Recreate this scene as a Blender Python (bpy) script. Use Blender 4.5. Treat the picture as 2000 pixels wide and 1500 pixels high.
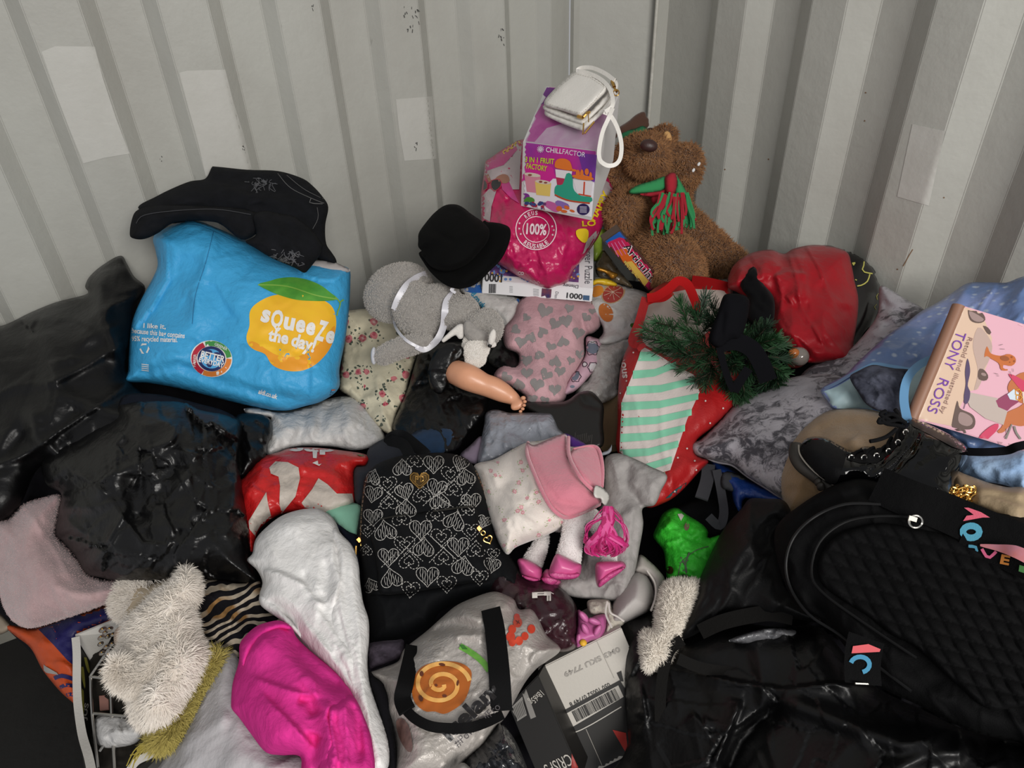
import bpy, bmesh, math, random
import numpy as np
from mathutils import Vector, Matrix, geometry
from mathutils.bvhtree import BVHTree

for o in list(bpy.data.objects): bpy.data.objects.remove(o)
C = bpy.context.scene.collection
# ---------------------------------------------------------------- camera
FPX, PITCH, ROLL, H = 1314.0, math.radians(33.14), math.radians(-2.39), 1.83
Fv = np.array([0, math.cos(PITCH), -math.sin(PITCH)])
U0 = np.array([0, math.sin(PITCH), math.cos(PITCH)]); R0 = np.array([1., 0, 0])
Rv = R0*math.cos(ROLL) + U0*math.sin(ROLL); Uv = U0*math.cos(ROLL) - R0*math.sin(ROLL)
CAM = np.array([0., 0., H])
cd = bpy.data.cameras.new('camera'); cam = bpy.data.objects.new('camera', cd); C.objects.link(cam)
cd.lens = FPX/2000*36; cd.sensor_width = 36; cd.clip_start = .02
m4 = Matrix.Identity(4)
for i in range(3):
    m4[i][0] = Rv[i]; m4[i][1] = Uv[i]; m4[i][2] = -Fv[i]; m4[i][3] = CAM[i]
cam.matrix_world = m4
bpy.context.scene.camera = cam
# ---------------------------------------------------------------- light and exposure
w = bpy.data.worlds.new('World'); bpy.context.scene.world = w; w.use_nodes = True
w.node_tree.nodes['Background'].inputs[0].default_value = (.96, .97, 1, 1)
w.node_tree.nodes['Background'].inputs[1].default_value = .36
def area(name, loc, target, sx, sy, power, col):
    l = bpy.data.lights.new(name, 'AREA'); l.shape = 'RECTANGLE'; l.size = sx; l.size_y = sy; l.energy = power; l.color = col
    o = bpy.data.objects.new(name, l); C.objects.link(o); o.location = loc
    o.rotation_euler = (Vector(target)-Vector(loc)).to_track_quat('-Z', 'Y').to_euler(); return o
area('doorway_daylight', (1.0, -1.7, 2.75), (.0, 1.7, .9), 1.5, 1.2, 92, (1, .97, .925))
area('phone_flash', (.07, -.02, H+.05), (.15, 2.0, .9), .08, .08, 1.1, (1, .96, .9))
vs = bpy.context.scene.view_settings
vs.view_transform = 'Standard'; vs.look = 'None'; vs.gamma = 1; vs.use_curve_mapping = False; vs.exposure = 0
# ---------------------------------------------------------------- helpers
FR = dict(A=(0,300,.35), B=(650,380,.3), C=(900,100,.3), D=(1150,450,.3), E=(1500,500,.25), F=(0,750,.35), G=(0,1050,.3),
          H=(400,850,.3), I=(850,800,.3), J=(1300,750,.35), K=(450,1100,.3), L=(900,1100,.3), M=(1200,1050,.4), W=(900,0,.55), X=(0,0,1))
def T(f, pts):                                       # points read in one of the zoomed views, to whole-frame pixels
    x0, y0, s = FR[f]; return [(x0+p[0]*s, y0+p[1]*s)+tuple(p[2:]) for p in pts]
def ray(x, y): return Fv + Rv*((x-1000)/FPX) + Uv*((750-y)/FPX)
def P(x, y, d): return CAM + ray(x, y)*d
def rays(x, y):
    x = np.asarray(x, float); y = np.asarray(y, float)
    return Fv[None] + Rv[None]*((x-1000)/FPX)[:, None] + Uv[None]*((750-y)/FPX)[:, None]
GP = [(1000,1500,.98),(1000,1200,1.15),(1000,900,1.42),(1000,750,1.62),(1050,570,1.9),(1280,400,2.06),(450,600,1.72),(100,800,1.6),(100,1100,1.42),
      (200,1400,1.2),(1400,700,1.5),(1600,550,1.62),(1900,700,1.22),(1750,850,1.16),(1700,1200,.98),(1700,1450,.88),(700,650,1.9),(1400,1000,1.28),(600,1000,1.38),(500,1400,1.08)]
class TPS:                                           # smooth surface through a few depths
    def __init__(s, pts, lam=1e-3):
        a = np.array(pts, float); s.p = a[:, :2]/1000; z = a[:, 2]; n = len(a)
        if n < 3: s.k = None; s.c = z.mean(); return
        r = np.linalg.norm(s.p[:, None]-s.p[None], axis=2); K = s.U(r)+lam*np.eye(n)
        Q = np.hstack([np.ones((n, 1)), s.p]); A = np.block([[K, Q], [Q.T, np.zeros((3, 3))]])
        if n == 3: s.k = np.zeros(3); s.w = np.linalg.solve(Q, z); return
        v = np.linalg.solve(A, np.concatenate([z, np.zeros(3)])); s.k = v[:n]; s.w = v[n:]
    @staticmethod
    def U(r): return np.where(r > 1e-9, r*r*np.log(np.maximum(r, 1e-9)), 0)
    def __call__(s, x, y):
        x = np.asarray(x, float)/1000; y = np.asarray(y, float)/1000
        if s.k is None: return np.full(x.shape, s.c)
        q = np.stack([x, y], -1); r = np.linalg.norm(q[:, None]-s.p[None], axis=2)
        return s.U(r)@s.k + s.w[0]+q@s.w[1:]
G = TPS(GP)
def depthf(d):
    if isinstance(d, (int, float)): return (lambda x, y: G(x, y)+d) if abs(d) < .4 else (lambda x, y: np.full(np.shape(x), float(d)))
    return TPS(d)
def g1(x, y, d=0): return float(depthf(d)(np.array([x]), np.array([y]))[0])
# numpy noise
_rs = np.random.RandomState(5); _tab = _rs.rand(256, 256)
def vn(x, y, s=0):
    x = x+s*17.3; y = y+s*9.1; xi = np.floor(x).astype(int); yi = np.floor(y).astype(int); fx = x-xi; fy = y-yi
    fx = fx*fx*fx*(fx*(fx*6-15)+10); fy = fy*fy*fy*(fy*(fy*6-15)+10)
    t = lambda a, b: _tab[a & 255, b & 255]
    return (t(xi, yi)*(1-fx)+t(xi+1, yi)*fx)*(1-fy)+(t(xi, yi+1)*(1-fx)+t(xi+1, yi+1)*fx)*fy
def fbm(x, y, s=0, o=3): return sum(vn(x*2**i, y*2**i, s+i)*.5**i for i in range(o))/sum(.5**i for i in range(o))
def crease(x, y, amp, sc, ang=0, st=1., seed=0, power=1.6):
    c, n = math.cos(math.radians(ang)), math.sin(math.radians(ang)); u = (x*c+y*n)/(sc*st); v = (-x*n+y*c)/sc
    wx = fbm(u*.7, v*.7, seed+3)*1.6; wy = fbm(u*.7, v*.7, seed+7)*1.6
    r = 1-np.abs(2*fbm(u+wx, v+wy, seed, 2)-1)*2.6; r2 = 1-np.abs(2*fbm(u*1.9+wy, v*1.9+wx, seed+5, 2)-1)*2.6
    return amp*(1.25*(np.clip(r, 0, 1)**(power*1.1)-.4)+.5*(np.clip(r2, 0, 1)**2-.35))
def cline(x, y, amp, sc, ang=0, st=1., seed=0, k=6.):   # flat cloth broken by thin creases
    c, n = math.cos(math.radians(ang)), math.sin(math.radians(ang)); u = (x*c+y*n)/(sc*st); v = (-x*n+y*c)/sc; out = 0
    for q, (f_, a_) in enumerate(((1., 1.), (1.7, .6))):
        wx = fbm(u*.8*f_, v*.8*f_, seed+3+q)*1.8; m = fbm(u*f_*.6, v*f_*.6, seed+11+q, 2); r = 1-np.abs(2*fbm(u*f_+wx, v*f_+wx, seed+q*9, 2)-1)*k
        out = out+a_*np.clip(r, 0, 1)*np.clip((m-.38)*4, 0, 1)
    return amp*out
def soft(x, y, amp, sc, ang=0, st=1., seed=0):
    c, n = math.cos(math.radians(ang)), math.sin(math.radians(ang)); u = (x*c+y*n)/(sc*st); v = (-x*n+y*c)/sc
    return amp*2*(fbm(u+vn(v, u, 9)*.6, v, seed, 2)-.5)
def crumple(x, y, amp, sc, seed=0):                  # faceted film: nearest-cell planes
    rs = np.random.RandomState(seed+1); out = 0
    for k in range(2):
        s = sc*.5**k; u = x/s+vn(x/sc, y/sc, seed)*.8; v = y/s+vn(y/sc, x/sc, seed+4)*.8; xi = np.floor(u).astype(int); yi = np.floor(v).astype(int); best = np.full(u.shape, 9e9); val = np.zeros(u.shape)
        for a in (-1, 0, 1):
            for b in (-1, 0, 1):
                ca, cb = xi+a, yi+b; h1 = _tab[(ca+seed*7) & 255, (cb+31) & 255]; h2 = _tab[(ca+99) & 255, (cb+seed*13) & 255]; h3 = _tab[(ca+5) & 255, (cb+seed+77) & 255]; h4 = _tab[(ca+55) & 255, (cb+seed+177) & 255]
                du, dv = u-(ca+h1), v-(cb+h2); dd = du*du+dv*dv; pl = (h3-.5)*2.2*du+(h4-.5)*2.2*dv+(h1-.5)*.5
                m = dd < best; best = np.where(m, dd, best); val = np.where(m, pl, val)
        out = out+val*.4**k
    return amp*out*1.15
def segdist(x, y, pts):
    best = np.full(x.shape, 1e9); tt = np.zeros(x.shape); n = len(pts)-1
    for i in range(n):
        ax, ay = pts[i][:2]; bx, by = pts[i+1][:2]; dx, dy = bx-ax, by-ay; L = dx*dx+dy*dy+1e-9
        t = np.clip(((x-ax)*dx+(y-ay)*dy)/L, 0, 1); d = np.hypot(x-ax-t*dx, y-ay-t*dy); m = d < best
        best = np.where(m, d, best); tt = np.where(m, (i+t)/n, tt)
    return best, tt
def segside(x, y, pts):                              # signed distance to a polyline
    best = np.full(x.shape, 1e9); sg = np.ones(x.shape)
    for i in range(len(pts)-1):
        ax, ay = pts[i][:2]; bx, by = pts[i+1][:2]; dx, dy = bx-ax, by-ay; L = dx*dx+dy*dy+1e-9
        t = np.clip(((x-ax)*dx+(y-ay)*dy)/L, 0, 1); d = np.hypot(x-ax-t*dx, y-ay-t*dy); m = d < best; best = np.where(m, d, best); sg = np.where(m, np.sign(dx*(y-ay)-dy*(x-ax)), sg)
    return best*sg
def cr(pts, closed=True, n=5):                       # catmull-rom
    p = [np.array(q[:2], float) for q in pts]; N = len(p); out = []
    for i in range(N if closed else N-1):
        a, b, c, d = (p[(i+k-1) % N] if closed else p[min(max(i+k-1, 0), N-1)] for k in range(4))
        for j in range(n):
            t = j/n; out.append(.5*((2*b)+(c-a)*t+(2*a-5*b+4*c-d)*t*t+(3*b-a-3*c+d)*t**3))
    if not closed: out.append(p[-1])
    return out
def resample(pts, step, closed=True):
    p = np.array([q[:2] for q in pts], float)
    if closed: p = np.vstack([p, p[:1]])
    s = np.concatenate([[0], np.cumsum(np.hypot(*np.diff(p, axis=0).T))]); n = max(3 if closed else 2, int(round(s[-1]/step))+(0 if closed else 1))
    t = np.linspace(0, s[-1], n, endpoint=not closed); return np.stack([np.interp(t, s, p[:, 0]), np.interp(t, s, p[:, 1])], 1)
def inside(x, y, poly):
    c = np.zeros(x.shape, bool); n = len(poly); j = n-1
    for i in range(n):
        xi, yi = poly[i]; xj, yj = poly[j]
        if yi != yj: c ^= ((yi > y) != (yj > y)) & (x < (xj-xi)*(y-yi)/(yj-yi)+xi)
        j = i
    return c
def trimesh2d(poly, step):
    poly = np.asarray(poly); x0, y0 = poly.min(0); x1, y1 = poly.max(0)
    gx, gy = np.meshgrid(np.arange(x0, x1, step), np.arange(y0, y1, step*.87)); gx = gx + (np.arange(gx.shape[0]) % 2)[:, None]*step*.5
    gx, gy = gx.ravel(), gy.ravel(); m = inside(gx, gy, poly); gx, gy = gx[m], gy[m]
    pc = np.vstack([poly, poly[:1]]); d, _ = segdist(gx, gy, pc) if len(gx) else (gx, 0); m = d > step*.5 if len(gx) else []; gx, gy, = gx[m], gy[m]
    pts = np.vstack([poly, np.stack([gx, gy], 1)]); n = len(poly)
    r = geometry.delaunay_2d_cdt([Vector(p) for p in pts], [], [list(range(n))], 1, 1e-4)
    return np.array([tuple(v) for v in r[0]]), [tuple(f) for f in r[2]]
CLAMP = [False]
def clampv(v):                                       # nothing may pass the container's walls or floor
    if not CLAMP[0]: return v
    v = v.copy(); A_ = math.radians(62.04); n1 = np.array([-math.cos(A_), math.sin(A_), 0]); n2 = np.array([math.sin(A_), math.cos(A_), 0])
    for n_, d_ in ((n1, 2.0336-.006), (n2, 1.56-.006)): e = np.clip(v@n_-d_, 0, None); v -= e[:, None]*n_
    v[:, 2] = np.maximum(v[:, 2], .004); return v
def link(name, verts, faces, mat, parent=None, smooth=True, uv=None, origin=None, autos=None):
    verts = clampv(np.asarray(verts, float))
    if parent is not None: org = np.array(parent.location if parent.parent is None else parent.parent.location+parent.location)
    else: org = np.array(origin) if origin is not None else np.array([*(verts[:, :2].mean(0)), verts[:, 2].min()])
    me = bpy.data.meshes.new(name); me.from_pydata((verts-org).tolist(), [], faces); me.validate()
    if mat is not None: me.materials.append(mat)
    if uv is not None and len(me.vertices) == len(uv):
        ul = me.uv_layers.new(name='UVMap'); li = np.zeros(len(me.loops), int); me.loops.foreach_get('vertex_index', li); ul.data.foreach_set('uv', np.asarray(uv)[li].ravel())
    if smooth: me.polygons.foreach_set('use_smooth', [True]*len(me.polygons))
    if autos: me.set_sharp_from_angle(angle=math.radians(autos))
    o = bpy.data.objects.new(name, me); C.objects.link(o)
    if parent is not None: o.parent = parent
    else: o.location = org
    return o
def worldV(o):
    n = len(o.data.vertices); a = np.zeros(n*3); o.data.vertices.foreach_get('co', a); a = a.reshape(-1, 3); p = o
    while p is not None: a = a+np.array(p.location); p = p.parent
    return a
def tag(o, label=None, cat=None, group=None, kind=None):
    for k, v in (('label', label), ('category', cat), ('group', group), ('kind', kind)):
        if v: o[k] = v
    return o
def empty(name, loc, label=None, cat=None, group=None):
    o = bpy.data.objects.new(name, None); C.objects.link(o); o.location = loc; o.empty_display_size = .05; o.matrix_world = Matrix.Translation(loc)
    return tag(o, label, cat, group)
def base(f, outline, d=0):                           # a point under the middle of an outline
    p = np.array([q[:2] for q in T(f, outline)]); x, y = p[:, 0].mean(), p[:, 1].max(); return P(x, y, g1(x, y, d)+.03)
def blob(name, f, outline, mat, d=0., th=.05, tb=None, R=60, step=7, wr=(), folds=(), round_=True, parent=None, label=None, cat=None, group=None, prof=.5, kind=None, edge=None, sag=None):
    """A closed soft body seen along its outline: rounded rim, bulge th toward the viewer, tb behind, wrinkles and folds on it."""
    step *= .85; folds = [(q[0], q[1]*1.1)+tuple(q[2:]) for q in folds]
    ol = T(f, outline); ol = cr(ol) if round_ else ol; poly = resample(ol, step); V, Fc = trimesh2d(poly, step)
    x, y = V[:, 0], V[:, 1]; pc = np.vstack([poly, poly[:1]]); dist, _ = segdist(x, y, pc)
    t = np.clip(dist/R, 0, 1); pr = np.power(np.clip(1-(1-t)**2, 0, 1), prof); D = depthf(d)(x, y)
    h = th*pr; fade = np.clip(dist/(step*2.2), 0, 1)
    for wv in wr: h = h+wv(x, y)*fade
    for fo in folds:
        pts, a, wd = fo[:3]; pts = T(f, pts); dd, tt = segdist(x, y, pts); tp = np.clip(np.minimum(tt, 1-tt)*6+.15, 0, 1)
        q = dd/wd
        if len(fo) < 4: h = h+a*tp*fade*np.exp(-q*q)
        else: sd = segside(x, y, pts); h = h+a*.8*tp*fade*np.where(sd < 0, np.clip(1+sd/9, 0, 1)**1.5, np.exp(-np.abs(sd)/(wd*2.2)))
    if edge is not None: D = D+edge(x, y)
    tb = th*.28 if tb is None else tb
    n = len(V); bd = dist < 1e-3
    front = CAM+rays(x, y)*(D-h)[:, None]
    idx = np.arange(n); bi = idx.copy(); nb = np.where(~bd)[0]; bi[nb] = n+np.arange(len(nb))
    back = CAM+rays(x[nb], y[nb])*(D[nb]+.002+tb*pr[nb])[:, None]
    if sag: back[:, 2] -= sag*pr[nb]
    faces = [(a[0], a[2], a[1]) if len(a) == 3 else tuple(reversed(a)) for a in Fc]
    faces += [tuple(int(bi[k]) for k in a) for a in Fc]
    uv = np.vstack([V, V[nb]])/1000.
    o = link(name, np.vstack([front, back]), faces, mat, parent, uv=uv)
    # orient outward
    bm = bmesh.new(); bm.from_mesh(o.data); bmesh.ops.recalc_face_normals(bm, faces=bm.faces); bm.to_mesh(o.data); bm.free()
    if kind: o['kind'] = kind
    return tag(o, label, cat, group)
_bv = {}
def bvh(o):
    if o.name not in _bv:
        v = worldV(o); _bv[o.name] = BVHTree.FromPolygons([tuple(q) for q in v], [tuple(p.vertices) for p in o.data.polygons])
    return _bv[o.name]
def hd(o, x, y, k=0.):                               # depth of a thing's surface along one ray
    h = hit(o, x, y); return None if h is None else (h-Vector(CAM)).length/Vector(ray(x, y)).length+k
def hit(o, x, y):
    r = Vector(ray(x, y)); L = r.length; h = bvh(o).ray_cast(Vector(CAM), r/L); return None if h[0] is None else h[0]
# ---- flat shapes (verts in px, faces)
def s_poly(f, pts, step=12, round_=False):
    step = min(step, 5.5)
    p = T(f, pts); p = cr(p) if round_ else p; return trimesh2d(resample(p, step) if round_ else np.array(resample_keep(p, step)), step)
def resample_keep(p, step):
    out = []
    for i in range(len(p)):
        a = np.array(p[i][:2], float); b = np.array(p[(i+1) % len(p)][:2], float); n = max(1, int(np.hypot(*(b-a))/step))
        out += [tuple(a+(b-a)*k/n) for k in range(n)]
    return out
def s_stroke(f, pts, wd, step=8, round_=True, closed=False):
    p = T(f, pts); p = cr(p, closed) if round_ and len(p) > 2 else p; p = resample(p, step, closed); n = len(p)
    tn = np.gradient(p, axis=0) if not closed else np.roll(p, -1, 0)-np.roll(p, 1, 0); tn /= np.linalg.norm(tn, axis=1)[:, None]+1e-9; nr = np.stack([-tn[:, 1], tn[:, 0]], 1)*wd/2
    V = np.vstack([p+nr, p-nr]); return V, [(i, (i+1) % n, n+(i+1) % n, n+i) for i in range(n if closed else n-1)]
def s_ell(f, cx, cy, rx, ry, rot=0, n=24, step=5.5):
    c, s = math.cos(math.radians(rot)), math.sin(math.radians(rot))
    pts = [(cx+rx*math.cos(a)*c-ry*math.sin(a)*s, cy+rx*math.cos(a)*s+ry*math.sin(a)*c) for a in np.linspace(0, 2*math.pi, n, endpoint=False)]
    return trimesh2d(np.array(T(f, pts)), step)
def tess(V, Fc, mx=7.):                              # cut long triangles so that print can follow folds
    V = [tuple(q) for q in V]; Fc = [tuple(q) for q in Fc]
    for _ in range(4):
        out = []; ch = False
        for f in Fc:
            p = [V[k] for k in f]; L = max(math.dist(p[i], p[(i+1) % len(p)]) for i in range(len(p)))
            if len(p) == 3 and L > mx:
                n = len(V); V += [((p[i][0]+p[(i+1) % 3][0])/2, (p[i][1]+p[(i+1) % 3][1])/2) for i in range(3)]; out += [(f[0], n, n+2), (n, f[1], n+1), (n+2, n+1, f[2]), (n, n+1, n+2)]; ch = True
            else: out.append(f)
        Fc = out
        if not ch: break
    return np.array(V), Fc
_tc = {}
def s_text(f, txt, p0, p1, h, bold=0., shear=0., flip=False, font_w=1., arc=None):
    """text whose baseline runs from p0 to p1 (fitted), h high; flip mirrors nothing, reads up on the left of the baseline direction"""
    key = (txt, bold, shear)
    if key not in _tc:
        c = bpy.data.curves.new('t', 'FONT'); c.body = txt; c.offset = bold; c.shear = shear; c.resolution_u = 3
        o = bpy.data.objects.new('t', c); C.objects.link(o); dg = bpy.context.evaluated_depsgraph_get(); dg.update()
        me = bpy.data.meshes.new_from_object(o.evaluated_get(dg)); bm = bmesh.new(); bm.from_mesh(me); bmesh.ops.triangulate(bm, faces=bm.faces)
        V = np.array([v.co[:2] for v in bm.verts]).reshape(-1, 2); Fc = [tuple(v.index for v in q.verts) for q in bm.faces]; bm.free(); bpy.data.objects.remove(o)
        _tc[key] = (V, Fc)
    V, Fc = _tc[key]; x0, x1 = V[:, 0].min(), V[:, 0].max(); s = FR[f][2]; a = np.array(T(f, [p0])[0]); b = np.array(T(f, [p1])[0]); u = b-a; L = np.linalg.norm(u); u /= L; v = np.array([u[1], -u[0]])
    X = (V[:, 0]-x0)/(x1-x0)*L; Y = V[:, 1]/.70*h*s
    if arc:
        ph = (X/L-.5)*arc; Rr = L/abs(arc)*1.0; sg = 1 if arc > 0 else -1
        mid = a+u*L/2; cen = mid-v*Rr*sg; rad = Rr+Y*sg
        return cen+(rad*np.sin(np.abs(ph)*np.sign(ph)*sg))[:, None]*u+(rad*np.cos(ph))[:, None]*v*sg, Fc
    return tess(a+X[:, None]*u+Y[:, None]*v, Fc)
def decal(name, parent, shapes, mat, off=.0018, surf=None, label=None, kind=None):
    """print laid on the surface of its thing (slightly proud)"""
    if isinstance(shapes, tuple): shapes = [shapes]
    if kind is None and 1 < len(shapes) and 'text' not in name:      # pieces one can pick apart are parts of their own
        big = [q for q in shapes if max(np.ptp(q[0], axis=0)) > 14 and len(q[1]) > 3]
        if 0 < len(big) <= 14:
            rest = [q for q in shapes if not any(q is b_ for b_ in big)]; os_ = [decal(name, parent, [q], mat, off+.00002*i, surf, label) for i, q in enumerate(big)]
            if rest: decal(name, parent, rest, mat, off, surf, label, 'stuff')
            return os_[0]
    surf = surf or parent; VV, FF = [], []; root = parent
    for V, Fc in shapes:
        pos = {}
        for i, (x, y) in enumerate(V):
            h = hit(surf, x, y)
            if h is not None:
                r = Vector(ray(x, y)).normalized(); pos[i] = len(VV); VV.append(tuple(h-r*off))
        for q in Fc:
            if all(k in pos for k in q):
                z = [ (Vector(VV[pos[k]])-Vector(CAM)).length for k in q]
                if max(z)-min(z) < .08: FF.append(tuple(pos[k] for k in q))
    if not FF: print('EMPTY DECAL', name, parent.name); return None
    o = link(name, VV, FF, mat, root)
    # normals toward the viewer
    me = o.data; n0 = sum(((worldV(o)[p.vertices[0]]-CAM)@np.array(p.normal)) for p in list(me.polygons)[:40])
    if n0 > 0: me.flip_normals()
    if label: o['label'] = label
    if kind: o['kind'] = kind
    return o
def tube(name, pts, rad, mat, parent=None, n=8, closed=False, flat=None, label=None, cat=None, up=None, taper=None, **k):
    """tube or strap through 3D points; flat=(w,t) gives a rectangular strap"""
    p = np.array(pts, float); m = len(p)
    if m > 2:
        q = []
        for i in range(m if closed else m-1):
            a, b, c, d = (p[(i+j-1) % m] if closed else p[min(max(i+j-1, 0), m-1)] for j in range(4))
            for j in range(5): t = j/5; q.append(.5*((2*b)+(c-a)*t+(2*a-5*b+4*c-d)*t*t+(3*b-a-3*c+d)*t**3))
        if not closed: q.append(p[-1])
        p = np.array(q)
    N = len(p); tg = (np.roll(p, -1, 0)-np.roll(p, 1, 0)) if closed else np.gradient(p, axis=0); tg /= np.linalg.norm(tg, axis=1)[:, None]+1e-12
    V = []; prev = None
    for i in range(N):
        view = up[min(i*len(up)//N, len(up)-1)] if up is not None and isinstance(up, list) else (up if up is not None else p[i]-CAM)
        s = np.cross(tg[i], view); s /= np.linalg.norm(s)+1e-12
        if prev is not None and s@prev < 0: s = -s
        prev = s; w_ = np.cross(tg[i], s)
        r = rad if taper is None else rad*np.interp(i/(N-1), np.linspace(0, 1, len(taper)), taper)
        if flat: cs = [(flat[0]/2*a, flat[1]/2*b) for a, b in ((-1, -1), (1, -1), (1, 1), (-1, 1))]; cs = [(a*(1 if taper is None else r/rad), b) for a, b in cs]
        else: cs = [(r*math.cos(a), r*math.sin(a)) for a in np.linspace(0, 2*math.pi, n, endpoint=False)]
        V += [p[i]+s*a+w_*b for a, b in cs]
    k_ = 4 if flat else n; Fc = []
    for i in range(N if closed else N-1):
        j = (i+1) % N
        for a in range(k_): Fc.append((i*k_+a, i*k_+(a+1) % k_, j*k_+(a+1) % k_, j*k_+a))
    if not closed: Fc += [tuple(range(k_))[::-1], tuple((N-1)*k_+a for a in range(k_))]
    o = link(name, V, Fc, mat, parent, autos=40); return tag(o, label, cat, **k)
def pxt(f, pts, d=0, dd=0):                          # px polyline (x,y[,offset]) to 3D points over the surface d
    t = T(f, pts); return [P(q[0], q[1], g1(q[0], q[1], d)+dd+(q[2] if len(q) > 2 else 0)) for q in t]
def sph(c, r, n=14, R=None):
    c = np.array(c); V = []; Fc = []; A = np.eye(3) if R is None else R
    for i in range(n+1):
        a = math.pi*i/n
        for j in range(n*2):
            b = math.pi*j/n; V.append(c+A@(np.array([math.sin(a)*math.cos(b), math.sin(a)*math.sin(b), math.cos(a)])*np.array(r)))
    for i in range(n):
        for j in range(n*2): k = (j+1) % (n*2); Fc.append((i*n*2+j, (i+1)*n*2+j, (i+1)*n*2+k, i*n*2+k))
    return V, Fc
def limb(pts, n=14):                                 # pts: (point, radius)
    p = np.array([q[0] for q in pts], float); r = np.array([q[1] for q in pts], float); t = np.linspace(0, len(p)-1, (len(p)-1)*5+1); ii = np.arange(len(p))
    pp = np.stack([np.interp(t, ii, p[:, k]) for k in range(3)], 1); rr = np.interp(t, ii, r)
    for _ in range(2): pp[1:-1] = (pp[:-2]+2*pp[1:-1]+pp[2:])/4; rr[1:-1] = (rr[:-2]+2*rr[1:-1]+rr[2:])/4
    out = []
    return pp, rr
def organic(name, parts, voxel, mat, parent=None, smooth=6, origin=None, disp=None):
    """one continuous body out of overlapping balls and limbs, fused and smoothed"""
    V, Fc = [], []
    for q in parts:
        if q[0] == 'b': v, f_ = sph(q[1], q[2], 12, q[3] if len(q) > 3 else None); F0 = len(V); V += list(v); Fc += [tuple(a+F0 for a in g) for g in f_]
        else:
            pp, rr = limb(q[1])
            for a, b in zip(pp, rr): v, f_ = sph(a, (b, b, b), 7); F0 = len(V); V += list(v); Fc += [tuple(c+F0 for c in g) for g in f_]
    o = link(name, V, Fc, mat, parent, origin=origin); md = o.modifiers.new('r', 'REMESH'); md.mode = 'VOXEL'; md.voxel_size = voxel
    ms = o.modifiers.new('s', 'SMOOTH'); ms.iterations = smooth; ms.factor = .6
    dg = bpy.context.evaluated_depsgraph_get(); dg.update(); me = bpy.data.meshes.new_from_object(o.evaluated_get(dg)); o.modifiers.clear(); o.data = me
    if not me.materials: me.materials.append(mat)
    me.polygons.foreach_set('use_smooth', [True]*len(me.polygons)); return o
def fur(name, src, n, ln, wd, mat, parent=None, seed=0, lean=(0, 0, -.5), jit=.6, curl=0., mask=None, back=-.25, kind='stuff', off=0.):
    rs = np.random.RandomState(seed); V = worldV(src); me = src.data; me.calc_loop_triangles(); nt = len(me.loop_triangles); ti = np.zeros(nt*3, int); me.loop_triangles.foreach_get('vertices', ti); ti = ti.reshape(-1, 3)
    a, b, c = V[ti[:, 0]], V[ti[:, 1]], V[ti[:, 2]]; nm = np.cross(b-a, c-a); ar = np.linalg.norm(nm, axis=1)+1e-12; nm /= ar[:, None]; cen = (a+b+c)/3
    vd = CAM-cen; vd /= np.linalg.norm(vd, axis=1)[:, None]; wgt = ar*((nm*vd).sum(1) > back)
    if mask is not None: wgt = wgt*mask(cen)
    k = rs.choice(nt, n, p=wgt/wgt.sum()); u = rs.rand(n, 2); fl = u.sum(1) > 1; u[fl] = 1-u[fl]
    p = a[k]+(b-a)[k]*u[:, :1]+(c-a)[k]*u[:, 1:]-nm[k]*.001; N = nm[k]; L = ln*(.6+.7*rs.rand(n))[:, None]
    dr = N+np.array(lean)+(rs.rand(n, 3)-.5)*jit*2; dr /= np.linalg.norm(dr, axis=1)[:, None]; d2 = dr+np.array(lean)*.6+(rs.rand(n, 3)-.5)*curl*2; d2 /= np.linalg.norm(d2, axis=1)[:, None]
    s = np.cross(dr, vd[k]); s /= np.linalg.norm(s, axis=1)[:, None]+1e-9; m = p+dr*L*.55; t = m+d2*L*.5
    VV = np.stack([p-s*wd/2, p+s*wd/2, m+s*wd*.4, m-s*wd*.4, t], 1).reshape(-1, 3); i0 = np.arange(n)*5
    Fc = [f_ for i in i0 for f_ in ((i, i+1, i+2, i+3), (i+3, i+2, i+4))]
    o = link(name, VV, Fc, mat, parent or src, smooth=False)
    if kind: o['kind'] = kind
    return o
def quad3(pc, d0):                                   # four px corners of a rectangle seen in perspective, depth of the first: its four 3D corners
    r = [ray(x, y) for x, y in pc]; A = np.stack([-r[1], r[2], -r[3]], 1); s = np.linalg.solve(A, -r[0]); return [CAM+r[0]*d0]+[CAM+r[i+1]*s[i]*d0 for i in range(3)]
def carton(name, q, depthvec, mat, parent=None, **k):    # box: front face q (4 pts), pushed back by depthvec
    V = [np.array(a) for a in q]+[np.array(a)+np.array(depthvec) for a in q]
    bm = bmesh.new(); vs_ = [bm.verts.new(v) for v in V]
    for f_ in ((0,1,2,3),(7,6,5,4),(0,4,5,1),(1,5,6,2),(2,6,7,3),(3,7,4,0)): bm.faces.new([vs_[i] for i in f_])
    bmesh.ops.recalc_face_normals(bm, faces=bm.faces); bmesh.ops.bevel(bm, geom=list(bm.edges), offset=.0015, segments=2, affect='EDGES')
    VV = [tuple(v.co) for v in bm.verts]; bm.verts.index_update(); FF = [tuple(v.index for v in f_.verts) for f_ in bm.faces]; bm.free()
    o = link(name, VV, FF, mat, parent, smooth=False); return tag(o, **k)
def joinsh(*s): return [x for q in s for x in (q if isinstance(q, list) else [q])]
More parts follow.
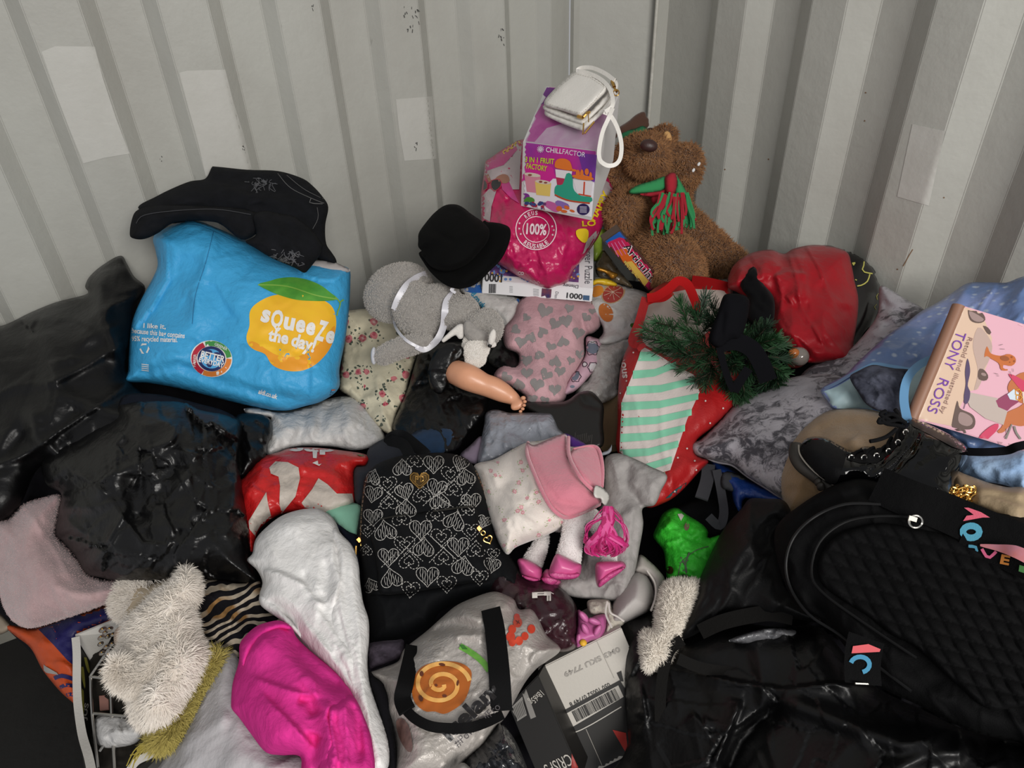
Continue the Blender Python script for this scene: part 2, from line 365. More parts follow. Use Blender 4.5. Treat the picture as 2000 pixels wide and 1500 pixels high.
# ---------------------------------------------------------------- materials
def lin(h):
    h = h.lstrip('#'); c = [int(h[i:i+2], 16)/255 for i in (0, 2, 4)]; return tuple((x/12.92 if x <= .04045 else ((x+.055)/1.055)**2.4) for x in c)+(1,)
_m = {}
def M(col, rough=.8, bump=None, var=None, metal=0, coat=0, sheen=0, spec=.5, alpha=1, trans=0, pat=None, uv=False, name=None, emit=None, aniso=0):
    """bump: list of (scale, distance, stretch xyz); var: (scale, second colour, amount[, stretch]); coordinates in metres (object) or UV"""
    if max(lin(col)[:3]) < .035 and rough > .6 and not metal: spec = min(spec, .1); sheen *= .1
    key = repr((col, rough, bump, var, metal, coat, sheen, spec, alpha, trans, uv, name))
    if pat is None and key in _m: return _m[key]
    m = bpy.data.materials.new(name or 'mat'); m.use_nodes = True; nt = m.node_tree; N = nt.nodes; Lk = nt.links; b = N['Principled BSDF']
    I = b.inputs; I['Base Color'].default_value = lin(col); I['Roughness'].default_value = rough; I['Metallic'].default_value = metal; I['Coat Weight'].default_value = coat; I['Sheen Weight'].default_value = sheen
    I['Specular IOR Level'].default_value = spec; I['Alpha'].default_value = alpha; I['Transmission Weight'].default_value = trans; I['Coat Roughness'].default_value = .15
    tc = N.new('ShaderNodeTexCoord'); src = tc.outputs['UV' if uv else 'Object']
    def nz(scale, st=(1, 1, 1), det=4, rg=.55):
        mp = N.new('ShaderNodeMapping'); mp.inputs['Scale'].default_value = st; Lk.new(src, mp.inputs[0]); n = N.new('ShaderNodeTexNoise'); n.inputs['Scale'].default_value = scale; n.inputs['Detail'].default_value = det; n.inputs['Roughness'].default_value = rg; Lk.new(mp.outputs[0], n.inputs['Vector']); return n.outputs['Fac']
    col_out = None
    if var:
        n = nz(var[0], var[3] if len(var) > 3 else (1, 1, 1)); rp = N.new('ShaderNodeMapRange'); rp.inputs['From Min'].default_value = .5-.22/var[2] if var[2] > 0 else 0; rp.inputs['From Max'].default_value = .5+.22/var[2] if var[2] > 0 else 1; Lk.new(n, rp.inputs[0])
        mx = N.new('ShaderNodeMix'); mx.data_type = 'RGBA'; mx.inputs[6].default_value = lin(col); mx.inputs[7].default_value = lin(var[1]); Lk.new(rp.outputs[0], mx.inputs[0]); col_out = mx.outputs[2]; Lk.new(col_out, I['Base Color'])
    prev = None
    for bb in (bump or []):
        n = nz(bb[0], bb[2] if len(bb) > 2 else (1, 1, 1)); bp = N.new('ShaderNodeBump'); bp.inputs['Distance'].default_value = bb[1]; Lk.new(n, bp.inputs['Height'])
        if prev is not None: Lk.new(prev, bp.inputs['Normal'])
        prev = bp.outputs[0]
    if prev is not None: Lk.new(prev, I['Normal'])
    if pat: pat(m, N, Lk, b, src, col_out)
    _m[key] = m; return m
def mixc(N, Lk, fac, a, b):
    mx = N.new('ShaderNodeMix'); mx.data_type = 'RGBA'
    for k, v in ((0, fac), (6, a), (7, b)):
        if isinstance(v, str): mx.inputs[k].default_value = lin(v)
        elif isinstance(v, (int, float)): mx.inputs[k].default_value = v
        else: Lk.new(v, mx.inputs[k])
    return mx.outputs[2]
def mth(N, Lk, op, a, b=0., c=None):
    n = N.new('ShaderNodeMath'); n.operation = op
    for k, v in enumerate((a, b) if c is None else (a, b, c)):
        if isinstance(v, (int, float)): n.inputs[k].default_value = v
        else: Lk.new(v, n.inputs[k])
    return n.outputs[0]
FAB = [(900, .0006), (60, .002)]
def cloth(col, c2=None, rough=.92, fine=.0004, soft_=.0008, sheen=.05): return M(col, rough, [(700, fine), (45, soft_)], (25, c2, .8) if c2 else None, sheen=sheen, spec=.25)
blackfilm = M('050506', .36, [(160, .0004), (16, .004), (45, .0012)], spec=.42, name='black_film')
blackfilm2 = M('060607', .40, [(160, .0004), (14, .004)], spec=.33, name='black_film_soft')
# ================================================================ the setting
A_ = math.radians(62.04); uL = np.array([math.sin(A_), math.cos(A_), 0]); nL = np.array([-math.cos(A_), math.sin(A_), 0]); vR = -nL
DL, DR = 2.0336, 1.56
def Lp(s, o=0., z=0.): return nL*(DL+o)+uL*s+np.array([0, 0, z])
def Rp(v, o=0., z=0.): return uL*(DR+o)+vR*v+np.array([0, 0, z])
def scuffs(m, N, Lk, b, src, co):
    v = N.new('ShaderNodeTexNoise'); v.inputs['Scale'].default_value = 3.2; v.inputs['Detail'].default_value = 8; v.inputs['Roughness'].default_value = .62; mp = N.new('ShaderNodeMapping'); mp.inputs['Scale'].default_value = (1, 1, .45); Lk.new(src, mp.inputs[0]); Lk.new(mp.outputs[0], v.inputs['Vector'])
    f = N.new('ShaderNodeMapRange'); f.inputs[1].default_value = .42; f.inputs[2].default_value = .66; Lk.new(v.outputs['Fac'], f.inputs[0]); c1 = mixc(N, Lk, f.outputs[0], 'b3b3ac', 'aaa9a2')
    n2 = N.new('ShaderNodeTexNoise'); n2.inputs['Scale'].default_value = 26; n2.inputs['Detail'].default_value = 10; Lk.new(mp.outputs[0], n2.inputs['Vector'])
    f2 = N.new('ShaderNodeMapRange'); f2.inputs[1].default_value = .735; f2.inputs[2].default_value = .77; Lk.new(n2.outputs['Fac'], f2.inputs[0]); Lk.new(mixc(N, Lk, mth(N, Lk, 'MULTIPLY', f2.outputs[0], .5), c1, '8a8982'), b.inputs['Base Color'])
wallm = M('b6b8b2', .5, [(9, .004), (120, .0004)], spec=.35, pat=scuffs, name='container_paint')
z0, z1 = 0., 2.9
# left wall: corrugated sheet, 278 mm period
pr = []
for k in range(-6, 6):
    a, b = -.134+.278*k, .013+.278*k
    pr += [(a-.016, .036), (a+.016, 0), (b-.018, 0), (b+.018, .036)]
pr = [q for q in pr if q[0] < 1.36]+[(1.365, .036)]
def sheet(name, prof, fn, th, mat):
    n = len(prof); V = []
    for z in (z0, z1):
        V += [fn(s, o, z) for s, o in prof]
    for z in (z0, z1): V += [fn(s, o+th, z) for s, o in prof]
    Fc = []
    for i in range(n-1): Fc += [(i, i+1, n+i+1, n+i), (2*n+i+1, 2*n+i, 3*n+i, 3*n+i+1), (i, 2*n+i, 2*n+i+1, i+1), (n+i+1, 3*n+i+1, 3*n+i, n+i)]
    Fc += [(0, n, 3*n, 2*n), (n-1, 3*n-1, 4*n-1, 2*n-1)]
    o = link(name, V, Fc, mat, smooth=False, origin=(V[0][0], V[0][1], 0)); bm = bmesh.new(); bm.from_mesh(o.data); bmesh.ops.recalc_face_normals(bm, faces=bm.faces)
    ed = [e for e in bm.edges if abs(e.verts[0].co.z-e.verts[1].co.z) > 1]; bmesh.ops.bevel(bm, geom=ed, offset=.005, segments=4, affect='EDGES', clamp_overlap=True); bm.to_mesh(o.data); bm.free()
    o['kind'] = 'structure'; return o
wl = sheet('wall_left', pr, Lp, .004, wallm)
pr = []
for k in range(0, 9):
    c = -1.5056+.3138*k       # proud edge, where the face turned to the doorway begins
    if k == 0: pr += [(-1.86, .0), (c-.20, .0)] if False else [(-1.87, .042), (-1.68, .042), (-1.61, 0)]
    pr += [(c, 0), (c+.06, .042), (c+.145, .042), (c+.215, 0)]
wr_ = sheet('wall_right', pr, Rp, .004, wallm)
# corner post and its bead
r1 = ray(1210, 0); s1 = (r1*DL/(r1@nL))@uL
post = [Lp(1.365, .03), Lp(1.366, .012), Lp(1.41, .012), Lp(1.413, .0), Lp(s1, .0), Lp(s1+.025, .02), Rp(-1.88, .02), Rp(-1.866, .0), Rp(-1.866, .06)]
n = len(post); V = [q+np.array([0, 0, z]) for z in (z0, z1) for q in post]+[Lp(1.365, .09, z) for z in (z0, z1)]
o = link('trim_1', V, [(i, i+1, n+i+1, n+i) for i in range(n-1)]+[(n-1, 0, n, 2*n-1)]+[tuple(range(n)), tuple(range(2*n-1, n-1, -1))], wallm, smooth=False); o['kind'] = 'structure'
tr = tube('trim_2', [Rp(-1.868, -.004, z) for z in (z0, .5, 1., 1.5, 2., 2.5, z1)], .0055, M('d2d0c8', .5, [(40, .004)], (12, 'a8a69c', .7)), n=10, up=np.array([1., 0, 0])); tr['kind'] = 'structure'
floorm = M('161413', .6, [(30, .002)], (8, '0c0b0b', .8), name='dark_plywood_floor')
fx = [Lp(-1.75), Lp(1.9), Rp(1.1), Rp(1.1)-nL*0+Lp(-1.75)*0]
q = [Lp(-1.6, .1), Lp(1.7, .1), Rp(.6, .1), Rp(.6, .1)-uL*3.3]
o = link('floor', [a+np.array([0, 0, z]) for z in (0, -.03) for a in q], [(0,3,2,1),(4,5,6,7)]+[(i, (i+1) % 4, 4+(i+1) % 4, 4+i) for i in range(4)], floorm, smooth=False); o['kind'] = 'structure'
b_ = [Lp(-1.66, -.012), Lp(1.6, -.012), Lp(1.6, .03), Lp(-1.66, .03)]
o = link('baseboard_left', [a+np.array([0, 0, z]) for z in (.0, .12) for a in b_], [(3,2,1,0),(4,5,6,7)]+[(i, (i+1) % 4, 4+(i+1) % 4, 4+i) for i in range(4)], M('8c8a80', .6, None, (10, '77756c', .8)), smooth=False); o['kind'] = 'structure'
# repaired paint patches and rubbed marks, parts of the walls
pm = M('c4c3bd', .55, [(60, .0008)], (14, 'bbbab3', .7), name='fresh_paint')
rag = lambda pts: s_poly('X', pts, 10)
for pts in ([(81,101),(108,90),(185,91),(200,150),(226,230),(253,300),(205,308),(163,319),(135,250),(112,190)], [(350,142),(366,138),(440,136),(456,200),(476,262),(492,330),(402,345),(385,270),(368,210)],
            [(773,194),(845,188),(852,310),(790,314),(779,250)]): decal('paint_patch', wl, rag(pts), pm, .0012)
decal('paint_patch', wr_, rag([(1782,242),(1846,256),(1814,402),(1752,384)]), pm, .0012)
dk = M('4a4a48', .7, name='rubbed_mark'); rnd = random.Random(3)
mk = []
for cx, cy, sx, sy, n in ((800,22,12,10,9),(803,52,8,6,5),(815,28,3,14,5),(977,72,7,17,9),(1130,40,3,40,10),(812,282,3,8,5),(612,10,4,8,3),(313,310,3,6,3),(476,290,3,7,3)):
    for i in range(n):
        x, y = cx+rnd.uniform(-sx, sx), cy+rnd.uniform(-sy, sy); a = rnd.uniform(-.5, .5)+1.3; l = rnd.uniform(2, 7)
        mk.append(s_stroke('X', [(x, y), (x+math.cos(a)*l, y+math.sin(a)*l)], rnd.uniform(.6, 2.2), 3))
decal('rubbed_marks', wl, mk, dk, .0014, kind='stuff')
mk = [s_stroke('X', [(x, y), (x+1.5, y+2)], 2.5, 3) for x, y in ((1688,235),(1415,330),(1843,385),(1752,525),(1690,180),(1500,310))]+[s_stroke('X', [(1783,487),(1775,500),(1764,520)], 1.6)]
decal('rubbed_marks', wr_, mk, M('7a5a3c', .7), .0014, kind='stuff')
# ---------------------------------------------------------------- heap core: dark bagged clothes under everything in view
CLAMP[0] = True
core = blob('clothes_heap', 'X', [(-120,740),(150,660),(420,690),(760,620),(950,560),(1130,540),(1350,560),(1560,560),(1800,680),(2060,740),(2080,1580),(1500,1600),(800,1600),(300,1580),(170,1380),(-10,1200),(-120,1000)],
     cloth('100f11', '15141a'), d=.23, th=.03, tb=.20, R=200, step=16, wr=[lambda x, y: crumple(x, y, .03, 70, 2)], sag=.25, label='dark bagged clothes filling the heap under all the bags', cat='clothes', kind='stuff')
# ================================================================ left side of the heap
def ax(rot=0):
    c, s = math.cos(math.radians(rot)), math.sin(math.radians(rot)); return np.stack([Rv*c-Uv*s, Uv*c+Rv*s, Fv], 1)
def bl(f, x, y, rx, ry, rz, d, rot=0):               # ball: px centre and radii at depth d
    (X, Y), = T(f, [(x, y)]); s = FR[f][2]*d/FPX; return ('b', P(X, Y, d), (rx*s, ry*s, rz*s), ax(rot))
def lm(f, pts, d):                                   # limb: (x, y, r[, dd])
    s = FR[f][2]*d/FPX; return ('l', [(P(*T(f, [(q[0], q[1])])[0], d+(q[3] if len(q) > 3 else 0)), q[2]*s) for q in pts])
CR = lambda a, s, ang=0, st=1., sd=0, pw=1.6: (lambda x, y: crease(x, y, a, s, ang, st, sd, pw))
SF = lambda a, s, ang=0, st=1., sd=0: (lambda x, y: soft(x, y, a, s, ang, st, sd))
CL = lambda a, s, ang=0, st=1., sd=0, k=6.: (lambda x, y: cline(x, y, a, s, ang, st, sd, k))
CP = lambda a, s, sd=0: (lambda x, y: crumple(x, y, a, s, sd))
white = M('e6e4e0', .6, name='white_print'); black = M('141416', .7, name='black_print')
steel = M('c8c6c0', .22, metal=1, name='bright_metal'); gold = M('d3a659', .25, metal=1, name='gold_metal')

b = blob('bin_bag', 'X', [(-70,640),(0,637),(60,610),(110,590),(170,574),(166,560),(175,540),(200,518),(235,499),(248,515),(262,540),(284,562),(270,600),(258,650),(250,740),(320,800),(260,870),(160,905),(80,910),(40,985),(0,1020),(-70,1040)],
     blackfilm2, d=[(0,650,1.72),(230,510,1.80),(0,1000,1.46),(260,850,1.52)], th=.12, R=130, step=6, wr=[CR(.012,120,-30,3,1), CP(.010,130,3)],
     folds=[(((250,500)),0,1)] if False else [([(70,590),(110,700),(90,860)],.02,30),([(60,790),(70,850),(130,915)],.02,16),([(200,520),(195,600),(240,720)],.022,16),([(110,770),(200,800),(300,830)],.015,14),([(60,830),(0,900),(-60,930)],-.015,16)],
     label='big black bin bag with a knotted peak against the wall, far left', cat='bin bag')
b = blob('shopping_bag', 'A', [(862,455),(1000,385),(1080,368),(1200,410),(1340,470),(1450,520),(1560,560),(1690,600),(1760,603),(1850,620),(1945,640),(1955,730),(1945,900),(1925,1050),(1895,1200),(1890,1310),(1800,1380),(1700,1410),(1590,1435),(1450,1420),(1200,1360),(1000,1310),(830,1280),(700,1272),(715,1210),(720,1100),(735,950),(780,830),(850,700),(880,620),(868,540)],
     M('3fa3d8', .48, [(260,.0006),(26,.005),(70,.0012)], spec=.35, name='woven_plastic_blue'), d=[(260,740,1.62),(650,790,1.62),(320,430,1.74),(670,520,1.76)], th=.13, R=85, step=5, prof=.4,
     wr=[CL(.006,80,20,1.6,11), CL(.003,45,-35,1.6,4), SF(.008,90,0,1,3), CP(.007,120,4)],
     folds=[([(1200,410),(1150,600),(1085,800),(1075,960)],.012,14),([(1085,810),(960,900),(760,960)],-.012,30),([(1150,600),(1000,700),(880,860)],-.014,36),([(720,1210),(830,1215),(1000,1180),(1200,1262),(1450,1340),(1750,1400)],-.012,11),([(940,440),(960,560),(930,700)],.01,14),([(1300,850),(1190,1000),(1100,1080)],-.01,24),([(1500,620),(1350,780),(1300,900)],.007,20),([(1000,1100),(920,1200),(840,1220)],.012,22),([(1700,640),(1600,760),(1500,800)],-.006,22)],
     label='bright blue shopping bag with a lemon print under black jeans', cat='bag')
b['label'] = 'bright blue shopping bag with a lemon print under black jeans'
lem = M('efb12c', .5, var=(14,'f2c51f',.8), name='lemon_yellow')
decal('lemon_print', b, [s_poly('A', [(1375,1020),(1392,960),(1395,880),(1440,830),(1530,790),(1650,785),(1780,810),(1850,850),(1875,920),(1870,1000),(1840,1090),(1770,1170),(1690,1210),(1600,1212),(1520,1180),(1480,1120),(1420,1095),(1385,1065)], 20, True)], lem, .0016)
decal('lemon_print', b, [s_poly('A', [(1385,1065),(1420,1050),(1560,1130),(1700,1120),(1800,1040),(1865,960),(1868,1010),(1840,1090),(1770,1170),(1690,1208),(1600,1210),(1520,1180),(1480,1120),(1425,1095)], 20, True)], M('e89b25', .5), .002)
decal('leaf_print', b, [s_poly('A', [(1440,730),(1500,712),(1560,695),(1640,690),(1720,705),(1790,735),(1850,780),(1885,812),(1820,822),(1740,822),(1650,815),(1560,790),(1500,765)], 18, True)], M('3d8b34', .5, var=(30,'67ab3c',.8)), .0022)
decal('leaf_print', b, [s_stroke('A', [(1440,732),(1600,740),(1760,790),(1880,812)], 2.5), s_stroke('A', [(1870,800),(1900,835),(1885,880),(1880,905)], 2.5), s_stroke('A', [(1895,830),(1918,815)], 3)], M('7fb04a', .5), .0034)
decal('printed_text', b, [s_text('A','s',(1452,930),(1500,942),92,.045), s_text('A','Q',(1505,958),(1570,972),90,.045), s_text('A','u',(1578,972),(1638,984),92,.045), s_text('A','e',(1645,986),(1697,998),92,.045), s_text('A','e',(1702,1000),(1752,1012),92,.045), s_text('A','Z',(1755,1030),(1805,1045),105,.045), s_text('A','e',(1812,1045),(1858,1058),90,.045),
     s_text('A','the',(1492,1040),(1605,1062),66,.04), s_text('A','day!',(1620,1068),(1750,1108),70,.04)], white, .0042)
decal('printed_text', b, [s_text('A','I like it,',(800,972),(925,978),26,.02), s_text('A','because this bag contains',(735,1000),(1030,1030),28,.02), s_text('A','95% recycled material.',(735,1045),(990,1052),28,.02), s_text('A','aldi.co.uk',(1440,1338),(1545,1370),26,.03)]+
     [s_stroke('A', [(790,1175+k*11),(830,1180+k*11)], 1.6) for k in range(4)], white, .003)
rc = []
for k in range(3):
    a = math.radians(90+120*k); cx, cy = 806, 1088; p = lambda r, t: (cx+r*math.cos(t), cy-r*1.15*math.sin(t)); rc.append(s_stroke('A', [p(24,a-.5),p(26,a),p(24,a+.55)], 3.2)); rc.append(s_poly('A', [p(30,a+.4),p(18,a+.55),p(25,a+1.0)], 8))
decal('recycling_mark', b, rc, white, .003)
decal('round_badge', b, [s_ell('A',1180,1145,117,102,10,40)], white, .003)
def arcst(f, cx, cy, rx, ry, a0, a1, wd): return s_stroke(f, [(cx+rx*math.cos(math.radians(a)), cy-ry*math.sin(math.radians(a))) for a in np.linspace(a0, a1, 12)], wd)
for c_, a0, a1 in (('3f8f45',5,110),('b3243a',115,240),('d97f35',242,360)): decal('badge_ring', b, [arcst('A',1180,1145,98,86,a0,a1,10)], M(c_,.5), .004)
decal('badge_disc', b, [s_ell('A',1180,1145,78,70,10,32)], M('1e2a5e',.5), .005); decal('badge_globe', b, [s_ell('A',1180,1145,60,54,10,24)], M('4fa3d8',.5), .0058)
decal('badge_continents', b, [s_poly('A',[(1140,1100),(1175,1095),(1185,1115),(1150,1130)],10,True), s_poly('A',[(1195,1110),(1235,1115),(1240,1150),(1205,1140)],10,True), s_poly('A',[(1150,1165),(1185,1160),(1180,1190),(1160,1190)],10,True)], M('1e2a5e',.5), .0062)
decal('badge_text', b, [s_text('A','BETTER',(1118,1132),(1250,1165),34,.03), s_text('A','EVERYDAY',(1108,1160),(1245,1195),26,.03), s_text('A','FAIRER',(1092,1190),(1096,1120),16,.01), s_text('A','GREENER',(1195,1068),(1265,1100),16,.01)], white, .007)
decal('seam_stitching', b, [s_stroke('A', [(1197,412),(1150,600),(1090,790),(1072,950)], 1.2), s_stroke('A', [(1010,400),(1090,395),(1190,430),(1330,500)], .8)], M('246f9c',.6), .002)
decal('side_tab', b, [s_poly('A', [(1850,1320),(1893,1322),(1893,1342),(1835,1365)], 10)], M('2a2560',.5), .004); decal('side_tab', b, [s_stroke('A', [(1850,1320),(1893,1320)], 2.5)], M('d96a35',.5), .005)

# jeans
jm = M('131416', .92, [(900,.0007),(50,.002)], (30,'1b1c20',.9), spec=.25, sheen=.03, name='black_denim')
D0 = 1.60
j = empty('jeans', P(480,560,1.66), 'black ripped denim jeans draped over the blue bag', 'jeans')
bd = blob('waist', 'A', [(770,300),(870,240),(960,195),(1060,155),(1145,140),(1180,80),(1200,72),(1380,90),(1550,97),(1680,135),(1740,175),(1800,240),(1832,300),(1815,400),(1820,500),(1850,550),(1875,590),(1870,620),(1780,595),(1730,560),(1500,480),(1350,420),(1180,375),(1060,375),(960,390),(860,360)], jm,
     d=[(260,440,1.68),(640,600,1.66),(450,330,1.82),(640,400,1.80)], th=.09, R=70, step=5, wr=[CR(.009,40,15,3,5), SF(.006,50)], folds=[([(870,270),(1150,230),(1500,260),(1700,330)],.016,18),([(1160,140),(1400,150),(1650,230)],-.012,12)], parent=j)
lg = blob('leg', 'A', [(735,470),(724,440),(735,370),(760,320),(830,295),(960,285),(1100,290),(1300,300),(1420,325),(1480,370),(1440,440),(1350,480),(1240,400),(1180,380),(1060,375),(960,390),(880,445),(800,478)], jm, d=[(260,440,1.63),(560,450,1.63),(400,380,1.67)], th=.05, R=45, step=5,
     wr=[CR(.005,30,10,3,8)], folds=[([(780,350),(1000,320),(1300,330)],.012,12),([(1180,380),(1270,420),(1340,480)],.012,10,1)], parent=j)
lg2 = blob('leg', 'A', [(1410,345),(1480,320),(1560,335),(1640,350),(1710,400),(1760,450),(1800,510),(1790,560),(1760,600),(1720,650),(1695,665),(1640,635),(1520,585),(1420,525),(1370,490),(1430,450)], jm, d=[(500,430,1.60),(640,530,1.60),(560,520,1.57)], th=.05, R=50, step=5,
     wr=[CR(.006,35,40,3,9)], folds=[([(1420,380),(1560,430),(1680,600)],.01,14)], parent=j)
fr = []; rnd = random.Random(8)
for cx, cy, sx, sy, n, sf in ((1590,575,85,45,60,lg2),(1455,165,60,22,34,bd)):
    L_ = []
    for i in range(n):
        x, y = cx+rnd.gauss(0,sx*.5), cy+rnd.gauss(0,sy*.5); L_.append(s_stroke('A', [(x,y),(x+rnd.uniform(-26,26),y+rnd.uniform(-8,22)),(x+rnd.uniform(-36,36),y+rnd.uniform(-5,45))], 1.1, 4))
    decal('frayed_threads', sf, L_, M('55565a',.9), .004, kind='stuff')
decal('seam_stitching', bd, [s_stroke('A', [(1550,110),(1620,190),(1740,250),(1830,285)], 1.2), s_stroke('A', [(1600,120),(1700,200),(1825,262)], .9), s_stroke('A', [(1735,250),(1730,275),(1800,280)], 1.6), s_stroke('A', [(1770,300),(1775,360),(1745,420)], .9)], M('5c5c5c',.9), .003)
decal('seam_stitching', lg, [s_stroke('A', [(760,390),(800,345),(960,320),(1200,310),(1400,340)], 1.4)], M('3c3d42',.9), .003)
blob('cloth_bundle', 'A', [(1700,600),(1760,590),(1850,600),(1930,635),(1950,660),(1800,680),(1700,660)], cloth('b9b3b0','a39d9c'), d=[(600,520,1.70),(680,530,1.70),(640,500,1.71)], th=.02, R=20, label='pale grey cloth peeking over the rim of the blue bag', cat='cloth')

# crumpled black bag centre left
blob('bin_bag', 'F', [(230,440),(290,360),(400,310),(520,250),(640,190),(660,110),(800,80),(1000,85),(1120,130),(1280,170),(1350,230),(1330,420),(1350,560),(1390,800),(1400,960),(1440,1100),(1300,1110),(1100,1090),(860,1100),(700,1108),(560,1080),(480,1055),(420,960),(350,880),(310,830),(330,700),(340,610),(260,560)],
     blackfilm, d=-.06, th=.12, R=110, step=5, wr=[CP(.020,150,6), CR(.012,120,-40,2.2,12), CP(.004,70,8)],
     folds=[([(620,640),(700,760),(800,890),(930,900),(945,840)],.016,9,1),([(380,500),(470,510),(600,620)],.015,14,1),([(1000,210),(960,320),(830,370)],.018,14,1),([(990,370),(1150,400),(1200,330)],.016,12,1),([(900,600),(920,740),(980,850)],.016,12,1),([(700,280),(650,340),(700,420)],.015,14,1),([(430,650),(380,760),(480,840)],.012,10,1),([(1050,380),(900,560),(900,700)],-.02,20),([(740,480),(760,620),(800,800)],-.02,25)],
     label='shiny crumpled black bin bag in front of the blue bag', cat='bin bag')
blob('bin_bag', 'F', [(1310,190),(1430,165),(1510,200),(1520,280),(1490,350),(1480,420),(1420,470),(1340,520),(1320,400)], blackfilm, d=-.02, th=.05, R=40, step=5, wr=[CP(.008,30,16)], label='small black bag knot beside the white carrier bag', cat='bin bag')
blob('navy_cloth', 'F', [(655,150),(700,60),(900,60),(1110,110),(1250,150),(1330,210),(1300,330),(1100,300),(900,230),(740,250),(650,220)], cloth('10141d','161b27'), d=-.085, th=.03, R=50, step=7, wr=[CR(.008,50,10,2,3)], label='dark navy cloth under the front edge of the blue bag', cat='cloth')
# mauve fleece
o = blob('fleece_blanket', 'F', [(-30,760),(50,750),(130,670),(230,635),(335,620),(325,720),(305,830),(350,890),(420,965),(480,1055),(560,1090),(700,1110),(680,1180),(610,1220),(480,1270),(300,1330),(180,1362),(110,1350),(50,1300),(10,1220),(-20,1060),(-30,900)],
     M('a08486', .95, [(300,.0015),(26,.004)], (22,'b59a9a',.9), sheen=.35, name='mauve_fleece'), d=-.03, th=.12, R=120, step=6, wr=[CR(.006,70,60,2,7), SF(.008,60)], folds=[([(130,690),(60,800),(30,950),(20,1100)],-.014,12),([(50,760),(20,900)],.01,14),([(480,1060),(560,1130),(640,1170)],-.012,30)],
     label='dusty mauve fleece bundle at the left edge below the black bags', cat='blanket')
fur('fleece_pile', o, 9000, .003, .0009, M('b59b9b', .95, sheen=.3), lean=(0,0,-.6), jit=.8, seed=2)
# orange and navy carrier bag
o = blob('carrier_bag', 'G', [(10,560),(100,575),(240,590),(480,510),(700,430),(800,310),(850,330),(830,500),(620,580),(500,640),(490,800),(490,900),(510,1100),(470,1070),(400,1010),(330,930),(270,850),(200,720),(100,640)],
     M('c4501f', .5, [(200,.0006)], (20,'b3441c',.6), spec=.4, name='orange_plastic'), d=.05, th=.03, R=40, step=6, wr=[CR(.005,26,40,2,3)], label='orange and navy carrier bag under the mauve fleece', cat='bag')
nv = M('1f1d56', .5, [(200,.0006)])
decal('navy_panel', o, [s_poly('G', [(250,598),(480,512),(700,432),(765,510),(620,575),(500,635),(490,840),(440,800),(350,700)], 16)], nv, .003)
decal('navy_panel', o, [s_stroke('G', [(330,930),(400,900),(500,930)], 8), s_stroke('G', [(370,990),(430,960),(510,975)], 7), s_stroke('G', [(410,1040),(450,1020),(510,1030)], 7)], nv, .003)
decal('white_print', o, [s_poly('G', [(210,750),(250,800),(300,840),(370,880),(380,895),(300,880),(270,850)], 10), s_poly('G', [(165,678),(195,690),(205,710),(185,705)], 8)], M('9a9590',.6), .004)
blob('wooden_block', 'X', [(-12,1196),(8,1205),(22,1226),(0,1240),(-14,1236)], M('8f8272',.7), d=.06, th=.02, R=10, label='small pale wooden end showing left of the mauve fleece', cat='block')
# ---------------------------------------------------------------- white, red and clear bags; shirts
clr = M('b9b8b8', .5, [(26,.007),(80,.002)], (10,'cfcdca',.9), spec=.5, name='white_film')
blob('carrier_bag', 'F', [(1360,140),(1440,130),(1500,145),(1600,150),(1720,125),(1830,85),(1930,65),(2010,75),(2080,160),(2140,270),(2130,330),(1990,370),(1850,350),(1650,350),(1500,400),(1485,300),(1510,200),(1500,185),(1410,185)], clr, d=.03, th=.07, R=70, step=6, wr=[CR(.008,28,70,3,4), CP(.003,26,5)],
     folds=[([(1710,130),(1690,250),(1650,350)],-.014,10),([(1850,90),(1800,200),(1760,330)],-.01,10),([(1920,80),(1960,200),(1900,330)],.01,14)], label='translucent white carrier bag below the right end of the blue bag', cat='bag')
redm = M('c8201f', .36, [(26,.006),(80,.0015)], (12,'b81a1c',.8), spec=.5, name='red_film')
r = blob('carrier_bag', 'H', [(205,325),(270,255),(360,150),(480,110),(560,85),(700,80),(860,95),(1060,130),(1050,200),(980,220),(980,380),(960,460),(800,520),(600,500),(480,520),(350,620),(310,760),(260,700),(225,560),(205,420)], redm, d=-.02, th=.07, R=50, step=5, wr=[CR(.006,35,20,2,6), CP(.003,30,2)],
     folds=[([(370,160),(340,300),(250,420)],.012,14),([(430,200),(560,180),(800,240),(930,330)],.012,12)], label='red and white carrier bag beside the heart backpack', cat='bag')
inn = M('b4aaa0', .5, [(60,.003)], (12,'c4bab0',.9), spec=.3, name='bag_lining')
decal('white_stripe', r, [s_poly('H', [(420,210),(460,170),(540,175),(610,210),(620,280),(590,400),(500,510),(485,440),(490,330),(480,270),(430,250)], 14), s_poly('H', [(400,370),(410,440),(440,560),(330,660),(290,610),(285,560),(340,470)], 14), s_poly('H', [(740,280),(800,320),(860,380),(960,380),(975,460),(800,500),(650,470),(630,440),(700,350)], 14)], inn, .003)
decal('printed_text', r, [s_text('H','Sup',(545,100),(850,105),60,.04), s_poly('H', [(700,180),(735,165),(740,190),(760,185),(745,200)], 8), s_poly('H', [(700,85),(735,85),(728,150),(705,148)], 8)], white, .004)
decal('green_logo', r, [s_poly('H', [(985,125),(1010,112),(1060,110),(1060,138),(1010,135)], 8)], M('3f7f3f',.5), .004)
blob('mint_cloth', 'H', [(760,470),(880,440),(1010,455),(1010,560),(985,650),(900,610),(830,540)], cloth('84bda4','92c9b0'), d=-.05, th=.015, R=30, wr=[SF(.004,40)], label='mint green cloth between the white shirt and the heart backpack', cat='cloth')
blob('navy_cloth', 'H', [(860,580),(940,630),(990,650),(1000,700),(1000,850),(960,800),(920,700)], cloth('161a2a'), d=-.055, th=.015, R=20, label='navy cloth strip just under the mint green cloth', cat='cloth')
